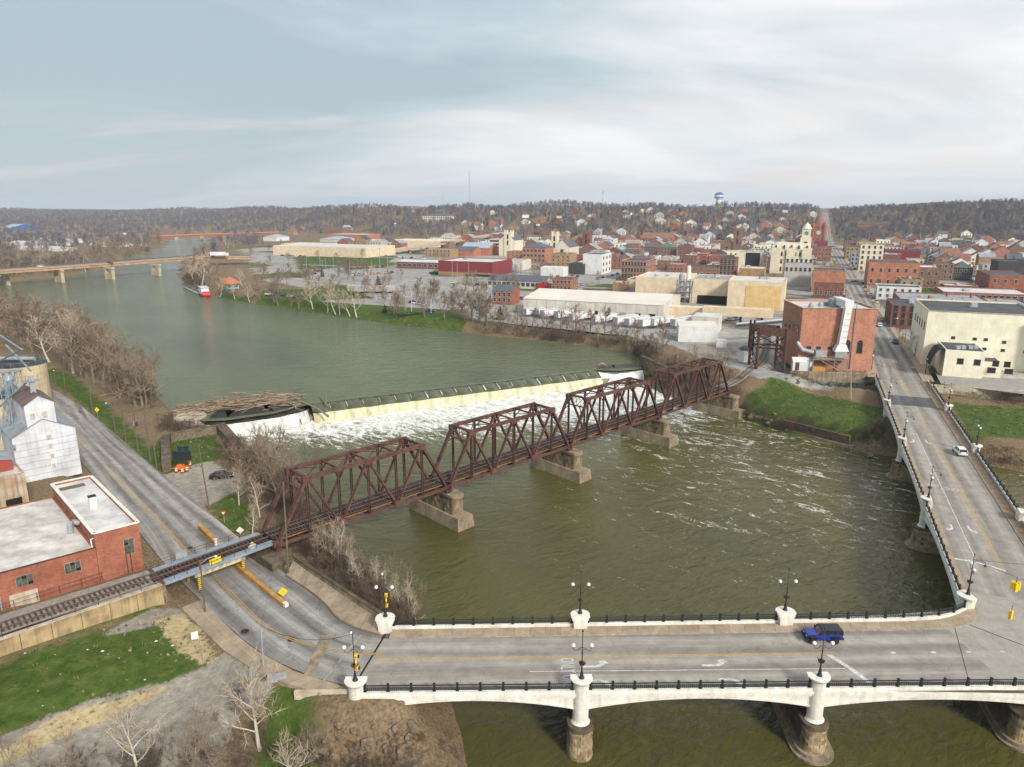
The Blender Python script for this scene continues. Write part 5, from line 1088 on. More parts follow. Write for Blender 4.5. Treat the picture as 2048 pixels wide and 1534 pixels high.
for tx, ty, tz in ((E0+ex*3+ey*5).to_tuple()[:2]+(18.5,), (E0+ex*1+ey*7).to_tuple()[:2]+(17,), (E0+ex*4+ey*9).to_tuple()[:2]+(20,), (s2.x+3,s2.y-3,13), (E0+ex*0-ey*1).to_tuple()[:2]+(14,), (s2.x,s2.y-4,15), (E0-ex*3+ey*2).to_tuple()[:2]+(11,)):
    MB().tube([dq-V(0,0,.4), V(tx,ty,tz)], .2, 8).build('spout', GREYP, lt)
MB().tube([V(lx.x,lx.y,lz-1), V(lx.x+3.5,lx.y+6,lz-8), s1+V(-3,-4,1.2)], .22, 8).build('spout', GREYP, lt); MB().tube([hq+V(0,0,26.2), dq-V(4,6,9)], .18, 8).build('spout', GREYP, lt)
MB().tube([U(18,870,12)+V(0,0,0), U(60,790,18)], .2, 8).build('spout', GREYP, lt); MB().lathe((dq.x-.8,dq.y+.8,0), [(.6,7),(.6,dq.z-1)], 12).build('rusty_bin', RUST, lt)
for px, Y_f in ((6,139),(30,146)):
    z_ = ZAT(px, 745 if px < 20 else 742, Y_f); xx = XAT(px, Y_f, z_); m = MB()
    for dx in (-.7,.7):
        for dy in (-.7,.7): m.beam((xx+dx,Y_f+dy,6.3), (xx+dx,Y_f+dy,z_), .12)
    for i in range(9):
        a_, b_ = 6.3+(z_-6.3)*i/9, 6.3+(z_-6.3)*(i+1)/9
        for dx, dy, ex2, ey2 in ((-.7,-.7,.7,-.7),(.7,-.7,.7,.7),(-.7,.7,-.7,-.7)): m.beam((xx+dx,Y_f+dy,a_), (xx+ex2,Y_f+ey2,b_), .08).beam((xx+dx,Y_f+dy,b_), (xx+ex2,Y_f+ey2,b_), .08)
    m.build('lattice_tower', GREYP, lt, kind='stuff'); MB().box((xx,Y_f,z_), (2.2,2.2,.15)).build('tower_platform', GREYP, lt)
for a_, b_ in (((12,690,24),(62,742,20)),((2,742,22),(40,778,19)),((30,742,21),(8,800,15)),((24,760,20),(60,812,17)),((5,780,18),(48,800,17))): MB().tube([U(*a_), U(*b_)], .24, 8).build('spout', GREYP, lt)
sh = thing('rusty_shed', 'rust streaked sheet metal bin house at the left edge by the white roof', 'shed', V(-84,112,6.5))
q0 = V(XAT(58,119,8),119,0)-ex*11; wbox(sh, q0, ex, ey, 11, 6.5, 6.2, 13.2, RSTR, ROOFG, .2); MB().box(q0+ex*8.8-ey*.1+V(0,0,6.3), (2.4,.3,2.6), atan2(ex.y,ex.x)).build('dark_opening', DARK, sh)
for i in range(2): c = q0+ex*(4.2+i*2.2)+ey*2.0; MB().lathe((c.x,c.y,0), [(.95,13.0),(.95,14.3),(.5,14.7),(.1,14.8)], 16).build('red_tank', M('red_oxide_tank', (178,86,70), (150,70,58), s=1.2, dirt=.3), sh)
gable(sh, q0-ex*1+ey*3.6, 11, 6, 12.8, 15.0, 16.2, M('red_sheet', (170,84,74), (150,70,62), s=.6, corr=6.0), CORG, 'upper_wall', rn='upper_roof')
# --- utility poles with wires
WOOD = M('pole_wood', (118,104,90), (92,80,68), s=1.5, r=.95); INSU = M('insulator_grey', (170,172,174), s=2, r=.4)
POLES = []
def pole(bx_, by_, tx_, ty_, label, arms=0, z=None, trans=0, light=0, mat=WOOD, group='utility poles', r=.15, gp=None):
    b = gp or (G(bx_, by_) if z is None else U(bx_, by_, z)); zt = ZAT(tx_, ty_, b.y); top = V(XAT(tx_, b.y, zt), b.y, zt)
    t = thing('utility_pole', label, 'pole', b, 0, group); MB().tube([b-V(0,0,.3), top], [r, r*.65], 8).build('shaft', mat, t)
    dr_ = V(.73,.68,0)
    for i in range(arms):
        q = b.lerp(top, 1-.03-.10*i); MB().beam(q-dr_*1.25, q+dr_*1.25, .11, .13).build('crossarm', mat, t)
        m = MB()
        for e in (-1.1,-.5,.5,1.1): m.lathe(q+dr_*e+V(0,0,.05), [(.05,0),(.06,.12),(.03,.18)], 6)
        m.build('insulator', INSU, t, kind='stuff')
    for i in range(trans): q = b.lerp(top, .72)+V(.42*cos(i*2.2),.42*sin(i*2.2),0); MB().lathe(q, [(.24,-.45),(.26,-.4),(.26,.4),(.16,.48)], 12).build('transformer', GALV if i else M('dark_transformer', (70,74,80), s=2), t)
    if light: q = b.lerp(top, .93); e = q+V(*light, .6); MB().tube([q, q.lerp(e,.5)+V(0,0,.2), e], .04, 6).build('lamp_arm', GALV, t); MB().lathe(e-V(0,0,.12), [(.12,0),(.22,.06),(.12,.18)], 10).build('lamp_head', GLOB, t)
    POLES.append((b, top)); return top
PT = {}
for k_, a in {'A':(187,831,175,756,'grey utility pole with one crossarm on the grassy strip, second nearest the river trees',1),'B':(276,904,267,826,'utility pole with two crossarms and two transformers on the grassy strip',2,None,2),'C':(301,926,287,811,'tallest brown utility pole with crossarm near the stone wall',1),
    'D':(314,937,304,869,'short pale utility pole beside the dark stone wall'),'E':(252,884,244,821,'slim utility pole between the lamp pole and transformer pole'),'F':(231,865,222,805,'utility pole with a white street light arm over the road',0,None,0,(-.9,-.6)),
    'G':(114,779,107,742,'utility pole with small lamp box at the far bend of the road',0,None,0,(.1,-.1)),'H':(132,790,126,739,'thin bare utility pole near the white signal mast'),'I':(88,748,74,654,'tall leaning utility pole before the bare trees at far left',1),'K':(37,722,34,655,'utility pole with twin crossarms rising behind the silo',2),'M':(419,1020,397,890,'tall brown utility pole beside the gravel parking lot'),
    'J':(72,730,58,658,'tall utility pole second from the silo among the bare trees',1),'N':(577,1146,566,964,'tall pale wooden pole rising in front of the truss portal',0,6.0),'O':(410,1222,400,1120,'pale steel street light pole by the left sidewalk under the overpass',0,5.85,0,(1.7,1.0))}.items(): PT[k_] = pole(*a)
PT['P'] = pole(527,1338,522,1252,'grey steel pole with coiled cable by the left kerb near cabinets', z=7.1, mat=GALV, r=.13)
def wire(a, b, sag, label='overhead cable strung between poles', r=.014, n=8):
    pts = [a.lerp(b, i/n)-V(0,0,sag*(1-(2*i/n-1)**2)) for i in range(n+1)]; return MB().tube(pts, r, 3, cap=False).build('overhead_cable', BLAK, label=label, cat='cable', group='overhead cables')
for a, b in (('C','M'),('D','C'),('A','B'),('I','A'),('K','I'),('B','C'),('J','A'),('F','E')): wire(PT[a], PT[b], .5); wire(PT[a]-V(.4,.3,.5), PT[b]-V(.4,.3,.5), .6)
wire(PT['P'], V(LL[0].location)+V(0,0,5.6), 1.2, 'black cable sagging from the grey pole to the near lamp', .03); wire(PT['P'], PT['N']-V(0,0,3), .8)
wire(PT['M'], V(-66,99,10), 1.0); wire(PT['O'], PT['P'], .6)
pj = V(LC[0].location)+V(0,0,5.0); wire(pj, V(80,66,14), 1.2, 'black span wire from the corner lamp over the junction', .03, 14); wire(pj, V(96,86,14.5), 1.4, 'black span wire reaching the right edge of the picture', .03, 14)
def signal(px, py, Y, label, n=1):
    z = ZAT(px, py, Y); p = V(XAT(px, Y, z), Y, z); t = thing('traffic_signal', label, 'traffic light', p, 0, 'yellow hanging traffic signals')
    for i in range(n):
        q = p+(V(.34*cos(i*2.1),.34*sin(i*2.1),0) if n > 1 else V(0,0,0)); MB().box(q, (.36,.3,1.05), i*2.1+.5).build('housing', YELO, t)
        for j in range(3): MB().lathe(q+V(0,0,.18+.33*j), [(.13,0),(.14,.05),(.02,.07)], 8).build('visor', M('sig_yellow_dark', (214,168,12), s=2), t)
    MB().beam(p+V(0,0,1), p+V(0,0,1.7), .05).build('hanger', BLAK, t)
signal(2030,1180,77,'cluster of yellow traffic signals hanging over the junction', 3); signal(2020,1238,72,'single yellow traffic signal hanging low near the right edge')
# --- signs
def sign(px, py, shape, mat, label, h=2.2, w=.75, z=None, rz=0.0, txt=None, pm=GALV, thick=.04, gp=None):
    b = gp or (G(px, py) if z is None else U(px, py, z)); t = thing('road_sign', label, 'sign', b); MB().beam(b-V(0,0,.1), b+V(0,0,h), .07).build('post', pm, t)
    c = b+V(0,0,h)-V(-sin(rz),cos(rz),0)*.06; ca = V(cos(rz),sin(rz),0); k = {'d':[(0,-.7),(.7,0),(0,.7),(-.7,0)],'r':[(-.5,-.62),(.5,-.62),(.5,.62),(-.5,.62)],'s':[(-.5,-.5),(.5,-.5),(.5,.5),(-.5,.5)],'y':[(0,-.6),(.62,.45),(-.62,.45)]}[shape]
    f = [c+ca*x*w+V(0,0,y*w) for x, y in k]; bk = [p-V(sin(rz),-cos(rz),0)*thick for p in f]; n = len(k)
    MB().add(f+bk, [tuple(range(n)), tuple(range(2*n-1,n-1,-1))]+[(i, n+i, n+(i+1) % n, (i+1) % n) for i in range(n)]).build('panel', mat, t)
    if shape == 'y': MB().add([c+ca*x*w*.5+V(0,0,y*w*.5+.02)-V(-sin(rz),cos(rz),0)*.02 for x, y in k], [(0,1,2)]).build('inner_triangle', WHIT, t)
    if txt: text_mesh(txt, w*.42, 'sign_text', BLAK, c-V(-sin(rz),cos(rz),0)*.03-V(b), pi/2, rz, t, ext=.003)
    return t
REDS = M('red_sign', (206,40,44), (186,34,38), s=2, r=.5); BLUS = M('blue_sign', (40,120,200), s=2, r=.5)
sign(449,1046,'y',REDS,'red and white yield sign on the grass beside the street', 1.9, .95); sign(196,834,'d',YELO,'yellow diamond warning sign beside the road past the elevator', 2.0, .95); sign(98,768,'s',BLUS,'small blue sign at the bend of the road', 2.1, .9)
sign(393,1302,'r',WHIT,'white lane control sign on the straw patch', 2.2, .8, rz=.5); sign(407,1325,'s',GALV,'bare grey sign post edge on by the straw patch', 2.4, .1)
sign(567,1200,'d',YELO,'yellow diamond sign with black arrows at the end of the barrier', 1.3, .95, z=6.1, rz=.3, txt='+'); sign(481,1070,'d',WHIT,'white diamond sign leaning in the grass by the overpass', .9, .95, rz=.2)
sign(1803,692,'d',YELO,'yellow diamond warning sign on the main street sidewalk', 3.0, 1.3, z=9); 
sg = sign(541,1378,'s',GALV,'back of a large grey sign board among the roadside cabinets', 1.6, .2, z=6.6); q = V(sg.location); MB().box(q+V(.9,-.1,1.0), (2.0,.06,1.1), .25).build('board', GALV, sg); MB().beam(q+V(1.7,.1,-.3), q+V(1.7,.1,1.8), .07).build('post', GALV, sg)
for px, py, l, d_ in ((510,1360,'grey green utility cabinet partly behind the twisted tree',(1.0,.8,1.4)),(572,1366,'white topped utility cabinet under the big sign board',(1.3,.7,1.0)),(556,1368,'small grey utility cabinet next to the sign board',(.8,.7,1.2))):
    q = U(px,py,6.4); t = thing('utility_cabinet', l, 'cabinet', q, .25); add_local(t, 'body', MB().box((0,0,0), d_), GREYP); add_local(t, 'lid', MB().box((0,0,d_[2]), (d_[0]+.08,d_[1]+.08,.06)), GALV); add_local(t, 'door', MB().box((0,-d_[1]/2-.01,.1), (d_[0]*.8,.03,d_[2]*.8)), GREYP)
q = U(332,1195,5.6); t = thing('fire_hydrant', 'yellow fire hydrant with green cap by the tan wall', 'hydrant', q)
MB().lathe(q, [(.2,0),(.2,.06),(.14,.1),(.14,.6)], 12).build('barrel', YELO, t); MB().lathe(q+V(0,0,.6), [(.17,0),(.16,.08),(.05,.2)], 12).build('bonnet', M('hydrant_green', (60,130,70), s=2), t)
for s_ in (-1,1): MB().tube([q+V(0,0,.42), q+V(s_*.24,0,.42)], .07, 8).build('nozzle', YELO, t)
# --- portable message board and orange barrels
q = G(366,940); ORG = M('orange_plastic', (240,120,30), (224,104,24), s=2, r=.5); t = thing('message_board', 'black portable message board with solar panels on an orange trailer', 'message board', q)
MB().beam(q+V(0,0,.4), q+V(0,0,2.2), .14).build('mast', BLAK, t); MB().beam(q+V(-1.9,0,3.1), q+V(1.9,.3,3.1), .18, 2.1).build('display', BLAK, t)
for s_ in (-.2, 1.1): MB().box(q+V(s_,.1,4.25), (1.05,.08,1.0)).build('solar_panel', M('solar_cell', (40,52,78), s=2, r=.2), t)
MB().box(q+V(0,0,.35), (2.6,1.3,.22), .1).build('chassis', ORG, t); MB().box(q+V(-.5,.1,.55), (1.4,1.1,.55), .1).build('battery_box', ORG, t); MB().beam(q+V(-1.2,0,.5), q+V(-2.6,-.3,.4), .1).build('tow_bar', ORG, t)
for s_ in (-.75,.75): MB().tube([q+V(.2,s_-.1,.32), q+V(.2,s_+.1,.32)], .32, 12).build('wheel', BLAK, t)
brl = None
for px, py, l in ((353,944,'leftmost orange striped barrel before the message board'),(365,945,'orange striped barrel second from left before the message board'),(374,942,'orange striped barrel third from left before the message board'),(380,931,'orange striped barrel standing farthest right of the message board')):
    p = G(px, py)
    if brl is None:
        brl = thing('traffic_barrel', l, 'traffic barrel', p, 0, 'orange traffic barrels'); add_local(brl, 'foot', MB().lathe((0,0,0), [(.42,0),(.42,.1),(.3,.14)], 14), BLAK)
        for i in range(5): add_local(brl, 'band', MB().lathe((0,0,.1+i*.2), [(.32-.012*i,0),(.31-.012*i,.2)], 14), ORG if i % 2 == 0 else WHIT)
    else: copy_tree(brl, p, None, l)
# --- stone walls of the old lock by the dam
def stone_wall(pts, h, w, label, mat=RUBB):
    t = thing('stone_wall', label, 'wall', pts[0]); P = resample(pts, 1.6)
    for a, b in zip(P, P[1:]):
        MB().beam(V(a.x,a.y,a.z-h/2-.4), V(b.x,b.y,b.z-h/2-.4), w, h+.8).build('course_block', mat, t); e = (b-a)*.02
        MB().beam(a+e+V(0,0,.09), b-e+V(0,0,.09), w+.1, .22).build('coping_stone', STOND, t)
stone_wall([U(330,872,6.9), U(332,918,6.7), U(333,932,6.0)], 1.8, 1.7, 'dark topped old stone wall running towards the message board'); stone_wall([U(340,868,7.0), U(440,850,7.0)], 2.6, 1.0, 'tan stone wall along the lock edge behind the small lawn')
stone_wall([U(440,848,7.2), U(470,882,6.6), U(478,905,5.6)], 4.0, 2.2, 'weathered stone wing wall stepping down into the tail water'); stone_wall([U(1284,712,7.8), U(1330,733,7.6), U(1345,744,7.0)], 3.6, 1.4, 'tall tan stone wall at the far end of the dam')
# --- wall of the point lawn and rocks
cw = [U(a,b,ZL+.2) for a,b in ((1572,862),(1640,880),(1706,897))]; t = thing('bank_wall', 'long concrete footing wall along the water below the lawn', 'wall', cw[0])
for i, (a, b) in enumerate(zip(resample(cw, 3.2), resample(cw, 3.2)[1:])): MB().beam(a-V(0,0,.2), b-V(0,0,.2), 1.2, 1.7).build('footing_block', CONC, t); MB().beam(a+V(-.5,1.1,1.6), b+V(-.5,1.1,1.6), .8, 2.6).build('rock_face', STOND, t)
ROCK = M('bank_rock', (138,122,100), (100,88,72), s=1.2, r=.95, bump=.6, dirt=.4); RR = random.Random(11)
def rock(r, seed):
    R_ = random.Random(seed); bm_ = bmesh.new(); bmesh.ops.create_icosphere(bm_, subdivisions=1, radius=r)
    for v in bm_.verts: v.co = Vector((v.co.x*R_.uniform(.75,1.3), v.co.y*R_.uniform(.7,1.2), v.co.z*R_.uniform(.45,.8)))
    me_ = bpy.data.meshes.new('rock'); bm_.to_mesh(me_); bm_.free(); me_.materials.append(ROCK); return me_
RK = [rock(1.0, i) for i in range(6)]
def rocks(n, fn, smin, smax, label, grp):
    for i in range(n):
        p = fn(); o = link('rock', RK[RR.randrange(6)], None, p, RR.uniform(0, 6), label, 'rock', grp); s_ = RR.uniform(smin, smax); o.scale = (s_*RR.uniform(.8,1.4), s_, s_*RR.uniform(.7,1.1))
rocks(26, lambda: U(RR.uniform(1738,1800), RR.uniform(888,912), ZL+.3), .5, 1.4, 'brown boulder in the tumbled pile under the right bridge leg', 'boulders by the right leg')
rocks(64, lambda: G(RR.uniform(620,840), RR.uniform(1440,1540)), .15, .8, 'pale boulder on the rough bank below the left column', 'boulders on the near bank')
rocks(18, lambda: G(RR.uniform(1468,1560), RR.uniform(826,848)), .5, 1.5, 'dark ledge rock at the water edge left of the lawn', 'ledge rocks')
rocks(40, lambda: G(RR.uniform(1570,1745), RR.uniform(748,772)), .3, .8, 'grey riprap rock below the brick powerhouse', 'riprap rocks')
rocks(40, lambda: G(RR.uniform(560,930), 0)+V(0,0,0) if False else (lambda a: G(a, 618+(a-560)*.118+RR.uniform(-2,3)))(RR.uniform(560,935)), .25, .7, 'small shoreline rock along the far riverside park', 'shoreline rocks')
# --- driftwood jam on the dam
DRIF = M('driftwood', (172,152,128), (126,108,88), s=2, r=.95, bump=.4, dirt=.3, vary=.3); dj = thing('driftwood_pile', 'wide jam of brown driftwood logs caught behind the dam', 'driftwood', U(480,810,ZU)); R_ = random.Random(4)
for i in range(290):
    u = R_.random(); px = 352+u*250; mid = 832-u*26; py = mid-14+R_.gauss(0, 7)-6*sin(pi*u)+4; c = U(px, py, ZU+.2+R_.random()*1.9*sin(pi*min(1,u*1.1+.05))); a = R_.gauss(.45, .55); L_ = R_.uniform(1.2, 5.5)*(1.3 if R_.random() < .15 else 1); dd = V(cos(a), sin(a), R_.gauss(0,.06))*L_/2
    MB().tube([c-dd, c+V(0,0,R_.uniform(-.1,.12)), c+dd], [R_.uniform(.08,.2), .12, R_.uniform(.03,.1)], 5).build('log', DRIF, dj)
def big_log(pts, r, label, br_=()):
    t = thing('driftwood_log', label, 'log', pts[0]); MB().tube(pts, r, 8).build('trunk', DRIF, t)
    for b in br_: MB().tube(b, [.09,.03] if len(b) == 2 else [.1,.07,.03], 5).build('branch', DRIF, t)
big_log([U(577,791,6.2), U(610,805,5.6), U(640,820,4.4), U(657,833,3.0)], [.16,.2,.26,.34], 'long pale log hanging over the dam lip by the yellow falls'); big_log([U(520,805,5.4), U(570,802,5.8), U(590,812,5.0), U(600,838,2.2), U(604,850,1.4)], [.15,.22,.25,.2,.12], 'bent log curling down over the white curtain of the dam', [[U(592,815,5), U(606,822,4.2), U(613,838,2.6)]])
big_log([U(470,822,5.2), U(500,816,5.6), U(540,806,5.6)], [.1,.18,.22], 'pale forked log on top of the driftwood jam', [[U(478,812,5.5), U(470,820,5.2)], [U(500,816,5.6), U(482,826,5)]]); big_log([U(640,795,4.7), U(652,808,4.9), U(660,812,4.6)], [.08,.2,.1], 'small snag with roots stuck on the crest of the dam', [[U(652,806,4.9), U(640,786,6.2)], [U(652,806,4.9), U(654,788,6.4)]])
big_log([U(1196,731,5.2), U(1205,727,5.8), U(1214,733,5)], [.3,.5,.2], 'pale tree stump stranded on the far end of the dam', [[U(1205,728,5.8), U(1195,736,4.8)], [U(1206,728,5.8), U(1210,737,4.8)], [U(1203,728,5.8), U(1192,728,6)]])

# ------------------------------------------------------------------ vehicles
TYRE = M('tyre_rubber', (30,30,32), (22,22,24), s=4, r=.8); RIM = M('wheel_rim', (150,152,156), (120,122,126), s=3, r=.35, metal=.6); CGL = M('car_glass', (34,40,46), (24,28,32), s=.6, r=.06, spec=.7); HLT = M('headlight', (225,228,230), s=3, r=.15); TLT = M('taillight', (170,24,24), s=3, r=.25)
def paint(n, c): return M('paint_'+n, c, tuple(int(v*.93) for v in c), s=.8, r=.22, spec=.6)
def loft(st, cap=True):                            # st: list of rings with equal point counts
    m = MB(); k = len(st[0])
    for r_ in st: m.v += [tuple(p) for p in r_]
    for i in range(len(st)-1):
        for j in range(k): A = i*k+j; B = i*k+(j+1) % k; m.f.append((A, B, B+k, A+k)); m.m.append(0)
    if cap: m.f += [tuple(range(k-1,-1,-1)), tuple((len(st)-1)*k+j for j in range(k))]; m.m += [0,0]
    return m
CARS = {}
def car_proto(kind, pn, pc):
    key = (kind, pn)
    if key in CARS: return CARS[key]
    t = thing('parked_car', 'x', 'car'); pm = paint(pn, pc)
    P = dict(sedan=(4.7,1.82,[(-2.35,.5,.78),(-2.2,.34,.92),(-1.5,.24,.98),(-.6,.24,.92),(.7,.24,.93),(1.5,.24,.88),(2.2,.3,.72),(2.35,.42,.6)],[(-1.75,.98,.98),(-1.05,1.36,1.0),(-.2,1.44,1.0),(.35,1.40,1.0),(1.15,.94,.96)]),
             suv=(4.5,1.85,[(-2.25,.5,.95),(-2.15,.36,1.05),(-1.5,.28,1.08),(-.6,.28,1.04),(.7,.28,1.02),(1.5,.28,.98),(2.1,.34,.86),(2.25,.46,.7)],[(-2.1,1.06,.94),(-1.75,1.55,.98),(-.5,1.66,1.0),(.3,1.62,1.0),(1.1,1.02,.96)]),
             pickup=(5.6,1.95,[(-2.8,.55,1.08),(-2.7,.42,1.1),(-1.5,.4,1.1),(-.4,.4,1.1),(.9,.4,1.1),(1.7,.4,1.08),(2.6,.45,1.0),(2.8,.55,.8)],[(-.75,1.1,1.0),(-.6,1.8,1.0),(.4,1.85,1.0),(.7,1.8,1.0),(1.35,1.1,.96)]))[kind]
    L_, W_, bd, cb = P; hw = W_/2
    def ring(x, z0, z1):
        e = .80 if abs(x) > L_/2-.1 else (.93 if abs(x) > L_/2-.4 else 1.0); y = hw*e; return [(x,-y*.94,z0),(x,y*.94,z0),(x,y,z0+.18),(x,y,z1-.14),(x,y*.93,z1),(x,-y*.93,z1),(x,-y,z1-.14),(x,-y,z0+.18)]
    add_local(t, 'body', loft([ring(*b) for b in bd]), pm); b = t.children[-1]; b.data.polygons.foreach_set('use_smooth', [True]*len(b.data.polygons))
    belt = .9 if kind == 'sedan' else 1.02
    def cring(x, z, k): y = hw*.90*k; yt = y*(.80 if z > 1.2 else .98); zb = min(belt, z-.01); return [(x,-y,zb),(x,y,zb),(x,yt,z),(x,-yt,z)]
    add_local(t, 'cabin_glass', loft([cring(*c) for c in cb]), CGL)
    rf = [c for c in cb if c[1] > 1.3]; m = MB()
    top = []
    for x, z, k in rf: y = hw*.90*k*.80+.02; top.append([(x,-y,z-.05),(x,y,z-.05),(x,y,z+.025),(x,-y,z+.025)])
    add_local(t, 'roof', loft(top), pm)
    pl = MB()
    for s_ in (-1, 1):
        for x0, z0, x1, z1 in ((rf[0][0], rf[0][1], cb[0][0], belt), (rf[-1][0], rf[-1][1], cb[-1][0], belt), (rf[0][0]+(rf[-1][0]-rf[0][0])*.5, rf[0][1], rf[0][0]+(rf[-1][0]-rf[0][0])*.45, belt)): pl.beam((x0,s_*hw*.735,z0), (x1,s_*hw*.895,z1), .07, .09)
    add_local(t, 'pillars', pl, pm); t.children[-1]['kind'] = 'stuff'
    wr = .34 if kind != 'pickup' else .40
    for x in (-L_*.29, L_*.30):
        for s_ in (-1, 1):
            w = add_local(t, 'wheel', MB().tube([(x,s_*(hw-.22),wr),(x,s_*(hw+.01),wr)], wr, 16), TYRE); add_local(w, 'rim', MB().tube([(x,s_*(hw),wr),(x,s_*(hw+.025),wr)], wr*.62, 12), RIM)
    for s_ in (-1, 1): add_local(t, 'headlight', MB().box((L_/2-.10,s_*hw*.62,.62 if kind == 'sedan' else .78), (.16,.36,.14)), HLT); add_local(t, 'taillight', MB().box((-L_/2+.06,s_*hw*.66,.72 if kind == 'sedan' else .86), (.12,.34,.16)), TLT)
    if kind == 'pickup': add_local(t, 'cargo_bed', MB().box((-1.75,0,1.06), (1.75,W_*.78,.06)), DARK)
    t.location = (0,0,-500); CARS[key] = t; t['used'] = 0; return t
def car(kind, pn, pc, p, rz, label, name='car', group=None):
    o = car_proto(kind, pn, pc)
    if o['used'] == 0: o['used'] = 1; o.location = p; o.rotation_euler = (0,0,rz); o['label'] = label; o.name = name
    else: o = copy_tree(o, p, rz, label); o.name = name
    if group: o['group'] = group
    return o
C = dict(white=(232,232,230), black=(24,26,30), silver=(176,180,184), red=(150,30,32), blue=(30,52,130), grey=(96,100,104), tan=(180,160,120), green=(40,70,56), gold=(190,150,60))
car('sedan','black',C['black'], G(444,956)+V(0,0,.02), .28, 'black sedan parked on the gravel lot by the river bank')
car('suv','white',C['white'], U(1919,908,ZD)+V(0,0,.01), NA+.12, 'white crossover driving on the right bridge leg')
car('pickup','black',C['black'], U(1791,687,8.95), NA+pi, 'black pickup coming down the main street'); car('suv','white',C['white'], U(1759,653,9), NA, 'white hatchback driving up the main street'); car('suv','gold',C['gold'], U(1764,642,9), NA+pi, 'tan car approaching on the main street')
car('sedan','red',C['red'], U(1669,490,9), NA, 'dark red car far up the main street'); car('sedan','grey',C['grey'], U(1708,564,9), NA+pi/2, 'grey car crossing at the first main street intersection')
# boxy blue off-roader
j = thing('off_roader', 'boxy dark blue four door off roader with black hard top on the bridge', 'car', U(1651,1291,ZD)+V(0,1.1,.01), pi-.02); BL = paint('jeepblue', (26,52,140)); BTOP = M('black_hardtop', (44,48,54), (38,40,46), s=2, r=.5); FEN = M('black_plastic', (34,34,36), s=3, r=.7)
add_local(j, 'body', loft([[(x,-.78*k,z0),(x,.78*k,z0),(x,.80*k,z0+.3),(x,.78*k,z1),(x,-.78*k,z1),(x,-.80*k,z0+.3)] for x,z0,z1,k in ((-2.1,.62,1.18,.96),(-2.0,.52,1.22,1),(-.2,.5,1.22,1),(.75,.5,1.22,1),(.8,.55,1.20,.98),(1.95,.6,1.10,.86),(2.05,.64,1.02,.82))]), BL)
add_local(j, 'hard_top', loft([[(x,-.70*k,z-.12),(x,.70*k,z-.12),(x,.66*k,z),(x,-.66*k,z)] for x,z,k in ((-2.05,1.82,.96),(-1.9,1.86,1),(.2,1.86,1),(.42,1.82,1))]), BTOP)
add_local(j, 'windows', loft([[(x,-.75,1.2),(x,.75,1.2),(x+d,.69,1.76),(x+d,-.69,1.76)] for x,d in ((-2.05,.02),(-.3,0),(.72,-.3))]), CGL)
m = MB()
for s_ in (-1,1):
    for x, d in ((.72,-.3),(-.35,0),(-1.2,0),(-2.03,.02)): m.beam((x,s_*.76,1.2), (x+d,s_*.70,1.76), .09, .1)
add_local(j, 'pillars', m, BTOP)['kind'] = 'stuff'
for x in (-1.25, 1.45):
    for s_ in (-1,1):
        add_local(j, 'fender', loft([[(x+dx,s_*.62,z),(x+dx,s_*.96,z-.03),(x+dx,s_*.96,z-.1),(x+dx,s_*.62,z-.08)] for dx,z in ((-.62,.70),(-.42,1.0),(.42,1.0),(.62,.74))]), FEN)
        w = add_local(j, 'wheel', MB().tube([(x,s_*.66,.42),(x,s_*.94,.42)], .42, 18), TYRE); add_local(w, 'rim', MB().tube([(x,s_*.93,.42),(x,s_*.955,.42)], .24, 12), RUSTD)
add_local(j, 'front_bumper', MB().box((2.18,0,.55), (.22,1.65,.2)), FEN); add_local(j, 'rear_bumper', MB().box((-2.2,0,.52), (.2,1.6,.2)), FEN); add_local(j, 'spare_wheel', MB().tube([(-2.12,0,1.05),(-2.38,0,1.05)], .40, 16), TYRE); add_local(j, 'grille', MB().box((2.04,0,.66), (.06,1.0,.38)), BL)
for s_ in (-1,1): add_local(j, 'headlight', MB().tube([(2.05,s_*.42,.86),(2.12,s_*.42,.86)], .11, 12), HLT); add_local(j, 'mirror', MB().box((.6,s_*.92,1.25), (.12,.24,.2)), FEN)

# ------------------------------------------------------------------ the town
ZG = 8.95
PL = lambda n, c, **k: M(n, c, tuple(int(v*.93) for v in c), s=.35, r=.85, dirt=.10, streak=.10, ds=.5, **k)
WM = dict(red=BR_RED, dk=BR_DK, orr=BR_OR, br=BR_BR, tb=BR_TAN, cream=PL('cream_paint', (252,240,214), k=1.0), tan=PL('tan_panel', (230,210,178), k=.96), white=PL('white_wall', (238,238,236), k=.86), grey=PL('grey_render', (192,188,182)), lg=PL('light_concrete', (214,208,194)), stone=PL('limestone', (232,222,196), k=.94), maroon=PL('maroon_panel', (134,56,60)), char=PL('charcoal_wall', (74,72,74)), blue=PL('blue_panel', (92,112,200)), och=PL('ochre_wall', (226,194,134)), teal=PL('teal_wall', (60,150,150)), steel=PL('steel_blue_sheet', (150,162,172)), bblue=PL('bright_blue_sheet', (66,108,170)))
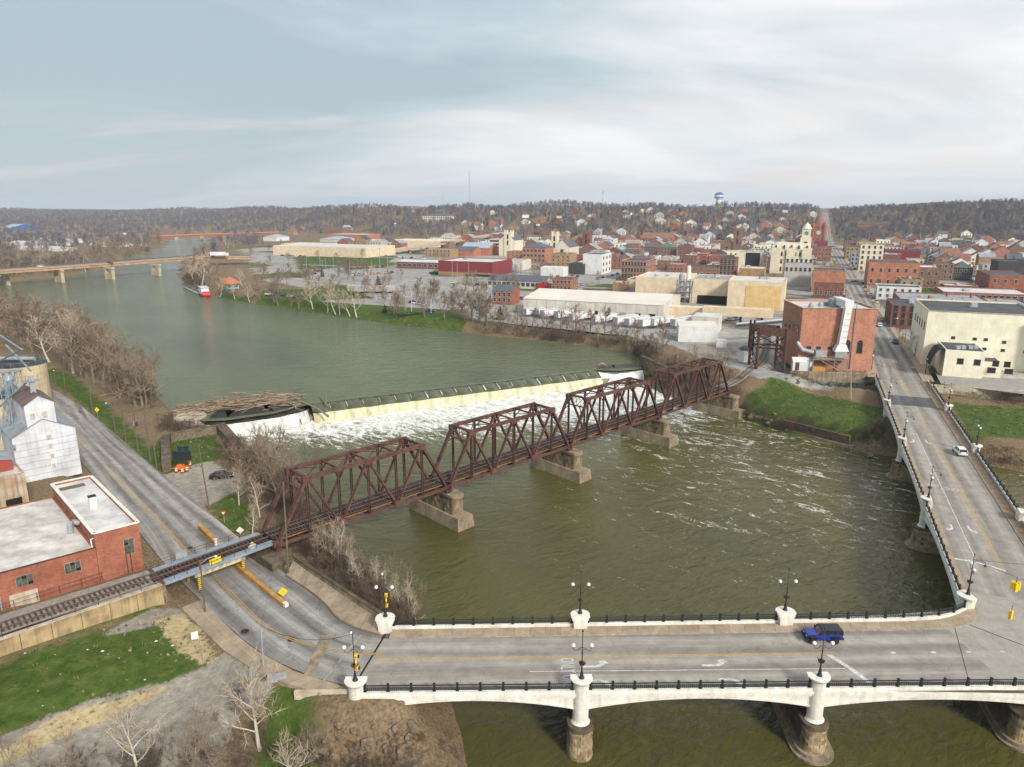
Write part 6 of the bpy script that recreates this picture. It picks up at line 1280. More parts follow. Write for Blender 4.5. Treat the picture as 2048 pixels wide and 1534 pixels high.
RM = dict(w=M('white_membrane', (232,230,226), (206,204,200), s=.2, r=.8, dirt=.25, ds=.8, k=.84), g=M('grey_membrane', (168,170,174), (140,142,146), s=.25, r=.85, dirt=.3, ds=.8), d=M('dark_tar_roof', (88,90,94), (70,72,76), s=.3, r=.9, dirt=.25), p=M('pale_pink_roof', (236,228,218), (226,216,204), s=.08, r=.8, dirt=.1, k=.86), s=M('slate_shingle', (104,106,114), (84,86,94), s=.8, r=.9, dirt=.2), b=M('brown_tile', (158,122,100), (120,88,72), s=1.5, r=.9, dirt=.3), gr=M('green_copper', (92,122,104), (74,104,88), s=.5, r=.8), tl=M('teal_roof', (20,140,176), (16,124,158), s=.3, r=.6), m=M('metal_roof', (168,182,194), (150,164,176), s=.3, r=.45), r=M('red_tile_roof', (150,98,88), (126,80,72), s=1, r=.8), o=M('orange_tile_roof', (200,116,86), (176,96,70), s=1, r=.8))
FRW = M('window_trim', (206,200,188), s=2, r=.7); FRD = M('window_trim_dark', (92,78,70), s=2, r=.8)
WINM = {}
def win_mesh(w, h, fr, arch=False):
    k = (round(w,1), round(h,1), fr.name, arch)
    if k not in WINM:
        m = MB(); w, h = k[0], k[1]; m.box((0,-.02,-.12), (w+.3,.22,.14), 0, 0).box((0,-.01,h), (w+.24,.14,.16), 0, 0)
        for s_ in (-1,1): m.box((s_*(w/2+.04),-.01,0), (.1,.14,h), 0, 0)
        m.box((0,.0,0), (w,.06,h), 0, 1).box((0,-.03,h*.48), (w,.06,.07), 0, 0)
        if arch: m.add([(w/2*cos(a),-.03,h+.16+w/2*sin(a)) for a in np.linspace(0, pi, 8)], [tuple(range(7,-1,-1))], 1)
        WINM[k] = m.mesh('window', [fr, GLAS])
    return WINM[k]
def windows(t, o, ex, L_, cols, rows, w, h, z0, dz, fr=FRW, arch=False, m0=None, skip=()):
    n_ = V(ex.y, -ex.x, 0); rz = atan2(ex.y, ex.x); me_ = win_mesh(w, h, fr, arch); m0 = L_/(cols*2) if m0 is None else m0; R0_ = V(t.location)
    for j in range(rows):
        for i in range(cols):
            if (i, j) in skip: continue
            p = o+ex*(m0+(L_-2*m0)*(i/(cols-1) if cols > 1 else .5))+n_*.04; link('window', me_, t, V(p.x,p.y,z0+j*dz)-R0_, rz)
def span_to(o, ex, px):                            # length along ex until the picture column px
    lo, hi = 0.0, 400.0
    for _ in range(40):
        m = (lo+hi)/2; p = o+ex*m
        if p.y > 20 and PXC(p.x, p.y, o.z) < px: lo = m
        else: hi = m
    return lo
BN = 0; FOOT = []
def B(xl, yb, xr, yt, d, wall, roof, label, name='town_building', win=None, side=None, kind='flat', cat='building', z=None, ex=None, rise=3.0, ridge='x', arch=False, fr=FRW, units=0, chim=0, par=.5, group=None, ground=False, wz=1.0, trim=None):
    global BN; BN += 1; ex = ex or GW; ey = V(-ex.y, ex.x, 0)
    o = G(xl, yb) if ground else U(xl, yb, ZG if z is None else z); zb = o.z; L_ = span_to(o, ex, xr); z1 = ZAT(xl, yt, o.y); h = z1-zb
    FOOT.append((o, ex, ey, L_, d)); t = thing(name, label, cat, o, 0, group); o0 = V(o.x,o.y,0); wm = WM[wall] if isinstance(wall, str) else wall; rm = RM[roof] if isinstance(roof, str) else roof
    if ground: zb -= 4
    if kind == 'flat': wbox(t, o0, ex, ey, L_, d, zb-.5, z1, wm, rm, par, trim)
    elif kind == 'gable':
        if ridge == 'y': gable(t, o0, L_, d, zb-.5, z1, z1+rise, wm, rm, exx=ex, eyy=ey)
        else: gable(t, o0+ey*0+ex*L_, d, L_, zb-.5, z1, z1+rise, wm, rm, exx=ey, eyy=-ex)
    else:
        c = [o0, o0+ex*L_, o0+ex*L_+ey*d, o0+ey*d]; MB().prism([(p.x,p.y) for p in c], zb-.5, z1).build('wall', wm, t); q = min(L_, d)/2; ov_ = .4
        e = [o0-ex*ov_-ey*ov_, o0+ex*(L_+ov_)-ey*ov_, o0+ex*(L_+ov_)+ey*(d+ov_), o0-ex*ov_+ey*(d+ov_)]
        a, b = (o0+ex*q+ey*q, o0+ex*(L_-q)+ey*(d-q)) if L_ > d else (o0+ex*q+ey*q, o0+ex*(L_-q)+ey*(d-q))
        vs = [(p.x,p.y,z1+.02) for p in e]+[(a.x,a.y,z1+rise),(b.x,b.y,z1+rise)]
        fs = [(0,1,5,4),(1,2,5),(2,3,4,5),(3,0,4)] if L_ > d else [(0,1,4),(1,2,5,4),(2,3,5),(3,0,4,5)]
        MB().add(vs, fs+[(3,2,1,0)]).build('roof', rm, t)
    zf = (o.z if ground else zb)
    if win:
        c_, r_ = win[0], win[1]; dz = (h-1.0)/r_ if len(win) < 5 else win[4]; w_ = win[2] if len(win) > 2 else min(1.5, L_/c_*.5); h_ = win[3] if len(win) > 3 else min(2.0, dz*.58)
        windows(t, o0, ex, L_, c_, r_, w_, h_, zf+wz+dz*.16, dz, fr, arch)
    if side:
        c_, r_ = side[0], side[1]; dz = (h-1.0)/r_; w_ = side[2] if len(side) > 2 else min(1.4, d/c_*.5); h_ = side[3] if len(side) > 3 else min(1.9, dz*.56)
        if PXC(o.x+ex.x*L_/2, o.y, zb) < 1620: windows(t, o0+ex*L_, ey, d, c_, r_, w_, h_, zf+wz+dz*.16, dz, fr, arch)
        else: windows(t, o0+ey*d, -ey, d, c_, r_, w_, h_, zf+wz+dz*.16, dz, fr, arch)
    R_ = random.Random(BN)
    for i in range(units):
        p = o0+ex*R_.uniform(.2,.8)*L_+ey*R_.uniform(.25,.75)*d; s_ = R_.uniform(1.0,2.4); MB().box((p.x,p.y,z1-par), (s_*1.3,s_,R_.uniform(.8,1.6)), R_.choice((0,1.2))).build('roof_unit', GALV if R_.random() < .6 else CONL, t)
    for i in range(chim):
        p = o0+ex*R_.uniform(.1,.9)*L_+ey*R_.uniform(.2,.8)*d; MB().box((p.x,p.y,z1-.8), (1.0,.8,2.6+(rise if kind != 'flat' else 0)), .4).build('chimney', BR_RED, t)
    return t, o0, L_, zb, z1, ex, ey
# streets
ms = [NL(s)+NW*6.7 for s in (140, 150, 162, 200, 300, 420, 560, 700, 860, 940)]
for p, z in zip(ms, [8.0, 8.3, 8.85]+[9.0]*7): p.z = z
ribbon(smooth(ms, 1), 11.6, 'main_street', ASPH, .05, kind='structure')
for o_, w_ in ((7.4, 3.2), (-7.6, 3.4)): ribbon(offs(smooth(ms, 1), o_), w_, 'sidewalk_main', SLAB, .17, kind='structure')
for o_ in (-.13,.13): ribbon(offs(smooth(ms,1), o_), .13, 'lane_marking', YELP, .075, kind='structure')
for s in (155, 163, 171, 182, 193, 204, 215):
    for o_ in (-3.3, 3.3): q = NL(s)+NW*(6.7+o_); MB().beam(V(q.x,q.y,9.0), V(q.x+NV.x*2.5,q.y+NV.y*2.5,9.0), .16, .16).build('lane_marking', WHIP, kind='structure')
hl = [NL(s)+NW*6.7 for s in range(940, 1700, 40)]
for p in hl: p.z = hs(p.x, p.y)+.8
ribbon(hl, 13, 'hill_street', ASPH, .2, kind='structure')
for s, a, b in ((262, -105, 200), (345, -230, 260), (430, -480, 300), (540, -560, 320), (660, -500, 330)):
    p0, p1 = NL(s)+NW*a, NL(s)+NW*b; p0.z = p1.z = 9.0; ribbon(resample([p0,p1], 40), 9.5, 'cross_street', ASPH, .03, kind='structure')
for o_, s0, s1 in ((-125, 215, 760), (-240, 345, 800), (-360, 440, 820), (130, 262, 800), (250, 262, 780)):
    p0, p1 = NL(s0)+NW*o_, NL(s1)+NW*o_; p0.z = p1.z = 9.0; ribbon(resample([p0,p1], 40), 9.0, 'back_street', ASPH, .022, kind='structure')
for k, px in enumerate(([(1050,636),(1330,662),(1356,690),(1330,688),(1260,673),(1150,661),(1040,650),(968,641)], [(1120,548),(1240,548),(1225,568),(1080,566)], [(620,548),(870,536),(860,552),(690,562),(610,558)], [(655,600),(800,595),(905,612),(900,620),(760,611),(645,604)], [(1900,590),(2048,596),(2048,620),(1850,604)], [(1870,745),(2060,760),(2060,790),(1882,768)])):
    ps = [U(a, b, 9.0) for a, b in px]; m = MB().add([(p.x,p.y,9.02+.006*k) for p in ps], [tuple(range(len(ps)))]); o = m.build('parking_lot', ASPH, kind='structure')
    if o.data.polygons[0].normal.z < 0: o.data.flip_normals()
# --- trailer yard warehouse
t, o0, L_, zb, z1, ex_, ey_ = B(1047,630,1326,597,44,'lg','p','long grey warehouse with wide pale low pitched roof behind trailers','warehouse', kind='gable', rise=2.6, ridge='x')
for i in range(9): MB().box(o0+ex_*(9+i*6.6)-ey_*.05+V(0,0,zb+.9), (2.8,.2,3.0), atan2(ex_.y,ex_.x)).build('dock_door', DARK if i % 3 else GALV, t)
for i in range(14): MB().beam(o0+ex_*(2+i*4.8)-ey_*.06+V(0,0,zb), o0+ex_*(2+i*4.8)-ey_*.06+V(0,0,z1-.2), .12).build('wall_rib', WM['grey'], t)
def trailer_proto():
    t = thing('semi_trailer', 'x', 'semi trailer', (0,0,-400)); TW_ = M('trailer_white', (236,236,236), (222,222,222), s=.6, r=.45, dirt=.1, k=.86)
    add_local(t, 'box_body', MB().box((0,0,1.15), (15.2,2.55,2.85)), TW_)
    for x in (-7.62, 7.62): add_local(t, 'end_frame', MB().box((x,0,1.1), (.08,2.62,2.95)), GALV)
    for s_ in (-1,1): add_local(t, 'side_rail', MB().box((0,s_*1.29,1.05), (15.2,.05,.16)), GALV); add_local(t, 'roof_rail', MB().box((0,s_*1.29,3.9), (15.2,.05,.14)), GALV)
    for x in (-6.4,-5.1):
        for s_ in (-1,1): add_local(t, 'wheel', MB().tube([(x,s_*.75,.5),(x,s_*1.22,.5)], .5, 12), TYRE)
    for s_ in (-1,1): add_local(t, 'landing_leg', MB().box((4.6,s_*.8,0), (.16,.16,1.15)), GALV)
    add_local(t, 'under_frame', MB().box((-5.7,0,.75), (3.4,1.4,.3)), DARK); return t
TP = trailer_proto(); REDL = M('red_lettering', (206,52,48), s=2, r=.6)
tdir = atan2(U(1271,643.5,9).y-U(1230,651,9).y, U(1271,643.5,9).x-U(1230,651,9).x); tds = V(cos(tdir), sin(tdir), 0)
for i, (px, py, l) in enumerate(((1049,634,'leftmost white trailer backed to the grey warehouse'),(1073,634,'second white trailer from the left at the grey warehouse'),(1084,638,'third white trailer from the left, reaching farthest out'),(1112,640,'fourth white trailer from the left by the bare trees'),(1141,645,'fifth white trailer from the left by the docks'),(1186,650,'white trailer standing alone in mid yard'),
        (1230,653,'white trailer with red lettering, left of the lettered pair'),(1253,656,'white trailer with red lettering, right of the lettered pair'),(1280,658,'plain white trailer right of the lettered pair'),(1303,656,'white trailer second from the small white building'),(1345,657,'white trailer nearest the small white building'))):
    p = U(px, py, 9.05)+tds*7.6; p = V(p.x, p.y, 9.05)
    o = TP if i == 0 else copy_tree(TP)
    o.location = p; o.rotation_euler = (0,0,tdir+pi); o['label'] = l; o['group'] = 'white trailers in the warehouse yard'
    if i in (6, 7): text_mesh('HOBBY LOBBY', 1.35, 'lettering', REDL, (-.2,1.31,2.6), pi/2, pi, o, ext=.005)
# --- tan factory complex
B(1253,578,1272,558,24,'tan','d','low tan factory wing at the left end of the tan plant','factory'); B(1225,582,1249,564,12,'tb','w','small brown block with white roof left of the tan plant','factory'); t, *_ = B(1270,592,1373,553,36,'tan','w','large plain tan factory block with white roof','factory', units=3)
t, o0, L_, zb, z1, *_ = B(1379,606,1456,557,30,'tan','g','tan factory block with loading bay behind the pipework','factory', units=3); MB().box(o0+GW*12+V(0,0,zb), (16,.4,4.5), atan2(GW.y,GW.x)).build('loading_bay', DARK, t)
t, o0, L_, zb, z1, *_ = B(1453,616,1566,560,26,'tan','w','tall tan factory hall with ochre panel at its right half','factory', units=2); MB().box(o0+GW*(L_-10)-GV*.1+V(0,0,zb), (17,.25,12.0), atan2(GW.y,GW.x)).build('ochre_panel', WM['och'], t)
B(1328,637,1420,612,6,'tan','p','long low tan gallery behind the trailer yard','factory', z=9); t, o0, L_, zb, z1, *_ = B(1405,627,1545,613,5,'tan','p','raised tan conveyor gallery crossing the rail yard','gallery', z=13)
for f in (.2,.55,.85): MB().box(o0+GW*L_*f+GV*2+V(0,0,8), (.8,.8,5), 0).build('support', RUSTD, t)
B(1356,683,1437,652,14,'white','p','plain white metal building by the river bank','shed', par=.1, trim=None, ex=V(.985,-.17,0)); B(1383,662,1436,632,12,'lg','w','pale box building behind the plain white metal building','shed', par=.1)
q = U(1442,694,9); t = thing('white_shed', 'tiny white shed beside the white metal building', 'shed', q); MB().box(q, (3.6,3,2.6), -.2).build('body', WM['white'], t); MB().box(q+V(0,0,2.6), (3.9,3.3,.15), -.2).build('roof', RM['w'], t)
pp = thing('process_tower', 'grey steel process tower with tanks and pipes against the tan plant', 'process tower', U(1375,606,9)); c = V(pp.location)
for dx in (-5,-1.5,2,5.5):
    for dy in (0,5): MB().beam(c+V(dx,dy,0), c+V(dx,dy,12 if dx < 4 else 8), .25).build('steel_column', GALV, pp)
for z in (3,6,9,11.8): MB().box(c+V(-1.5,2.5,z), (8,5.4,.2)).build('platform', GALV, pp)
for dx, r_, z0, z1_ in ((-3.2,1.6,6,15),(.4,1.1,3,19),(4.2,1.5,2.5,8.5),(7,1.2,0,6)): MB().lathe(c+V(dx,2.5,0), [(r_*.3,z0-1.2),(r_,z0),(r_,z1_),(r_*.5,z1_+.8)], 14).build('tank', GALV if dx < 0 else WM['cream'], pp)
for i in range(6): MB().tube([c+V(-4+i*1.8,-.3,2+i), c+V(-3+i*1.8,-.6,8+i), c+V(1+i,1,13+i*.6)], .18, 6).build('pipe', GALV, pp)
# --- brick powerhouse with white duct
ex = V(.996,-.09,0).normalized(); ey = V(-ex.y, ex.x, 0); t, o0, L_, zb, z1, *_ = B(1594,738,1741,616,21,M('powerhouse_brick', (218,158,130), (198,138,110), s=.3, r=.92, dirt=.2, streak=.25, ds=.8, brick=((.7,.64,.6,1), .5, .2), k=.84),'w','tall red brick powerhouse with a white duct down its front','powerhouse', z=8.6, ex=ex, units=2, trim=CONL)
for i, dx in enumerate((3,6,9.5)): MB().box(o0+ex*dx-ey*.02+V(0,0,15.2), (1.4,.2,.9), -.09).build('window', GLAS, t)
for dx in (14.8, 18.6): link('window', win_mesh(1.5,3.2,FRD,True), t, o0+ex*dx-ey*.04+V(0,0,14.2)-V(t.location), -.09)
for i in range(4): link('window', win_mesh(1.4,2.4,FRD,False), t, o0+ey*(3+i*4.5)-ex*.04+V(0,0,20)-V(t.location), -.09-pi/2)
for dx, dy, z in ((1.5,6,.0),(3,12,0),(4.5,8,0)): MB().tube([o0+ex*(1+dx*2)-ey*.2+V(0,0,17.2), o0+ex*(1+dx*2)-ey*1.0+V(0,0,17.4)], .1, 6).build('wall_vent', GALV, t)
MB().beam(o0+ex*16.2-ey*.25+V(0,0,9), o0+ex*16.2-ey*.25+V(0,0,z1+2.5), .22).build('downpipe', GALV, t)
DUC = M('white_duct', (238,238,236), (222,222,220), s=.8, r=.5, k=.86); dx = 12.3
MB().beam(o0+ex*dx-ey*1.3+V(0,0,17), o0+ex*(dx+.9)-ey*1.3+V(0,0,z1+1.6), 2.1, 1.8, up=(0,-1,0)).build('duct', DUC, t); MB().beam(o0+ex*(dx+.9)-ey*2.2+V(0,0,z1+1.6), o0+ex*(dx+.9)+ey*9+V(0,0,z1+1.6), 2.6, 2.2).build('duct_elbow', DUC, t)
for z in np.arange(17.5, z1, 1.9): MB().box(o0+ex*(dx+.05+(z-17)*.075)-ey*1.3+V(0,0,z), (2.2,1.9,.12), -.09).build('duct_flange', GALV, t)
c = o0+ex*dx-ey*1.4; MB().add([(c+ex*a*2.2+ey*b*1.3+V(0,0,15)) for a,b in ((-1,-1),(1,-1),(1,1),(-1,1))]+[(c+ex*a*1.25+ey*b*1.0+V(0,0,17.2)) for a,b in ((-1,-1),(1,-1),(1,1),(-1,1))], [(0,1,5,4),(1,2,6,5),(2,3,7,6),(3,0,4,7)]).build('duct_hopper', DUC, t)
MB().box(c+V(0,0,13.0), (3.6,2.3,2.0), -.09).build('fan_casing', GALV, t); MB().box(o0+ex*6.2-ey*1.6+V(0,0,12.6), (3.4,2.2,2.6), -.09).build('filter_box', GALV, t)
MB().tube([o0-ex*1.0-ey*.5+V(0,0,17.5), o0+ex*.6-ey*1.3+V(0,0,15.2), o0+ex*4.8-ey*1.4+V(0,0,14.2)], .65, 12).build('silver_duct', GALV, t)
for a, b in ((3.6,10.2),(10.2,14.6)): MB().box(o0+ex*(a+b)/2-ey*1.6+V(0,0,12.3), (b-a,3.0,.2), -.09).build('platform', GREYP, t)
rl = MB()
for z in (12.95, 13.4): rl.beam(o0+ex*3.6-ey*3.1+V(0,0,z), o0+ex*14.6-ey*3.1+V(0,0,z), .1)
for i in range(9): rl.beam(o0+ex*(3.6+i*1.375)-ey*3.1+V(0,0,12.4), o0+ex*(3.6+i*1.375)-ey*3.1+V(0,0,13.45), .09)
rl.build('yellow_handrail', YELP, t)
for dx_ in (3.8, 10.3, 14.4): MB().beam(o0+ex*dx_-ey*2.9+V(0,0,8.6), o0+ex*dx_-ey*2.9+V(0,0,12.3), .3).build('leg', GREYP, t)
MB().beam(o0+ex*10.3-ey*2.9+V(0,0,9), o0+ex*14.4-ey*2.9+V(0,0,12), .16).beam(o0+ex*14.4-ey*2.9+V(0,0,9), o0+ex*10.3-ey*2.9+V(0,0,12), .16).build('cross_brace', GREYP, t)
MB().beam(o0+ex*6.2-ey*3.6+V(0,0,12.2), o0+ex*12.6-ey*3.6+V(0,0,8.7), .9, .15).build('stair', YELP, t); MB().beam(o0+ex*6.2-ey*4.0+V(0,0,13.1), o0+ex*12.6-ey*4.0+V(0,0,9.6), .08).build('stair_rail', YELP, t)
q = o0+ex*1.0-ey*1.9; MB().add([q+V(0,0,8.4)-ex*3, q+V(0,0,8.4)+ex*3.2, q+V(0,0,8.4)+ex*3.2+ey*1.7, q+V(0,0,8.4)-ex*3+ey*1.7, q+V(0,0,11.4)-ex*3, q+V(0,0,11.4)+ex*3.2, q+V(0,0,12.6)+ex*3.2+ey*1.7, q+V(0,0,12.6)-ex*3+ey*1.7], [(0,1,5,4),(1,2,6,5),(2,3,7,6),(3,0,4,7),(4,5,6,7)]).build('lean_to', WM['white'], t); MB().box(q-ex*1.6-ey*.06+V(0,0,8.6), (1.2,.1,2.6), -.09).build('lean_to_door', RUST, t)
MB().box(o0+ex*5.8-ey*2.2+V(0,0,8.6), (4,1.2,1.5), -.09).build('tank_skid', M('ochre_skid', (206,150,70), s=1), t); MB().box(o0+ex*13+ey*8+V(0,0,z1-.5), (4.4,4,2.6), -.09).build('roof_chiller', GALV, t)
for i, dx_ in enumerate((4,8,17)): MB().lathe(o0+ex*dx_+ey*(5+i*3)+V(0,0,z1-.5), [(.9,0),(.9,.8),(.3,1.6)], 10).build('roof_cowl', GALV, t)
rw = thing('retaining_wall', 'stained concrete wall holding the powerhouse yard above the riprap', 'wall', U(1582,745,8.6))
for i in range(8): a, b = U(1580,744,8.7).lerp(U(1752,748,8.7), i/8), U(1580,744,8.7).lerp(U(1752,748,8.7), (i+.985)/8); MB().beam(a-V(0,0,1.2), b-V(0,0,1.2), .5, 3.2).build('panel', CONC, rw)
rw = thing('retaining_wall', 'stained concrete wall under the cream warehouse car park', 'wall', U(1862,772,8.8))
for i in range(9): a, b = U(1862,771,8.8).lerp(U(2120,789,8.8), i/9), U(1862,771,8.8).lerp(U(2120,789,8.8), (i+.985)/9); MB().beam(a-V(0,0,1.4), b-V(0,0,1.4), .5, 3.6).build('panel', CONL, rw)
# rusty rail portal and curved approach track right of the truss
E1 = TA+TE*(SP*4)+TN*2.8+V(0,0,ZB+1.0); ap = smooth([E1, E1+TE*7, U(1500,738,8.7), U(1522,722,8.8), U(1533,700,9), U(1536,672,9), U(1525,640,9.1), U(1490,610,9.1)], 3)
tk = thing('railway_track', 'railway track curving from the truss under the rusty portal', 'track', ap[0]); o = ribbon(ap, 3.4, 'ballast', BALL, -.12, tk); o.data.transform(Matrix.Translation(-Vector(tk.location)))
for w in (-.74,.74):
    m = MB(); r_ = offs(ap, w)
    for a, b in zip(r_, r_[1:]): m.beam(a, b, .14, .16)
    m.build('rail', RAILS, tk)
m = MB()
for p, q in zip(resample(ap, .8), resample(ap, .8)[1:]): n_ = (q-p).normalized(); n_ = V(-n_.y,n_.x,0); m.beam(p-n_*1.3-V(0,0,.15), p+n_*1.3-V(0,0,.15), .25, .14)
m.build('tie_deck', TIMB, tk, kind='stuff')
pt = thing('rail_portal', 'rust brown steel portal tower over the railway beside the powerhouse', 'portal', U(1535,740,8.6)); q0, q1 = U(1508,735,8.6), U(1566,742,8.6); q0 = q0+V(0,-2,0); hT = ZAT(1530,655,q0.y)
for q in (q0, q1):
    for dy in (0, 7): MB().beam(q+V(0,dy,-1), V(q.x,q.y+dy,hT), .7).build('tower_leg', RUST, pt)
    m = MB()
    for i in range(5): z = 9+i*(hT-9)/5; m.beam(V(q.x,q.y,z), V(q.x,q.y+7,z+(hT-9)/5), .2).beam(V(q.x,q.y+7,z), V(q.x,q.y,z+(hT-9)/5), .2)
    m.build('tower_bracing', RUSTD, pt)
for dy in (0,7): MB().beam(V(q0.x,q0.y+dy,hT-1.2), V(q1.x,q1.y+dy,hT-1.2), .4, 2.4).build('portal_beam', RUST, pt); m = MB().beam(V(q0.x,q0.y+dy,hT-6.5), V(q1.x,q1.y+dy,hT-2.4), .25).beam(V(q1.x,q1.y+dy,hT-6.5), V(q0.x,q0.y+dy,hT-2.4), .25).beam(V(q0.x,q0.y+dy,hT-6.5), V(q1.x,q1.y+dy,hT-6.5), .4); m.build('portal_bracing', RUSTD, pt)
MB().beam(U(1472,652,16), U(1600,640,17), 1.6, 1.0).build('pipe_bridge', GREYP, pt); MB().tube([U(1472,648,17.2), U(1600,636,18.2)], .5, 8).build('pipe', GALV, pt)
for px in (1496, 1504): q = U(px,712,9); MB().beam(q, V(q.x,q.y,ZAT(px,640,q.y)), .5).build('pipe_bent', RUSTD, pt)
q = U(1489,723,8.6); t = thing('signal_hut', 'small white hut with hipped roof beside the rusty portal', 'hut', q); MB().box(q, (3.2,3.2,4.2), .2).build('body', WM['white'], t); MB().add([q+V(a*2,b*2,4.2) for a,b in ((-1,-1),(1,-1),(1,1),(-1,1))]+[q+V(0,0,5.6)], [(0,1,4),(1,2,4),(2,3,4),(3,0,4)]).build('roof', RM['d'], t)
# --- right of main street
t, o0, L_, zb, z1, ex_, ey_ = B(1842,728,2075,621,34,'cream','d','big cream painted warehouse right of the main street','warehouse', trim=CONL, units=2)
R0_ = V(t.location)
for dx, z in ((8,16.5),(14,16.5),(17,16.5),(8,13.6),(14,13.5),(17,13.5),(22,16),(28,15.8),(22,13.4),(28,13.4),(48,18),(54,18),(60,18.2),(48,15),(54,15),(60,15),(46,12),(53,12),(59,12)): link('window', win_mesh(.9,.6,FRD), t, o0+ex_*dx-ey_*.03+V(0,0,z+1.5)-R0_, atan2(ex_.y,ex_.x))
MB().box(o0+ex_*33-ey_*1.5+V(0,0,zb), (7,3,z1-zb-1.2), atan2(ex_.y,ex_.x)).build('stair_bay', WM['cream'], t); MB().box(o0+ex_*33-ey_*1.5+V(0,0,z1-1.2), (7.4,3.4,.3), atan2(ex_.y,ex_.x)).build('stair_roof', RM['d'], t)
for i in range(5): link('window', win_mesh(1.0,2.0,FRD,True), t, o0+ey_*(4+i*5.5)-ex_*.04+V(0,0,20)-R0_, atan2(ex_.y,ex_.x)-pi/2)
for dx in (60, 66): MB().box(o0+ex_*dx-ey_*.08+V(0,0,zb+2.2), (1.7,.12,1.6), atan2(ex_.y,ex_.x)).build('window', GLAS, t)
t2, a0, La, za, z1a, *_ = B(1884,752,1963,699,16,'cream','d','low cream annex with dark roof and curved black awning','annex', par=.3); 
for dx in (4.2,8.6,13.3,16.2): link('window', win_mesh(1.5,1.5,FRD), t2, a0+GW*dx-GV*.03+V(0,0,za+4.2)-V(t2.location), atan2(GW.y,GW.x))
m = MB(); pr = None
for i in range(8):
    f = i/7; p = a0-GW*(3.6*(f)**.5+.05)+V(0,0,z1a+.1-5.4*f**1.7)
    if pr: m.add([pr, pr+GV*9, p+GV*9, p], [(0,1,2,3),(3,2,1,0)])
    pr = p
m.build('curved_awning', M('black_awning', (52,54,58), s=1, r=.6), t2)
for i, f in enumerate((.35,.5,.7,.85)): MB().box(a0+GW*La*f+GV*(4+i)+V(0,0,z1a-.3), (1.3,1.3,1.0)).build('roof_unit', GALV, t2)
t3, a0, La, za, *_ = B(1962,754,2000,723,9,'cream','d','smallest cream annex with two windows next to the steps','annex', par=.3)
for dx in (2.4,6.8): link('window', win_mesh(2.0,1.4,FRD), t3, a0+GW*dx-GV*.03+V(0,0,za+1.6)-V(t3.location), atan2(GW.y,GW.x))
B(1779,655,1843,610,26,'dk','d','dark brick corner building with grey roof on the right side street front','town_building', win=(4,3,1.3,2.2), side=(5,3), fr=FRD, units=2); B(1800,622,1985,600,40,'br','g','long brown brick block with grey roof behind the cream warehouse','town_building', units=5, chim=3); B(1960,626,2060,606,26,'br','g','low brown brick block with skylight right of the long grey roof','town_building', units=2)
B(1884,602,2060,583,30,'red','w','red brick works with white roof and a row of windows','town_building', win=(14,1,2.0,2.4), units=2); B(1975,588,2060,550,40,'red','d','tall red brick mill with dark roof at the right edge','town_building', win=(4,2), side=(4,2))
B(1752,598,1840,572,16,'white','d','white low shop building with blue corner sign on main street','town_building', win=(6,2,1.3,1.4)); t, *_ = B(1733,572,1834,524,30,'orr','d','plain orange brick block with two rows of small windows','town_building', win=(6,2,1.6,2.4)); B(1833,574,1876,534,24,'br','w','brown brick building right of the orange brick block','town_building', win=(3,2), units=1)
B(1860,560,1905,526,18,'br','d','brown brick building with balconies and flat dark roof','town_building', win=(4,3), side=(3,3)); B(1905,560,1943,535,16,'char','s','dark grey house with brown hip roof and porch','house', win=(4,2), kind='hip', rise=4); B(1962,555,1999,528,14,'grey','d','grey corner building with flat dark roof before dark brick wall','town_building', win=(3,3), side=(3,2)); B(1990,570,2045,522,22,'char','d','dark brown brick tower block with metal stair at the right','town_building'); B(1998,545,2044,522,24,'tb','g','tan brick block with bay windows at the right','town_building', win=(3,2,2.2,2.8))
t, *_ = B(1716,542,1762,488,26,'stone','d','tall cream six storey block with ornate cornice on main street','town_building', win=(4,5,1.6,2.2), side=(5,5), units=1, trim=CONL); B(1757,528,1800,517,18,'stone','d','low cream shop with dark awning beside the tall cream block','town_building'); B(1767,530,1838,500,24,'maroon','d','dark red painted building with painted lettering right of the cream block','town_building', win=(5,1)); B(1765,514,1836,499,16,'orr','m','orange brick building with grey roof behind the red one','town_building', win=(7,1,1.8,2.4)); B(1690,518,1716,494,34,'tb','d','ochre fronted building with bay windows up main street','town_building', win=(3,3), side=(5,2)); B(1688,500,1712,482,30,'br','d','dark brick corner building near the foot of the hill street','town_building', win=(3,2), side=(6,3)); B(1700,532,1716,505,14,'steel','d','narrow blue grey shop front beside the tall cream block','town_building', win=(2,3))
# --- left of main street
t, o0, L_, zb, z1, ex_, ey_ = B(1538,546,1619,499,26,'stone','w','ornate cream courthouse with mansard roof and tall clock tower','courthouse', win=(9,3,1.5,2.6), side=(5,3), arch=True, trim=WM['stone'])
c = [o0+ex_*1.5+ey_*1.5, o0+ex_*(L_-1.5)+ey_*1.5, o0+ex_*(L_-1.5)+ey_*24.5, o0+ex_*1.5+ey_*24.5]; ce = (c[0]+c[2])/2
MB().add([(p.x,p.y,z1) for p in c]+[(lerp(p.x,ce.x,.14),lerp(p.y,ce.y,.14),z1+5) for p in c], [(0,1,5,4),(1,2,6,5),(2,3,7,6),(3,0,4,7),(4,5,6,7)]).build('mansard_roof', WM['stone'], t)
for f in (.12,.32,.5,.68,.88): link('window', win_mesh(1.5,2.0,FRW,True), t, o0+ex_*L_*f+ey_*1.3+V(0,0,z1+.8)-V(t.location), atan2(ex_.y,ex_.x))
for f in (.12,.5,.88): MB().box(o0+ex_*L_*f-ey_*.6+V(0,0,zb), (6.5,1.4,z1-zb+1.5), atan2(ex_.y,ex_.x)).build('pavilion', WM['stone'], t)
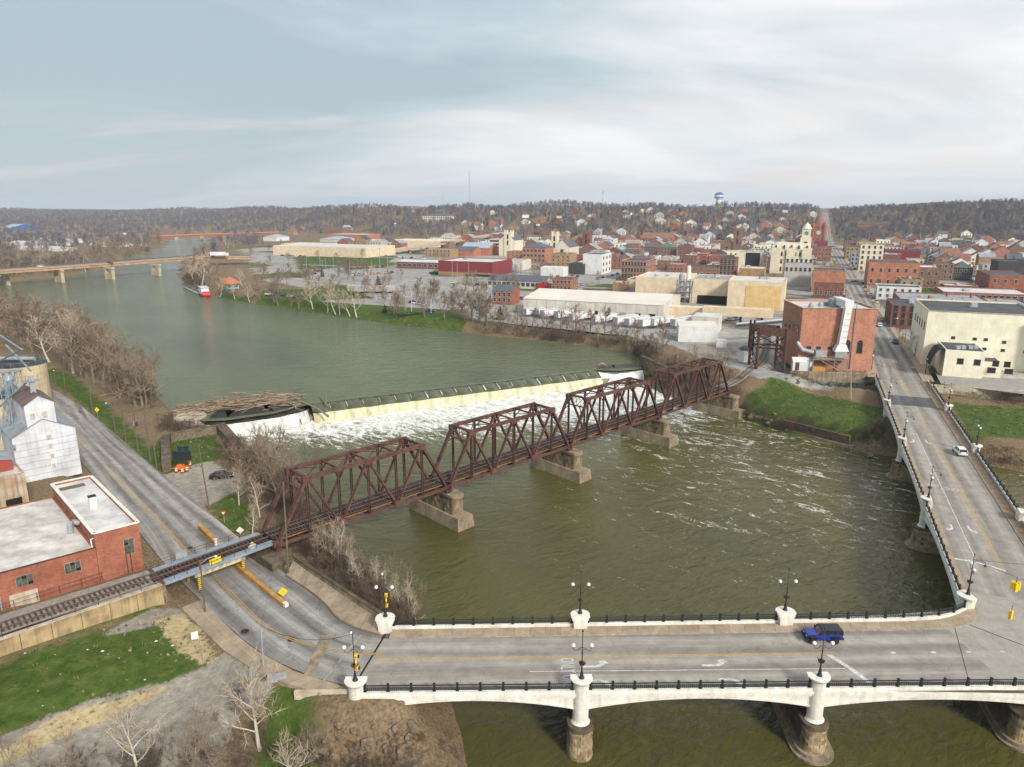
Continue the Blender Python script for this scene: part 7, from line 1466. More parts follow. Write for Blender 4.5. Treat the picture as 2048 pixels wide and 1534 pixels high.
q = o0+ex_*(L_-5)+ey_*12; zt = ZAT(1619,446,q.y); MB().box(q+V(0,0,z1), (8,8,(zt-z1)*.45), -.39).build('tower_base', WM['stone'], t); MB().box(q+V(0,0,z1+(zt-z1)*.45), (6.4,6.4,(zt-z1)*.33), -.39).build('tower_shaft', WM['stone'], t); MB().lathe(q+V(0,0,z1+(zt-z1)*.78), [(4.2,0),(3.4,1),(2.6,2.5),(2.2,3.4),(.8,(zt-z1)*.2),(.2,(zt-z1)*.26)], 8).build('tower_dome', WM['stone'], t)
for z_ in (.18,.56): MB().tube([q-ey_*(4.05 if z_ < .4 else 3.25)+V(0,0,z1+(zt-z1)*(z_+.06)), q-ey_*(4.2 if z_ < .4 else 3.4)+V(0,0,z1+(zt-z1)*(z_+.06))], 1.5, 14).build('clock_face', GLAS if z_ < .4 else WM['teal'], t)
t, o0, L_, zb, z1, *_ = B(1566,572,1621,524,22,'grey','w','plain grey four storey block with dark windows before the courthouse','town_building', win=(6,2,1.5,2.4,5.5), wz=9, units=2, trim=CONL); B(1622,584,1687,540,24,'orr','d','orange red brick block with faded patch beside main street','town_building', trim=CONL); B(1626,596,1685,567,9,'dk','d','lower dark brick front with arched windows below the orange block','town_building', win=(6,1,1.2,2.0), arch=True)
B(1628,522,1661,494,26,'red','d','red brick building with canopy beside the courthouse','town_building', win=(5,3)); B(1628,493,1655,482,20,'maroon','d','dark red flat building behind the courthouse','town_building')
# domed red church at the foot of the hill
t, o0, L_, zb, z1, ex_, ey_ = B(1622,486,1648,458,26,'red','r','domed red brick church with round window at the foot of the hill street','church', win=(3,2,2.0,4.0), arch=True)
q = o0+ex_*L_*.5+ey_*10; zt = ZAT(1634,427,q.y); MB().lathe(q+V(0,0,z1), [(10,0),(10,4),(9.2,5),(7.5,(zt-z1)*.45),(4,(zt-z1)*.72),(1.2,(zt-z1)*.86),(.9,(zt-z1)*.92),(.1,zt-z1)], 10).build('dome', RM['r'], t)
for f in (.06,.94): MB().lathe(o0+ex_*L_*f+ey_*2+V(0,0,zb), [(3,0),(3,z1-zb+4),(3.4,z1-zb+4.5),(.2,z1-zb+11)], 8).build('turret', BR_RED, t)
MB().tube([o0+ex_*L_*.5-ey_*.1+V(0,0,z1-5), o0+ex_*L_*.5-ey_*.4+V(0,0,z1-5)], 3.2, 16).build('rose_window', FRW, t)
# brick blocks of the old town
B(1242,560,1291,521,34,'red','d','three storey red brick block with rows of windows above the plant','town_building', win=(8,3,1.6,2.8), side=(7,3,1.1,1.8), trim=FRW); B(1437,556,1468,517,26,'dk','d','dark red four storey brick block with arched windows','town_building', win=(4,3,1.8,3.2), side=(1,2), arch=True); t, *_ = B(1470,542,1521,503,24,'stone','g','modern cream block with a tall recessed glass bay','town_building', units=3)
q = V(t.location); MB().box(q+GW*13+GV*-.1+V(0,0,2), (11,.3,13), atan2(GW.y,GW.x)).build('glass_bay', GLAS, t)
B(1477,560,1527,536,22,'tb','w','tan brick block with clean white roof by the tall tan hall','town_building', units=2); B(1369,556,1435,533,24,'br','d','wide brown brick garage with dark roof in the old town','town_building', win=(5,1,2.4,2.2), chim=1); B(1334,545,1366,528,20,'red','g','low red brick shop with pale roof between brick blocks','town_building', win=(5,1)); B(1314,540,1338,524,14,'br','d','low brown brick shop with dark roof below the green hotel','town_building')
B(1314,522,1346,494,16,'br','gr','brown brick hotel with green hipped roof','hotel', win=(5,4,1.3,1.8), side=(3,3), kind='hip', rise=4.5); B(1354,524,1381,491,20,'dk','d','dark brown four storey block right of the green roofed hotel','town_building', win=(6,4,1.2,1.9)); B(1381,522,1394,498,18,'maroon','d','narrow bright red building with teal shop front','town_building', win=(2,3)); B(1396,520,1440,500,18,'red','d','red brick hall with four tall windows','town_building', win=(4,1,3.0,5.5))
B(1165,548,1203,508,28,'white','s','white windowless building with plain front wall','town_building', side=(3,3,3.4,2.2), par=.3); t, *_ = B(1137,548,1167,527,14,'char','d','low black building left of the white windowless one','town_building'); B(1081,552,1126,534,12,'white','p','low pale flat building in the parking area','town_building'); B(1127,526,1168,511,22,'red','d','low red brick block behind the white windowless building','town_building', win=(6,1)); B(1216,538,1243,516,18,'red','d','small red brick building right of the white windowless one','town_building', win=(3,2), arch=True)
B(1045,526,1090,495,24,'orr','s','orange brick school with grey roof and large windows','school', win=(6,3,2.6,2.2), kind='hip', rise=4, side=(2,3)); B(1224,516,1288,505,22,'white','tl','low building with bright teal roof','town_building', kind='hip', rise=3.2); B(1288,513,1313,494,16,'dk','s','dark red brick house with slate gables','house', win=(3,2), kind='gable', rise=4); B(1283,492,1343,476,20,'red','b','long brick church with brown tile roof and arched windows','church', win=(9,1,2,5), arch=True, kind='gable', rise=7); B(1246,492,1276,478,18,'orr','g','flat orange brick building left of the long brick church','town_building', win=(5,2))
def church(xl, yb, xr, yt, d, wall, roof, label, tx, tw, ty, rise=7, spire=False):
    t, o0, L_, zb, z1, ex_, ey_ = B(xl, yb, xr, yt, d, wall, roof, label, 'church', kind='gable', rise=rise, ridge='y', win=(1,1,3.5,6), arch=True, cat='church')
    q = o0+ex_*span_to(V(o0.x,o0.y,9), ex_, tx)+ey_*3; zt = ZAT(tx, ty, q.y); MB().box(q+V(0,0,zb-.3), (tw,tw,zt-zb), atan2(ex_.y,ex_.x)).build('tower', WM[wall], t)
    for a in (-1,1):
        for b in (-1,1): MB().box(q+ex_*a*tw*.42+ey_*b*tw*.42+V(0,0,zt-.4), (tw*.18,tw*.18,2.4), atan2(ex_.y,ex_.x)).build('pinnacle', WM[wall], t)
    for z_ in (.55,.8): link('window', win_mesh(1.6,4,FRD,True), t, q-ey_*(tw/2+.03)+V(0,0,zb+(zt-zb)*z_-2)-V(t.location), atan2(ex_.y,ex_.x))
    if spire: MB().lathe(q+V(0,0,zt), [(tw*.7,0),(.1,tw*2.2)], 4).build('spire', RM[roof], t)
church(1108,520,1139,494,30,'stone','s','tan stone church with square tower and slate roof',1103,6,467); church(1145,506,1166,487,26,'dk','r','dark red brick church with broad gable and square tower',1172,9,465); church(1439,514,1465,489,30,'br','gr','brick church with green roof and very tall square tower',1472,8,456); church(998,512,1030,480,24,'stone','s','pale stone church with buttressed tower at left of the school',1016,8,464)
# --- left part of town
t, o0, L_, zb, z1, *_ = B(877,550,985,521,38,'maroon','w','large dark red metal warehouse with white roof','warehouse', units=1)
for i in range(6): MB().beam(o0+GW*(8+i*12)-GV*.05+V(0,0,zb+3), o0+GW*(8+i*12)-GV*.05+V(0,0,z1), .25).build('panel_seam', WM['maroon'], t)
MB().box(o0+GW*L_/2-GV*.1+V(0,0,zb-.4), (L_,.3,3.2), atan2(GW.y,GW.x)).build('plinth', BR_TAN, t)
B(794,536,877,523,20,'dk','w','long low brick depot with white loading doors','depot', win=(8,1,3,2.2), kind='gable', rise=1.2); B(850,514,901,498,18,'tb','tb' if False else 'g','tan stone house with columns and flat roof','town_building', win=(7,2,1.3,2.4)); B(903,512,947,501,22,'orr','s','orange brick hall with dark gable roof','hall', kind='gable', rise=4); B(922,510,978,495,26,'orr','m','orange brick gymnasium with grey metal roof','hall', kind='gable', rise=5); t, o0, L_, zb, z1, *_ = B(979,500,1024,478,24,'lg','d','concrete parking garage with open decks','parking garage', par=.8)
for z_ in range(3): MB().box(o0+GW*L_/2-GV*.1+V(0,0,zb+2.2+z_*4), (L_*.96,.3,1.8), atan2(GW.y,GW.x)).build('deck_opening', DARK, t)
B(985,545,1012,524,14,'blue','g','low building with a periwinkle blue painted front','town_building'); B(1012,540,1045,520,20,'lg','g','flat grey canopy building beside the blue front','town_building'); B(975,574,1090,560,20,'lg','s','long station shed with grey shingle roof','station', win=(12,1,2.4,2.2), kind='gable', rise=3); B(1104,582,1142,557,14,'red','d','two storey red brick railway office','town_building', win=(5,2,1.5,1.8), side=(3,2)); B(985,608,1023,582,12,'red','s','two storey red brick house with grey roof by the park','house', win=(4,2,1.4,2.0), kind='gable', rise=3)
t = thing('caboose', 'red railway caboose standing by the brick railway office', 'caboose', U(1088,579,9), -.39); cm = M('caboose_red', (186,44,40), s=1, r=.6); add_local(t, 'body', MB().box((0,0,1), (9,2.8,2.7)), cm); add_local(t, 'cupola', MB().box((1,0,3.7), (2.6,2.4,1.3)), cm); add_local(t, 'roof', MB().box((0,0,3.7), (10.4,3,.15)), DARK)
for x in (-3,3): add_local(t, 'truck', MB().box((x,0,.1), (2.4,2.2,.8)), DARK)
for i, (px, l) in enumerate(((700,'leftmost white rail car behind the park trees'),(728,'middle white rail car behind the park trees'),(756,'rightmost white rail car behind the park trees'))):
    t = thing('rail_car', l, 'rail car', U(px,585,9), -.30, 'white rail cars'); add_local(t, 'body', MB().box((5,0,1), (11.5,2.9,3.0)), WM['grey']); add_local(t, 'roof', MB().box((5,0,4), (11.8,3.1,.2)), RM['w']); [add_local(t, 'truck', MB().box((x,0,.1), (2,2.2,.9)), DARK) for x in (1.2,8.8)]
for a in ((547,510,733,491,56,'tan','w','very long low tan store with white roof beyond the green','store'),(777,492,876,480,50,'tan','p','wide pale store with flat roof beyond the viaduct','store'),(655,478,730,468,45,'orr','w','orange brick store with flat roof in the far shopping strip','store'),(640,484,688,478,35,'lg','m','store with blue grey hipped roof in the far strip','store'),(651,468,686,454,30,'br','d','dark brown stepped office block below the wooded hill','office'),(527,482,553,474,30,'white','m','white gabled house like block near the far river road','store'),(768,466,800,459,28,'white','w','white store with a tall red sign','store'),(816,462,856,452,26,'och','w','yellow motel with flat roof below the wooded hill','motel'),(562,492,640,487,40,'lg','w','pale flat store near the river road','store'),(880,478,906,470,30,'red','d','far red roofed restaurant','store'),(905,478,950,474,30,'lg','w','far white roofed store right of the restaurant','store'),(720,490,770,480,30,'white','w','far white warehouse beside the long store','store'),(690,500,712,494,20,'teal','w','small building with teal and white sign by the road','store')): B(*a[:8], name=a[8], win=(8,1) if a[8] in ('office','motel') else None, kind='hip' if a[6] == 'm' else 'flat', rise=4)
B(843,443,903,432,40,'stone','s','large cream hotel with grey roof on the wooded hillside','hotel', win=(14,2,2.2,2.4), kind='hip', rise=5, ground=True); B(1712,466,1776,444,22,'br','d','big dark brick school building on the green hillside','school', win=(13,3,1.8,2.2), ground=True, trim=CONL); B(0,464,22,456,60,'bblue','m','bright blue metal building far away at the left edge','shed', kind='gable', rise=8)
for i, (a, b, c_) in enumerate(((20,490,110),(30,500,120),(180,492,240),(60,484,150))): B(a,b,c_,b-5,22,'white','w',('long white greenhouse roof behind the left bank trees, nearest row','long white greenhouse roof behind the left bank trees, second row','white greenhouse roof behind the left bank trees, right hand row','white greenhouse roof behind the left bank trees, farthest row')[i],'greenhouse', kind='gable', rise=2)
# gazebo, riverboat
q = U(461,578,9); t = thing('gazebo', 'turquoise gazebo with orange hipped roof at the river bend', 'gazebo', q); TQ = M('turquoise_paint', (130,204,200), s=1, r=.7)
for i in range(8): MB().beam(q+V(5*cos(i*pi/4),5*sin(i*pi/4),-.5), q+V(5*cos(i*pi/4),5*sin(i*pi/4),4), .5).build('post', TQ, t)
for i in range(8): MB().beam(q+V(5*cos(i*pi/4),5*sin(i*pi/4),.9), q+V(5*cos((i+1)*pi/4),5*sin((i+1)*pi/4),.9), .12, 1).build('balustrade', TQ, t)
MB().lathe(q, [(7,3.8),(6.8,4.1),(2.4,6.3),(2.2,6.9),(.2,7.8)], 8).build('roof', RM['o'], t)
q = U(408,590,ZU); t = thing('riverboat', 'white sternwheel riverboat with red paddle wheel moored at the point', 'boat', q, -.75); add_local(t, 'hull', MB().prism([(-9,-2.6),(7,-2.6),(11,0),(7,2.6),(-9,2.6)], -.4, .8), DARK); add_local(t, 'lower_cabin', MB().box((-.5,0,.8), (15,4.6,2.2)), WM['white']); add_local(t, 'upper_cabin', MB().box((-1,0,3.2), (13,4.4,2)), WM['white']); add_local(t, 'roof', MB().box((-.5,0,5.2), (15,5,.2)), RM['w']); add_local(t, 'deck', MB().box((-.3,0,3.0), (16,5.2,.2)), WM['white']); t.rotation_euler = (0,0,2.1)
w = add_local(t, 'paddle_wheel', MB().tube([(-10.4,-2.3,1.4),(-10.4,2.3,1.4)], 1.7, 10), REDS)
for s_ in (-1,1): add_local(t, 'smokestack', MB().lathe((4,s_*1.4,5.2), [(.28,0),(.28,2.8),(.45,3.2)], 8), BLAK)
for i in range(5): add_local(t, 'window', MB().box((-5+i*2.6,-2.33,1.5), (1.4,.08,1)), GLAS)
dk = thing('boat_dock', 'grey floating dock reaching out from the moored riverboat', 'dock', U(385,578,ZU)); MB().beam(U(368,574,ZU+.4), U(398,588,ZU+.4), 1.6, .4).build('float', GALV, dk); MB().beam(U(370,574,ZU), U(370,574,ZU+2), .3).build('pile', WOOD, dk)
# masts and tower on the hills
def mast(px, pyb, pyt, w, label, lattice=True, mat=GALV):
    b = G(px, pyb); zt = ZAT(px, pyt, b.y); t = thing('radio_mast', label, 'mast', b); h = zt-b.z
    if lattice:
        for i in range(3): a = i*2.094; MB().beam(b+V(w*cos(a),w*sin(a),-3), b+V(w*.35*cos(a),w*.35*sin(a),h), w*.16).build('mast_leg', mat, t)
        m = MB(); n = 16
        for j in range(n):
            for i in range(3): f0, f1 = j/n, (j+1)/n; r0_, r1_ = w*lerp(1,.35,f0), w*lerp(1,.35,f1); m.beam(b+V(r0_*cos(i*2.094),r0_*sin(i*2.094),h*f0), b+V(r1_*cos((i+1)*2.094),r1_*sin((i+1)*2.094),h*f1), w*.1)
        m.build('lattice', mat, t, kind='stuff')
    else: MB().tube([b-V(0,0,3), V(b.x,b.y,zt)], [w,w*.6], 8).build('shaft', mat, t); MB().box(V(b.x,b.y,zt-2.5), (3,3,2.2)).build('antenna_head', mat, t)
mast(939,408,340,2.6,'tall lattice radio mast on the wooded ridge'); mast(1205,418,383,.55,'slim antenna pole with head on the ridge', False); mast(886,410,388,1.3,'short thin lattice mast on the ridge left of the tall one')
b = G(1437,412); b.z -= 4; zt = ZAT(1437,384,b.y); t = thing('water_tower', 'white water tower with blue bands above the ridge trees', 'water tower', b); h = zt-b.z; r_ = 9.2*b.y/1500
MB().lathe(b, [(r_*.75,-4),(r_*.62,2),(r_*.6,h*.5)], 18).build('pedestal', WM['white'], t); MB().lathe(b, [(r_*.6,h*.5),(r_,h*.62),(r_,h*.80)], 24).build('tank', WM['white'], t); MB().lathe(b, [(r_*1.005,h*.62),(r_*1.01,h*.66),(r_*1.005,h*.68)], 24, cap=False).build('blue_band', BLUS, t); MB().lathe(b, [(r_*1.01,h*.80),(r_*.9,h*.88),(r_*.5,h*.96),(.2,h)], 24).build('blue_roof', M('navy_roof', (52,92,150), s=.3, r=.6), t)
# billboards and tall shop signs
for px, py, pt_, w_, m_, l in ((791,466,446,4,'white','tall white and red shop sign beyond the store'),(1051,452,430,12,'white','white billboard on the hillside left of the road'),(1118,450,432,9,'och','yellow billboard panel on the hillside'),(1126,452,437,6,'bblue','blue billboard panel beside the yellow one'),(1076,462,448,6,'white','small red and white billboard'),(709,498,489,7,'teal','teal and yellow shop sign by the road'),(728,498,488,6,'char','dark blue shop sign by the road'),(1200,468,457,8,'white','white roadside billboard below the wooded hill'),(252,480,466,6,'white','white billboard standing among the left bank trees')):
    b = G(px, py); zt = ZAT(px, pt_, b.y); t = thing('billboard', l, 'billboard', b); MB().beam(b, V(b.x,b.y,zt), .7).build('post', GALV, t); MB().box(V(b.x,b.y-.3,zt-w_*.42), (w_,.5,w_*.45), 0).build('panel', WM[m_], t)
# rows of houses and small blocks to the right and on the slopes
RH = random.Random(21); HC_ = ['white','cream','br','red','grey','lg','dk','orr','white','tb']; RC_ = ['s','d','b','r','s','g','m']; SZ = ['small','narrow','wide','tall','low','plain','gabled','hip roofed','two storey','tidy']
CW = {'white':'white','cream':'cream','br':'brown brick','red':'red brick','grey':'grey','lg':'pale','dk':'dark brick','orr':'orange brick','tb':'tan brick'}; RW = {'s':'slate','d':'black','b':'brown','r':'red','g':'grey','m':'blue grey'}
def house(px, py, w=12, d=11, h=6.5, where='', ground=True, n=0):
    wc, rc = RH.choice(HC_), RH.choice(RC_); b = G(px, py); a = RH.choice((-.39,-.39,1.18))+RH.uniform(-.05,.05); ex_ = V(cos(a),sin(a),0); ey_ = V(-ex_.y,ex_.x,0)
    t = thing('house', f'{SZ[n % 10]} {CW[wc]} house with {RW[rc]} roof {where}', 'house', b, 0, 'houses of the town'); o_ = V(b.x,b.y,0)-ex_*w/2; FOOT.append((o_, ex_, ey_, w, d)); gable(t, o_, w, d, b.z-3, b.z+h, b.z+h+w*.32, WM[wc], RM[rc], exx=ex_, eyy=ey_)
    windows(t, o_, ex_, w, 3, 2 if h > 5 else 1, 1.2, 1.6, b.z+1.0, 2.9)
    if a < 0 and PXC(b.x,b.y) > 1630: windows(t, o_+ey_*d, -ey_, d, 3, 2 if h > 5 else 1, 1.1, 1.5, b.z+1.0, 2.9)
    if RH.random() < .6: MB().box(o_+ex_*w*.7+ey_*d*.5+V(0,0,b.z+h), (.9,.9,w*.32+1), a).build('chimney', BR_RED, t)
    if RH.random() < .5: MB().box(o_+ex_*w*.5-ey_*1.2+V(0,0,b.z+2.6), (w*.7,2.4,.25), a).build('porch_roof', RM[rc], t)
for i, (px, py) in enumerate(((1790,492),(1806,500),(1824,496),(1846,502),(1862,508),(1878,520),(1890,498),(1898,510),(1915,520),(1932,508),(1940,526),(1950,512),(1962,500),(1975,520),(1990,508),(2004,516),(2016,506),(2030,514),(2044,504),(1920,500),(1870,494),(1905,535),(1935,540),(1848,522),(1822,512),(1980,498),(2025,500),(1955,530),(1985,534),(2015,530),(2040,535),(1885,540))): house(px, py, RH.uniform(10,17), RH.uniform(10,15), RH.uniform(6,10), ('right of the tall cream block', 'in the crowded right hand streets', 'near the right edge of town', 'below the wooded hill on the right')[i % 4], n=i)
for i, (px, py) in enumerate(((1320,448),(1236,432),(1250,430),(1262,436),(1284,428),(1300,426),(1365,434),(1400,424),(1450,446),(1380,452),(1440,438),(1482,440),(1500,450),(1515,462),(1530,456),(1545,470),(1560,466),(1420,458),(1480,462),(1350,462),(1240,470),(1225,478),(1160,452),(1130,474),(1110,480),(1090,470),(985,452),(960,455),(1005,448),(930,452),(890,430),(860,416),(900,416),(820,424),(985,430),(700,462),(580,470),(600,463),(560,476),(1570,486),(1585,476),(1600,488),(1540,492),(1506,480),(1462,482),(1418,486),(1400,494),(1690,420),(1660,424),(1190,440),(1215,492),(1330,500),(1540,480),(1080,505),(1195,500),(1140,498))): house(px, py, RH.uniform(11,19), RH.uniform(10,14), RH.uniform(4.5,7.5), ('among trees on the hillside', 'at the wooded hill foot', 'on the slope above town', 'half hidden by bare trees')[i % 4], n=i)
CW_F, RW_F = CW, dict(RW, w='white')
for i in range(74):
    px, py = (RH.uniform(900,1640), RH.uniform(428,488)) if i % 3 else (RH.uniform(1760,2048), RH.uniform(474,500)); b = G(px, py)
    if any(-4 < (b-o).x*e1.x+(b-o).y*e1.y < l_+4 and -12 < (b-o).x*e2.x+(b-o).y*e2.y < d_+10 for o, e1, e2, l_, d_ in FOOT): continue
    house(px, py, RH.uniform(10,16), RH.uniform(9,13), RH.uniform(4.5,7.5), ('among trees on the upper slope', 'in the hillside streets', 'below the ridge')[i % 3], n=i)
# filler blocks of the street grid between the landmark buildings
RF = random.Random(31); nf = 0; CEN = [(o+ex_*L_*.5+ey_*d*.5, L_, d) for o, ex_, ey_, L_, d in FOOT]
FC = ['red','dk','br','orr','white','lg','cream','tb','grey','red','br']
for s in np.arange(300, 1040, 25.0):
    for a in np.arange(-560, 400, 22.0):
        w, d, h = RF.uniform(11,20), RF.uniform(12,20), RF.choice((4.5,6,7.5,9,11)); p = NB+NV*(s+RF.uniform(-3,3))+NW*(a+RF.uniform(-3,3)); p.z = ZG; px = PXC(p.x,p.y); y_ = HC-ZG; py = CY+F*tan(math.atan2(y_, p.y)-PIT)
        if RF.random() < (.22 if 1100 < px < 2000 else .60) or px < 560 or px > 2120 or -26 < a < 22 or (px < 1240 and py > 535) or (px < 1000 and 500 < py) or (1200 < px < 1600 and py > 548): continue
        c = p+GW*w*.5+GV*d*.5
        if hs(c.x,c.y) > 16 or any(abs((c-q).x*GW.x+(c-q).y*GW.y) < (w+L_)/2+1.5 and abs((c-q).x*GV.x+(c-q).y*GV.y) < (d+dd)/2+1.5 for q, L_, dd in CEN): continue
        CEN.append((c, w, d)); FOOT.append((p, GW, GV, w, d)); wc, rc = RF.choice(FC), RF.choice(('d','g','w','d','s')); nf += 1; kind = 'gable' if RF.random() < .3 else 'flat'
        t = thing('town_building', f'{CW_F[wc]} {"gabled" if kind == "gable" else "flat roofed"} block with {RW_F[rc]} roof in the town streets', 'building', p, 0, 'small blocks of the town'); o_ = V(p.x,p.y,0)
        if kind == 'flat': wbox(t, o_, GW, GV, w, d, ZG-.5, ZG+h, WM[wc], RM[rc], .5, RF.choice((None, CONL, FRW)))
        else: gable(t, o_, w, d, ZG-.5, ZG+h, ZG+h+w*.28, WM[wc], RM[rc if rc != 'w' else 'g'], exx=GW, eyy=GV)
        r_ = 1 if h < 5 else 2 if h < 9 else 3; windows(t, o_, GW, w, max(2,int(w/3.6)), r_, 1.4, 1.7, ZG+1.2, 3.1)
        if px < 1620: windows(t, o_+GW*w, GV, d, max(2,int(d/4.2)), r_, 1.2, 1.6, ZG+1.2, 3.1)
        else: windows(t, o_+GV*d, -GV, d, max(2,int(d/4.2)), r_, 1.2, 1.6, ZG+1.2, 3.1)
        if kind == 'flat' and RF.random() < .6: q = o_+GW*w*RF.uniform(.3,.7)+GV*d*RF.uniform(.3,.7); MB().box((q.x,q.y,ZG+h-.5), (2.2,1.6,1.4), .3).build('roof_unit', GALV, t)
# lamp standards, parked cars and yard things in town
TL = thing('street_lamp', 'black street lamp on the main street sidewalk', 'street lamp', (0,0,-300), 0, 'main street lamps'); add_local(TL, 'pole', MB().tube([(0,0,0),(0,0,4.6)], [.12,.07], 8), BLAK); add_local(TL, 'globe', MB().ball((0,0,4.85), .3, 10), GLOB); nL = 0
for s in (150,176,205,236,275,310,350,395):
    for o_, sd in ((-.6,'left'),(14.6,'right')):
        q = NL(s)+NW*o_; q.z = 9.0 if s > 160 else 8.3; l = f'black globe street lamp on the {sd} main street sidewalk, {["first","second","third","fourth","fifth","sixth","seventh","eighth"][nL//2]} from the bridge'; o = TL if nL == 0 else copy_tree(TL); o.location = q; o['label'] = l; nL += 1
def lot(x0, y0, x1, y1, n, where, dead=.0, a=1.18):
    cols = list(C.items()); 
    for i in range(n):
        u = (i+.5)/n; px, py = lerp(x0,x1,u), lerp(y0,y1,u)
        if RH.random() < dead: continue
        c = RH.choice(cols+[cols[0],cols[2],cols[1]]); k = RH.choice(('sedan','suv','suv','pickup')); car(k, c[0], c[1], G(px,py)+V(0,0,.06), a+RH.choice((0,pi)), f'{c[0]} {k if k != "suv" else "crossover"} parked {where}', 'car', 'parked cars')
lot(535,588,600,597,5,'on the park road behind the white sycamores'); lot(605,540,640,544,6,'by the substation'); lot(598,545,632,549,5,'in front of the substation'); lot(820,605,850,612,4,'in the round park car lot'); lot(620,507,668,509,8,'along the long tan store'); lot(740,484,770,487,6,'by the far white store'); lot(1190,560,1240,548,5,'on the street by the brick block', a=1.18); lot(1690,600,1672,560,4,'at the left kerb of main street'); lot(1755,610,1722,565,6,'at the right kerb of main street'); lot(1715,548,1690,508,7,'farther up main street', a=1.18); lot(1455,642,1475,640,3,'in the plant yard', a=0); lot(1140,575,1170,570,3,'near the railway office'); lot(1860,606,1960,612,6,'behind the white roofed works'); lot(760,512,860,520,4,'near the viaduct'); lot(1015,592,1050,600,3,'by the station'); lot(690,540,780,534,9,'in the wide lot left of the depot'); lot(700,552,790,546,7,'along the substation fence'); lot(900,566,960,572,5,'by the station shed'); lot(1090,560,1130,552,4,'left of the black building'); lot(1120,545,1160,556,4,'in front of the black building'); lot(820,482,870,486,6,'before the wide pale store'); lot(560,512,612,514,7,'at the left end of the long tan store'); lot(1890,608,2040,616,9,'along the grey roofed block'); lot(1880,752,1990,764,3,'on the cream warehouse car park')
car('sedan','blue',C['blue'], G(862,624)+V(0,0,.06), -.3, 'dark blue car on the park drive'); car('sedan','white',C['white'], G(538,590)+V(0,0,.06), .2, 'white car at the left end of the park road')
# semi truck on the far bridge
t = thing('box_truck', 'white semi truck crossing the far tan bridge', 'truck', U(443,513,16.9), .05); add_local(t, 'cargo_box', MB().box((-3,0,1), (13,2.6,3)), WM['white']); add_local(t, 'cab', MB().box((5,0,.6), (2.6,2.4,2.6)), WM['white']); [add_local(t, 'wheel', MB().tube([(x,-1.2,.5),(x,1.2,.5)], .5, 10), TYRE) for x in (-8,-6.7,3,5.3)]
for i, (px, py, l) in enumerate(((82,534,'small white car on the left of the far bridge'),(220,526,'dark red car on the middle of the far bridge'))): car('sedan', 'white' if i == 0 else 'red', C['white' if i == 0 else 'red'], U(px,py,16.7), .1, l)
# substation poles and light poles in the left of town
for i, (px, pb, pt_) in enumerate(((613,540,507),(652,545,516),(667,540,512),(645,548,520),(776,560,512),(744,560,520),(790,575,505),(823,600,590),(640,530,505),(760,545,495),(700,560,520),(855,545,500),(905,560,522),(915,560,525),(938,560,520),(1140,500,455),(1173,470,435),(1280,490,460))):
    pole(px, pb, px-1, pt_, f'pale steel pole of the substation yard, number {i+1} from the left' if False else ('slender grey pole near the substation and depot' if px < 950 else 'slender utility pole in the hillside streets'), z=9 if px < 950 else None, mat=GALV, r=.16, group='slender poles in town', arms=1 if i % 3 == 0 else 0)
for px, pb, pt_, l in ((793,622,586,'left white flagpole in the riverside park'),(823,624,587,'middle white flagpole in the riverside park'),(862,626,597,'right white flagpole in the riverside park'),(1702,800,733,'tall bare pole standing on the point lawn')): pole(px, pb, px, pt_, l, mat=WM['white'] if px < 1000 else CONL, r=.14, group='flagpoles')
for i, (px, py, w_) in enumerate(((862,548,26),(935,552,22))):
    for j in range(int(w_/2.2)):
        q = U(px,py,9)+GW*(j*2.2); t = thing('green_crate', 'dark green storage bin in a row before the dark red warehouse', 'bin', q, -.39, 'green bins by the red warehouse'); add_local(t, 'body', MB().box((0,0,0), (2.0,2.2,1.5)), M('bin_green', (34,70,60), s=1)); add_local(t, 'lid', MB().box((0,0,1.5), (2.1,2.3,.15)), M('bin_lid', (28,52,46), s=1))
q = U(1508,618,9); t = thing('red_container', 'bright red container against the tan hall', 'container', q, -.39); add_local(t, 'body', MB().box((0,0,0), (6,2.4,2.2)), REDS); add_local(t, 'lid', MB().box((0,0,2.2), (6.1,2.5,.12)), REDS)

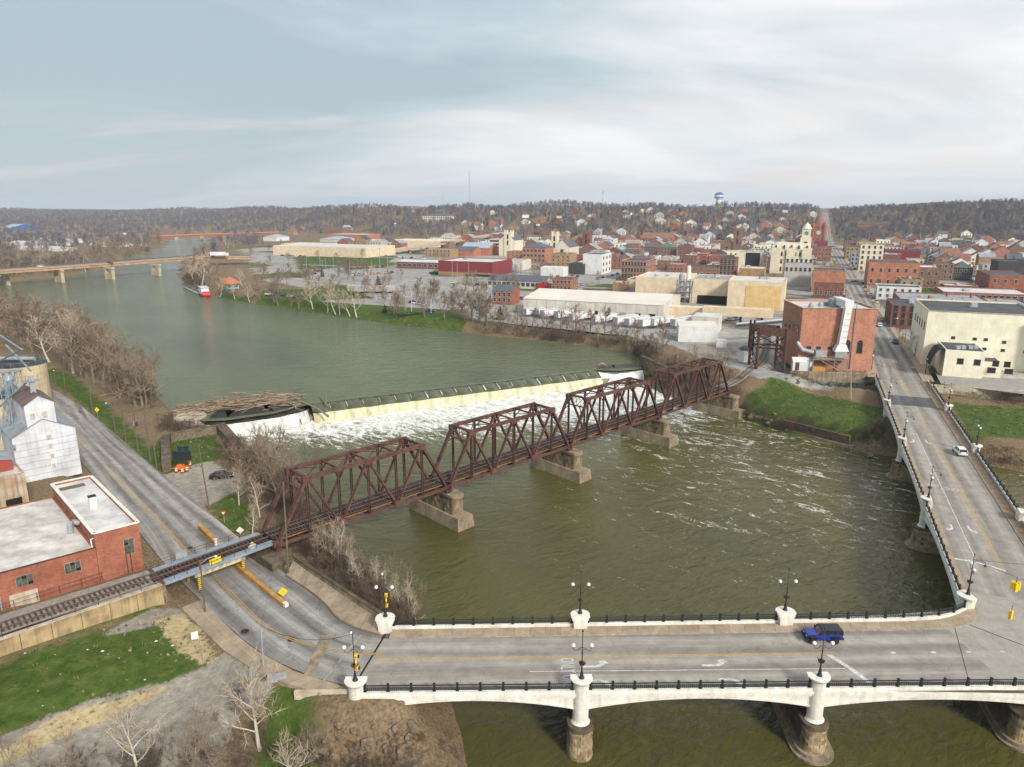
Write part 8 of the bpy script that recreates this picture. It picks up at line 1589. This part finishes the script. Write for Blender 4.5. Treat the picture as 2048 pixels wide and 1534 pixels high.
# ------------------------------------------------------------------ trees and brush
BARK = M('bare_bark', (142,128,110), (112,100,86), s=2, r=.95, vary=.22); BARKP = M('pale_sycamore_bark', (214,206,190), (178,168,150), s=1.5, r=.9, vary=.1); TWIG = M('bare_twigs', (150,132,112), (120,104,88), s=.6, r=.95, vary=.25); TWIGP = M('pale_twigs', (188,174,152), (160,144,122), s=.6, r=.95, vary=.15)
TWIGD = M('dark_brush_twigs', (112,94,80), (88,74,62), s=.6, r=.95, vary=.25); CONIF = M('conifer_needles', (56,74,54), (40,58,44), s=.8, r=.9, vary=.25)
def bare_tree(seed, H=10.0, spread=.5, nl=7, nb=6, nt=7, tw=.05, stems=1, t0=.22, r=.022, lean=0.0, bend=.25, tl=.11):
    R = random.Random(seed); T = MB(); K = MB()
    def rd(s): return V(R.gauss(0,s), R.gauss(0,s), R.gauss(0,s))
    def path(p, d, L_, n, wob, up):
        pts = [p]; d = d.normalized()
        for i in range(n): d = (d+rd(wob)+V(0,0,up)).normalized(); p = p+d*(L_/n); pts.append(p)
        return pts
    def twig(p, d, L_):
        d = d.normalized(); s = d.cross(V(R.gauss(0,1),R.gauss(0,1),R.gauss(0,1)+.01)).normalized()*tw*.5; e = p+d*L_; m_ = p+d*L_*.55+rd(L_*.07)
        o = len(K.v); K.v += [tuple(p-s), tuple(p+s), tuple(m_+s*.6), tuple(m_-s*.6), tuple(e)]; K.f += [(o,o+1,o+2,o+3),(o+3,o+2,o+4)]; K.m += [0,0]
    def branch(p, d, L_, r_, lv):
        pts = path(p, d, L_, 3 if lv else 4, .16, .06); n = len(pts); K.tube(pts, [r_*lerp(1,.3,i/(n-1)) for i in range(n)], 3, cap=False)
        for i in range(nt if lv else nb):
            f = lerp(.25, 1.0, (i+R.random())/(nt if lv else nb)); x = f*(n-1); k = min(int(x), n-2); q = pts[k].lerp(pts[k+1], x-k); t_ = (pts[k+1]-pts[k]).normalized(); dd = (t_*.8+rd(.55)+V(0,0,.15))
            if lv: twig(q, dd, H*tl*R.uniform(.6,1.25))
            else: branch(q, dd, L_*R.uniform(.35,.6), r_*.5, 1)
        if lv: twig(pts[-1], t_, H*tl)
    for s in range(stems):
        base = V(R.gauss(0,.25),R.gauss(0,.25),-.3) if stems > 1 else V(0,0,-.4); d = V(R.gauss(0,.10+lean),R.gauss(0,.10+lean),1) if stems == 1 else V(R.gauss(0,.38),R.gauss(0,.38),1)
        tr = path(base, d, H*.86, 7, .07, .03); rr = H*r/sqrt(stems); T.tube(tr, [rr*lerp(1.25,.16,i/7) for i in range(8)], 6, cap=False)
        m = max(3, nl//stems)
        for i in range(m):
            f = lerp(t0, .95, (i+R.random()*.7)/m); x = f*7; k = min(int(x), 6); q = tr[k].lerp(tr[k+1], x-k); a = i*2.4+R.uniform(-.4,.4)+s; el = lerp(.35, 1.0, f)
            dd = V(cos(a)*cos(el), sin(a)*cos(el), sin(el)); L_ = H*spread*lerp(1.0,.45,f)*R.uniform(.8,1.15); lp = path(q, dd, L_, 4, .12, bend*.4); rl_ = rr*lerp(.55,.2,f); T.tube(lp, [rl_*lerp(1,.35,j/4) for j in range(5)], 4, cap=False)
            for j in range(nb):
                g = lerp(.25,1,(j+R.random())/nb); x = g*4; kk = min(int(x),3); p = lp[kk].lerp(lp[kk+1], x-kk); branch(p, (lp[kk+1]-lp[kk]).normalized()*.7+rd(.5)+V(0,0,.2), L_*R.uniform(.28,.5), rl_*.4, 1)
        for j in range(nb): branch(tr[-1-j % 2], V(R.gauss(0,.5),R.gauss(0,.5),1), H*.16, rr*.15, 1)
    return T, K
def conifer(seed, H=10.0):
    R = random.Random(seed); T = MB().tube([(0,0,-.3),(0,0,H*.95)], [.18,.03], 5, cap=False); K = MB(); n = 13
    for i in range(n):
        z = H*lerp(.08,.96,i/n); r_ = H*.24*(1-i/n)**.8+.2; k = 9
        for j in range(k):
            a = 2*pi*(j+R.random()*.6)/k; L_ = r_*R.uniform(.75,1.15); d = V(cos(a),sin(a),-.25); s = V(-sin(a),cos(a),0)*L_*.28; p = V(0,0,z+R.uniform(-.2,.2)); e = p+d*L_; m = p+d*L_*.5+V(0,0,.1)
            o = len(K.v); K.v += [tuple(p), tuple(m+s), tuple(e), tuple(m-s), tuple(m+V(0,0,-.35))]; K.f += [(o,o+1,o+2,o+3),(o,o+4,o+2)]; K.m += [0,0]
    return T, K
PT_ = {}
def tproto(key, gen, tm, km):
    T, K = gen; PT_[key] = (T.mesh(key+'_trunk', tm), K.mesh(key+'_crown', km))
for i in range(5): tproto(f'bare{i}', bare_tree(100+i, spread=.46, nl=9, nb=6, nt=7, tw=.055), BARK, TWIG)
for i in range(3): tproto(f'syc{i}', bare_tree(200+i, spread=.5, nl=10, nb=6, nt=7, tw=.055, t0=.3, r=.017, lean=.08), BARKP, TWIGP)
for i in range(3): tproto(f'slim{i}', bare_tree(300+i, spread=.26, nl=11, nb=5, nt=6, tw=.04, t0=.25, r=.014), BARKP, TWIGP)
for i in range(3): tproto(f'multi{i}', bare_tree(400+i, spread=.42, nl=12, nb=5, nt=6, tw=.055, stems=3, t0=.2), BARK, TWIG)
for i in range(3): tproto(f'shrub{i}', bare_tree(500+i, spread=.5, nl=12, nb=4, nt=6, tw=.06, stems=4, t0=.08, r=.016, tl=.16), TWIGD, TWIGD)
for i in range(4): tproto(f'mid{i}', bare_tree(800+i, spread=.48, nl=9, nb=5, nt=6, tw=.13, t0=.2, tl=.13), BARK, TWIG)
for i in range(3): tproto(f'midsyc{i}', bare_tree(820+i, spread=.48, nl=9, nb=5, nt=6, tw=.12, t0=.28, r=.019, tl=.12, lean=.06), BARKP, TWIGP)
for i in range(2): tproto(f'con{i}', conifer(600+i), BARK, CONIF)
NT = 0
def tree(key, p, h, label, rz=None, name='bare_tree', group='bare trees', wx=1.0):
    global NT; NT += 1; key = key if p.y < 240 else ('midsyc'+key[-1] if key[:3] == 'syc' else 'mid'+str(NT % 4) if key[:4] in ('bare','mult') else key); R = random.Random(NT*7); t = thing(name, label, 'tree', p, rz if rz is not None else R.uniform(0,6.28), group); t.scale = (h/10*wx, h/10*wx, h/10); a, b = PT_[key]; link('trunk', a, t); link('crown', b, t); return t
RT = random.Random(77)
# left bank wood
lb = path_at([U(a,b,5.2) for a,b in ((318,815),(285,790),(255,765),(222,735),(190,708),(150,690),(105,672),(55,652),(0,640),(-60,630))])
SZ2 = ['stout','slender','leaning','broad crowned','forked','twiggy','crooked','tall']
for i in range(26):
    u = (i+RT.uniform(-.3,.3))/25; p = lb(min(1,max(0,u))); q = p+V(RT.uniform(-4,4),RT.uniform(-5,4),0); q.z = hs(q.x,q.y)
    if q.z < ZU+.1: q = p; q.z = max(hs(q.x,q.y), ZU)
    tree(f'{"multi" if i % 4 == 3 else "bare"}{i % 3}', q, RT.uniform(11,15), f'{SZ2[i % 8]} bare tree at the left bank water edge', group='left bank wood')
for i, (px, py, h) in enumerate(((286,815,14),(272,812,17),(258,800,16),(240,795,15),(222,782,18),(205,775,18),(188,765,19),(175,757,20),(160,752,18),(147,746,20),(131,740,18),(118,734,19),(100,724,17),(85,716,18),(66,708,17),(48,700,18),(30,692,17),(10,684,18),(-10,676,17),(152,730,19),(120,712,18),(90,700,17),(200,752,17))):
    k = 'syc' if i in (9,12) else ('multi' if i % 5 == 3 else 'bare'); tree(f'{k}{i % 3}', G(px,py), h*RT.uniform(.92,1.06), f'{SZ2[i % 8]} bare tree of the verge wood by the left road', group='left bank wood', wx=1.12)
# scrub between the dam wall and the truss
for i, (px, py, h, k) in enumerate(((500,955,9,'multi0'),(530,985,10,'bare1'),(485,1000,8,'multi1'),(560,1010,10,'bare2'),(520,1035,9,'slim0'),(545,930,8,'multi2'),(590,975,8,'bare3'),(470,930,7,'multi0'),(600,1030,7,'multi1'),(505,1075,7,'slim1'),(478,1010,9,'slim2'),(610,925,7,'multi2'),(545,985,14,'bare1'),(572,960,12,'bare2'),(520,1000,12,'multi0'))): tree(k, G(px,py), h, f'{SZ2[i % 8]} bare tree in the thicket left of the truss portal', group='thicket by the truss')
for i in range(22):
    u = (i+.5)/22; px, py = lerp(628,838,u)+RT.uniform(-14,10), lerp(1100,1256,u)+RT.uniform(-8,10); tree(('slim0','slim1','slim2','multi1')[i % 4], G(px,py), RT.uniform(5,8.5), f'{SZ2[i % 8]} pale sapling on the bank below the concrete wall', group='saplings below the wall', name='bare_sapling')
# twisted trees in the lower left corner
for i, (px, py, h, k, l) in enumerate(((520,1500,10.5,'syc0','twisted pale barked tree in front of the utility cabinets'),(640,1520,6,'multi2','low bare tree on the rough bank under the left column'),(270,1560,8.5,'syc1','gnarled bare tree rising from the bottom edge over the gravel lot'),(380,1575,8,'bare2','dark bare tree at the bottom edge left of the grass'),(120,1600,7,'multi0','pale spreading bush at the lower left bottom edge'),(450,1590,7,'bare4','bare tree cut by the bottom edge beside the grass patch'),(590,1570,7,'syc2','bare tree at the bottom edge over the grass bank'),(30,1600,6.5,'multi1','bare bush at the lower left corner'))): tree(k, G(px,py), h, l, group='trees at the bottom edge')
def inside(p):
    for o, ex_, ey_, L_, d in FOOT:
        r = p-o; a = r.x*ex_.x+r.y*ex_.y; b = r.x*ey_.x+r.y*ey_.y
        if -2 < a < L_+2 and -2 < b < d+2: return True
    r = p-NB; return -2 < r.x*NW.x+r.y*NW.y < 16
# right bank: yard edge trees, park trees
for i in range(40):
    px = lerp(945,1330,(i+RT.random()*.8)/40); sh = np.interp(px, [945,1040,1100,1180,1260,1330], [662,673,680,689,703,728]); py = sh-RT.uniform(4,22); tree(('bare0','bare1','slim1','bare3','multi2','bare4')[i % 6], G(px,py), RT.uniform(8,14) if i % 3 == 0 else RT.uniform(4,7.5), f'{SZ2[i % 8]} bare tree on the bank below the trailer yard', group='bank trees below the yard')
for i, (px, py, h, k) in enumerate(((470,598,11,'syc0'),(500,604,12,'syc1'),(556,612,13,'bare0'),(583,614,11,'bare1'),(598,618,9,'bare2'),(626,618,16,'syc2'),(655,624,17,'syc0'),(672,628,16,'syc1'),(680,629,13,'slim0'),(700,632,14,'syc2'),(714,634,16,'syc0'),(548,604,12,'bare3'),(520,600,10,'bare4'),(440,594,12,'syc1'),(745,600,9,'multi0'),(770,607,8,'multi1'),(805,600,9,'bare0'),(832,603,9,'bare1'),(848,606,9,'bare2'),(866,607,9,'bare3'),(888,636,13,'bare4'),(905,628,11,'bare0'),(925,632,12,'bare1'),(942,640,13,'multi2'),(958,645,13,'bare2'),(972,650,10,'multi0'),(930,610,9,'bare3'),(950,605,8,'bare4'),(790,626,5,'slim1'),(812,624,5,'slim2'),(980,640,9,'bare1'),(1010,640,8,'multi1'),(390,568,20,'syc1'),(402,572,22,'syc0'),(378,560,15,'multi2'),(420,575,15,'multi0'),(385,548,14,'bare2'),(415,550,14,'bare0'),(440,560,12,'multi1'),(372,540,12,'multi2'),(395,520,13,'bare1'),(410,508,13,'bare4'),(430,500,14,'syc2'),(452,490,13,'syc0'),(450,556,9,'bare4'),(484,570,11,'syc1'))):
    pale = k.startswith('syc'); tree(k, G(px,py), h, f'{SZ2[(i*3) % 8]} {"white barked sycamore" if pale else "bare tree"} {("at the river point by the far bridge" if px < 470 else "on the riverside lawn" if px < 730 else "around the park drive")}', name='sycamore_tree' if pale else 'park_tree', group='park trees')
for i in range(58):
    px, py = (RT.uniform(505,745), RT.uniform(545,600)) if i < 34 else (RT.uniform(760,1010), RT.uniform(575,640)); p = G(px,py)
    if not inside(p) and hs(p.x,p.y) > 7: tree('bare0', p, RT.uniform(7,13), f'{SZ2[i % 8]} bare tree {"behind the riverside lawn" if i < 34 else "in the park near the brick house"}', name='park_tree', group='park trees')
for px, py, h, l in ((770,625,4.5,'small green cone shaped shrub on the riverside lawn'),(757,578,9,'round dark evergreen by the rail cars'),(1000,640,7,'evergreen hedge tree beside the brick house')): tree('con0', G(px,py), h, l, name='evergreen_tree', group='evergreens', wx=1.5)
q = G(817,628); h_ = MB()
for i in range(500): a = RT.uniform(0,6.28); r_ = 8*sqrt(RT.random()); p = q+V(r_*cos(a),r_*.45*sin(a),RT.uniform(0,1.0)); d = V(RT.gauss(0,1),RT.gauss(0,1),RT.gauss(0,1)).normalized()*.35; e = d.cross(V(0,0,1)).normalized()*.3; h_.add([p-d,p+e,p+d,p-e], [(0,1,2,3)])
h_.build('hedge', M('green_hedge', (88,108,56), (66,84,44), s=2), label='low round clipped hedge on the riverside lawn', cat='hedge')
# far left bank trees, one by one
for i in range(78):
    u = RT.random(); px = lerp(-30,325,u); lo = np.interp(px, [-30,0,100,180,205,262,325], [566,561,553,543,527,508,488]); py = lo-RT.random()**1.4*np.interp(px,[-30,330],[52,14]); tree(('bare0','bare1','bare2','syc1','multi0','bare3','multi2','bare4')[i % 8], G(px,py), RT.uniform(12,19), f'{SZ2[i % 8]} bare tree on the far left bank', group='far left bank trees')
# street and yard trees in town
n = 0
while n < 120:
    px, py = RT.uniform(480,2060), 470+RT.random()**1.3*130; p = G(px,py)
    if inside(p) or (px < 1000 and py > 560) or (1040 < px < 1600 and py > 592) or hs(p.x,p.y) < 8.5: continue
    n += 1; k = RT.choice(('bare0','bare1','bare2','bare3','bare4','multi0','con0')) ; ev = k == 'con0'; tree(k, p, RT.uniform(6,11), f'{SZ2[n % 8]} {"evergreen" if ev else "bare street tree"} {("in the left part of town","in the old town centre","in the right part of town")[0 if px < 1100 else 1 if px < 1650 else 2]}', name='evergreen_tree' if ev else 'street_tree', group='trees in town')
for i, (px, py, h) in enumerate(((1772,620,9),(1778,640,8),(1800,700,9),(1822,712,10),(1830,700,9),(1770,598,7),(1690,606,7),(1680,560,7),(1670,545,8),(1688,590,7))): tree(f'slim{i % 3}', U(px,py,9), h, f'{SZ2[i % 8]} bare street tree on the main street sidewalk', name='street_tree', group='main street trees')
for i, (px, py, h) in enumerate(((1335,742,9),(1355,752,8),(1320,750,7),(1375,742,9),(1400,745,7),(1425,735,7),(1450,738,6),(1345,765,6),(1790,892,5),(1770,885,4),(1480,795,3),(1495,812,3),(1370,765,6),(1410,760,5))): tree(('multi0','multi1','shrub0','multi2')[i % 4], G(px,py), h, f'{SZ2[i % 8]} bare bush near the far end of the truss', name='bare_bush', group='bushes at the far abutment')

# masses nobody could count: underbrush along the banks and the woods on the hills, instanced onto points
stuff_col = bpy.data.collections.new('wood_pieces')
def piece(name, mbs, mats):
    m = MB(); ms_ = []
    for k, (b, mt) in enumerate(zip(mbs, mats)): m.add(b.v, b.f, k); ms_.append(mt)
    me_ = m.mesh(name, ms_); o = bpy.data.objects.new(name, me_); stuff_col.objects.link(o)
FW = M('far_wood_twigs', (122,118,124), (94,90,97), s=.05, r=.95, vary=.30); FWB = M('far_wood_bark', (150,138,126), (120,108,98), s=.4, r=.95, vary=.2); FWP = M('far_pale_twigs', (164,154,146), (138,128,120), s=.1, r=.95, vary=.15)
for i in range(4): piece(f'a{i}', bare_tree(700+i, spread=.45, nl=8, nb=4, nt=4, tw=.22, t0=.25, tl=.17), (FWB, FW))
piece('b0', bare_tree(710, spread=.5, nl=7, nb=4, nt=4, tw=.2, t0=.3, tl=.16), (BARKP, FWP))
for i in range(2): piece(f'c{i}', conifer(720+i), (BARK, CONIF))
for i in range(3): piece(f'd{i}', bare_tree(730+i, spread=.55, nl=10, nb=4, nt=5, tw=.09, stems=4, t0=.05, r=.014, tl=.18), (TWIGD, TWIGD))
for i, tm_ in enumerate((M('grass_blades', (92,112,48), (66,86,34), s=.3, r=.9, vary=.35), M('dry_grass_blades', (168,148,104), (132,114,80), s=.3, r=.9, vary=.3))):
    m = MB(); R_ = random.Random(i)
    for j in range(11):
        a_, l_ = R_.uniform(0,6.28), R_.uniform(.12,.34); c = V(R_.gauss(0,.12),R_.gauss(0,.12),0); d_ = V(cos(a_),sin(a_),0); m.add([c-d_.cross(V(0,0,1))*.045, c+d_.cross(V(0,0,1))*.045, c+d_*l_*.7+V(0,0,l_*.75)], [(0,1,2)])
    piece(f'e{i}', (m,), (tm_,))
def scatter(name, pts, scl, idx, label):
    me_ = bpy.data.meshes.new(name); me_.from_pydata([tuple(p) for p in pts], [], []); n = len(pts)
    for nm, ty, arr in (('scl','FLOAT',scl),('idx','INT',idx),('rot','FLOAT',[RT.uniform(0,6.28) for _ in range(n)])): me_.attributes.new(nm, ty, 'POINT').data.foreach_set('value', arr)
    o = link(name, me_, kind='stuff', label=label); g = bpy.data.node_groups.new(name, 'GeometryNodeTree'); g.interface.new_socket('Geometry', in_out='INPUT', socket_type='NodeSocketGeometry'); g.interface.new_socket('Geometry', in_out='OUTPUT', socket_type='NodeSocketGeometry'); L = g.links.new
    gi, go = g.nodes.new('NodeGroupInput'), g.nodes.new('NodeGroupOutput'); ip = g.nodes.new('GeometryNodeInstanceOnPoints'); ci = g.nodes.new('GeometryNodeCollectionInfo'); ci.inputs[0].default_value = stuff_col; ci.inputs[1].default_value = True; ci.inputs[2].default_value = True
    def attr(nm, ty): a = g.nodes.new('GeometryNodeInputNamedAttribute'); a.data_type = ty; a.inputs[0].default_value = nm; return a.outputs[0]
    cx = g.nodes.new('ShaderNodeCombineXYZ'); L(attr('rot','FLOAT'), cx.inputs[2]); L(gi.outputs[0], ip.inputs['Points']); L(ci.outputs[0], ip.inputs['Instance']); ip.inputs['Pick Instance'].default_value = True
    L(attr('idx','INT'), ip.inputs['Instance Index']); L(cx.outputs[0], ip.inputs['Rotation']); L(attr('scl','FLOAT'), ip.inputs['Scale']); L(ip.outputs[0], go.inputs[0]); md = o.modifiers.new('scatter', 'NODES'); md.node_group = g; return o
def hv(x, y):                                      # vectorised ground height
    i = np.clip(np.searchsorted(gx, x)-1, 0, len(gx)-2); j = np.clip(np.searchsorted(gy, y)-1, 0, len(gy)-2); a = (x-gx[i])/(gx[i+1]-gx[i]); b = (y-gy[j])/(gy[j+1]-gy[j])
    return (GZ[j,i]*(1-a)+GZ[j,i+1]*a)*(1-b)+(GZ[j+1,i]*(1-a)+GZ[j+1,i+1]*a)*b
rg = np.random.RandomState(8); N0 = 68000
Y_ = 950+2600*rg.rand(N0)**1.5; X_ = (rg.rand(N0)*2-1)*Y_*.86; HH = hills(X_, Y_); c_ = CX+F*X_/(Y_*cos(PIT)+12); ry = np.interp(c_, CPX, RIDY); by_ = np.interp(c_, CPX, BASY)
hg = np.sin(X_*0.009+1.7)*np.sin(Y_*0.008+0.4)+0.6*np.sin(X_*0.021-Y_*0.017); r = X_-NB.x, Y_-NB.y; ac = r[0]*NW.x+r[1]*NW.y
dens = np.where((c_ > 950) & (c_ < 1750), .72, 1.0)*np.interp((Y_-by_)/(ry-by_), [-.05,0,.08,.3,.6,1,1.12,1.13], [0,.30,.55,.9,1,1,1,0]); open_ = (hg > .95) & (HH < 26)
ok = (HH > .5) & (rg.rand(N0) < dens) & ~open_ & ~((ac > -5) & (ac < 20)) & (hv(X_,Y_) > 8.5) & (sdist(UPP, X_, Y_) > 8)
for o, ex_, ey_, L_, d in FOOT:
    a = (X_-o.x)*ex_.x+(Y_-o.y)*ex_.y; b = (X_-o.x)*ey_.x+(Y_-o.y)*ey_.y; ok &= ~((a > -4) & (a < L_+4) & (b > (-16 if L_ > 19 else -42)) & (b < d+3))
X_, Y_ = X_[ok], Y_[ok]; Z_ = hv(X_, Y_); n = len(X_); sel = rg.rand(n); conm = np.where((c_[ok] > 950) & (c_[ok] < 1750), .86, .95); idx = np.where(sel < conm-.10, rg.randint(0,4,n), np.where(sel < conm, 4, 5+rg.randint(0,2,n)))
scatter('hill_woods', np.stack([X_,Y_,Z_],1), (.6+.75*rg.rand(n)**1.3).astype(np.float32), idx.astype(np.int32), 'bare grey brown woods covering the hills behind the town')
# trees at mid distance on the flat left side and behind the far bank
N1 = 2600; Y1 = 560+1000*rg.rand(N1); X1 = -Y1*(.18+.62*rg.rand(N1)); ok = (sdist(UPP, X1, Y1) > 10) & (np.sin(X1*.03)+np.sin(Y1*.02+X1*.01) > -.2); c1 = PXC(X1,Y1); ok &= (c1 < 520) & ~((c1 > 325) & (c1 < 372) & (Y1 < 1150)) & ~((c1 > 440) & (Y1 < 900)); X1, Y1 = X1[ok], Y1[ok]; n = len(X1)
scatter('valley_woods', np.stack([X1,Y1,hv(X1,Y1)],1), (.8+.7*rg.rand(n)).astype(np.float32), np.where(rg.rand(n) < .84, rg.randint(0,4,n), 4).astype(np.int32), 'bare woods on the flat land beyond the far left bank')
bp = []
def strip(pxs, z, n, wid, smin, smax):
    f = path_at([U(a,b,z) for a,b in pxs]); ps = [f(RT.random())+V(RT.gauss(0,wid),RT.gauss(0,wid),0) for _ in range(n)]; du_ = sdist(UPP, np.array([p.x for p in ps]), np.array([p.y for p in ps]))
    for p, du in zip(ps, du_):
        zz = hs(p.x,p.y)
        if zz > (ZU if du < 12 else ZL)+.15 and abs((p-NB).x*NW.x+(p-NB).y*NW.y-7) > 8.5 and min((p-q).xy.length for q in LINDM[::2]) > 9.5 and not (-26 < p.x < -14 and 63 < p.y < 80): bp.append((p.x,p.y,zz-.1,RT.uniform(smin,smax)))
strip(((318,812),(255,765),(190,708),(105,672),(0,640)), 5, 330, 2.6, .18,.42); strip(((465,900),(520,950),(560,1000),(600,1060),(650,1090)), 4, 200, 2.6, .15,.4); strip(((628,1090),(700,1160),(760,1210),(835,1258)), 4, 260, 1.7, .14,.36)
strip(((940,660),(1040,668),(1150,680),(1258,698),(1300,718)), 7, 520, 2.2, .22,.5); strip(((500,606),(600,620),(700,634),(900,658)), 6, 240, 1.6, .1,.22); strip(((1300,735),(1380,760),(1450,775)), 6, 200, 3.5, .2,.4); strip(((1480,815),(1560,842),(1700,872),(1775,885)), 3, 150, 1.2, .1,.25)
strip(((560,1450),(640,1480),(700,1534),(620,1560)), 3, 170, 3.5, .08,.22); strip(((630,1440),(740,1430),(850,1470),(760,1534)), 3, 150, 2.6, .05,.15); strip(((1770,870),(1800,890)), 3, 50, 2, .2,.35); strip(((370,560),(380,590),(440,596)), 6, 140, 4, .35,.8); strip(((-30,575),(100,560),(205,535),(320,492)), 8, 420, 5, .35,.8); strip(((1570,760),(1650,770),(1745,775)), 6, 90, 2.5, .1,.22); strip(((1865,785),(1960,795),(2060,808)), 6, 120, 2, .12,.3); strip(((1905,885),(1990,905),(2060,918)), 4, 120, 2.5, .1,.25); strip(((330,845),(350,860),(400,850)), 5.5, 50, 1.5, .15,.3); strip(((100,1600),(300,1580),(480,1560)), 5, 60, 3, .15,.3)
scatter('underbrush', [b[:3] for b in bp], np.array([b[3] for b in bp], np.float32), np.array([7+RT.randrange(3) for _ in bp], np.int32), 'tangled bare underbrush along the river banks')
# litter on the lawn, grass tufts
lt = [(110,1310),(175,1300),(205,1303),(238,1317),(290,1360),(312,1283),(85,1412),(50,1307),(345,1292),(417,1311)]
for i, (px, py) in enumerate(lt):
    q = G(px,py)+V(0,0,.03); k = .45+.3*(i % 3); m = MB().add([q+V(-.18,-.1,0)*k, q+V(.16,-.12,.04)*k, q+V(.2,.12,.02)*k, q+V(-.1,.15,.06)*k, q+V(0,0,.1)*k], [(0,1,4),(1,2,4),(2,3,4),(3,0,4)]); m.build('litter', WHIT, label='scrap of white litter on the lower left lawn', cat='litter', group='litter on the lawn')
def in_px(x, y, z):                                # picture position of a ground point
    dep = y*cos(PIT)+(HC-z)*sin(PIT); return CX+F*x/dep, CY-F*((z-HC)*cos(PIT)+y*sin(PIT))/dep
N2 = 60000; X2 = -95+250*rg.rand(N2); Y2 = 48+190*rg.rand(N2); gi_ = np.clip(np.searchsorted(gx, X2)-1, 0, len(gx)-2), np.clip(np.searchsorted(gy, Y2)-1, 0, len(gy)-2); gv = z_grass[gi_[1], gi_[0]]; gd = z_dirt[gi_[1], gi_[0]]; gg = z_grav[gi_[1], gi_[0]]
wild = (X2 < 5) & (Y2 < 200) & (gg < .2) & (gd < .2); zz2 = hv(X2,Y2); ok = ((rg.rand(N2) < gv*.62) | ((rg.rand(N2) < np.where(Y2 < 68, .35, .12)) & wild) | (rg.rand(N2) < gd*.35)) & (zz2 > ZL+.5); rd_ = np.full(N2, 99.0)
for a, b in zip(LINDM[::2], LINDM[2::2]):
    ex_, ey_ = b.x-a.x, b.y-a.y; t_ = np.clip(((X2-a.x)*ex_+(Y2-a.y)*ey_)/(ex_*ex_+ey_*ey_), 0, 1); rd_ = np.minimum(rd_, np.hypot(X2-a.x-t_*ex_, Y2-a.y-t_*ey_))
ok &= (rd_ > 8.2) & ~((X2 > -24) & (X2 < 80) & (Y2 > 64) & (Y2 < 82)) & (sdist([(p.x,p.y) for p in (NL(0), NL(150), NR(150), NR(0))], X2, Y2) > .5)
rr_ = (X2-RAILP[0].x)*RNN.x+(Y2-RAILP[0].y)*RNN.y; ok &= np.abs(rr_) > 3.2; q_ = (X2-P0.x)*bx.x+(Y2-P0.y)*bx.y, (X2-P0.x)*by.x+(Y2-P0.y)*by.y; ok &= ~((q_[0] > -31) & (q_[0] < 6.2) & (q_[1] > -.5) & (q_[1] < 27))
n = int(ok.sum()); dry = (rg.rand(N2) < np.where(gv > .4, .22, .75))[ok]
scatter('grass_tufts', np.stack([X2[ok],Y2[ok],zz2[ok]],1), (.55+.9*rg.rand(n)**2).astype(np.float32), np.where(dry, 11, 10).astype(np.int32), 'rough spring grass tufts on the near lawns and banks')
# ------------------------------------------------------------------ haze: even, pale air round the whole scene
hb = MB().box((0, 2600, -3.4), (15600, 13600, 172)); hz = hb.build('haze', M('unused_haze', (200,200,200)), kind='stuff', label='thin pale haze in the air')
hm = bpy.data.materials.new('haze'); hm.use_nodes = True; nt = hm.node_tree; nt.nodes.clear(); pv = nt.nodes.new('ShaderNodeVolumePrincipled'); pv.inputs['Density'].default_value = 0.00009; pv.inputs['Color'].default_value = (0.76, 0.86, 0.99, 1); pv.inputs['Anisotropy'].default_value = 0.0
ho = nt.nodes.new('ShaderNodeOutputMaterial'); nt.links.new(pv.outputs[0], ho.inputs['Volume']); hz.data.materials.clear(); hz.data.materials.append(hm)

# labels that several things share are told apart by their order in the picture
def ordn(n): return f'{n}{"th" if 10 <= n % 100 <= 20 else {1:"st",2:"nd",3:"rd"}.get(n % 10, "th")}'
byl = {}
for o in COL.objects:
    if o.parent is None and 'label' in o and 'category' in o: byl.setdefault(o['label'], []).append(o)
def anchor(o):
    if o.type == 'MESH' and o.location.length < 1e-6: b = o.data.vertices[0].co; return PXC(b.x, b.y, b.z)
    return PXC(o.location.x, o.location.y, o.location.z)
for l, v in byl.items():
    if len(v) > 1:
        v.sort(key=anchor)
        for i, o in enumerate(v):
            n = f'{l}, {ordn(i+1)} from the left'; o['label'] = n if len(n.split()) <= 16 else l
            if 'group' not in o: o['group'] = l
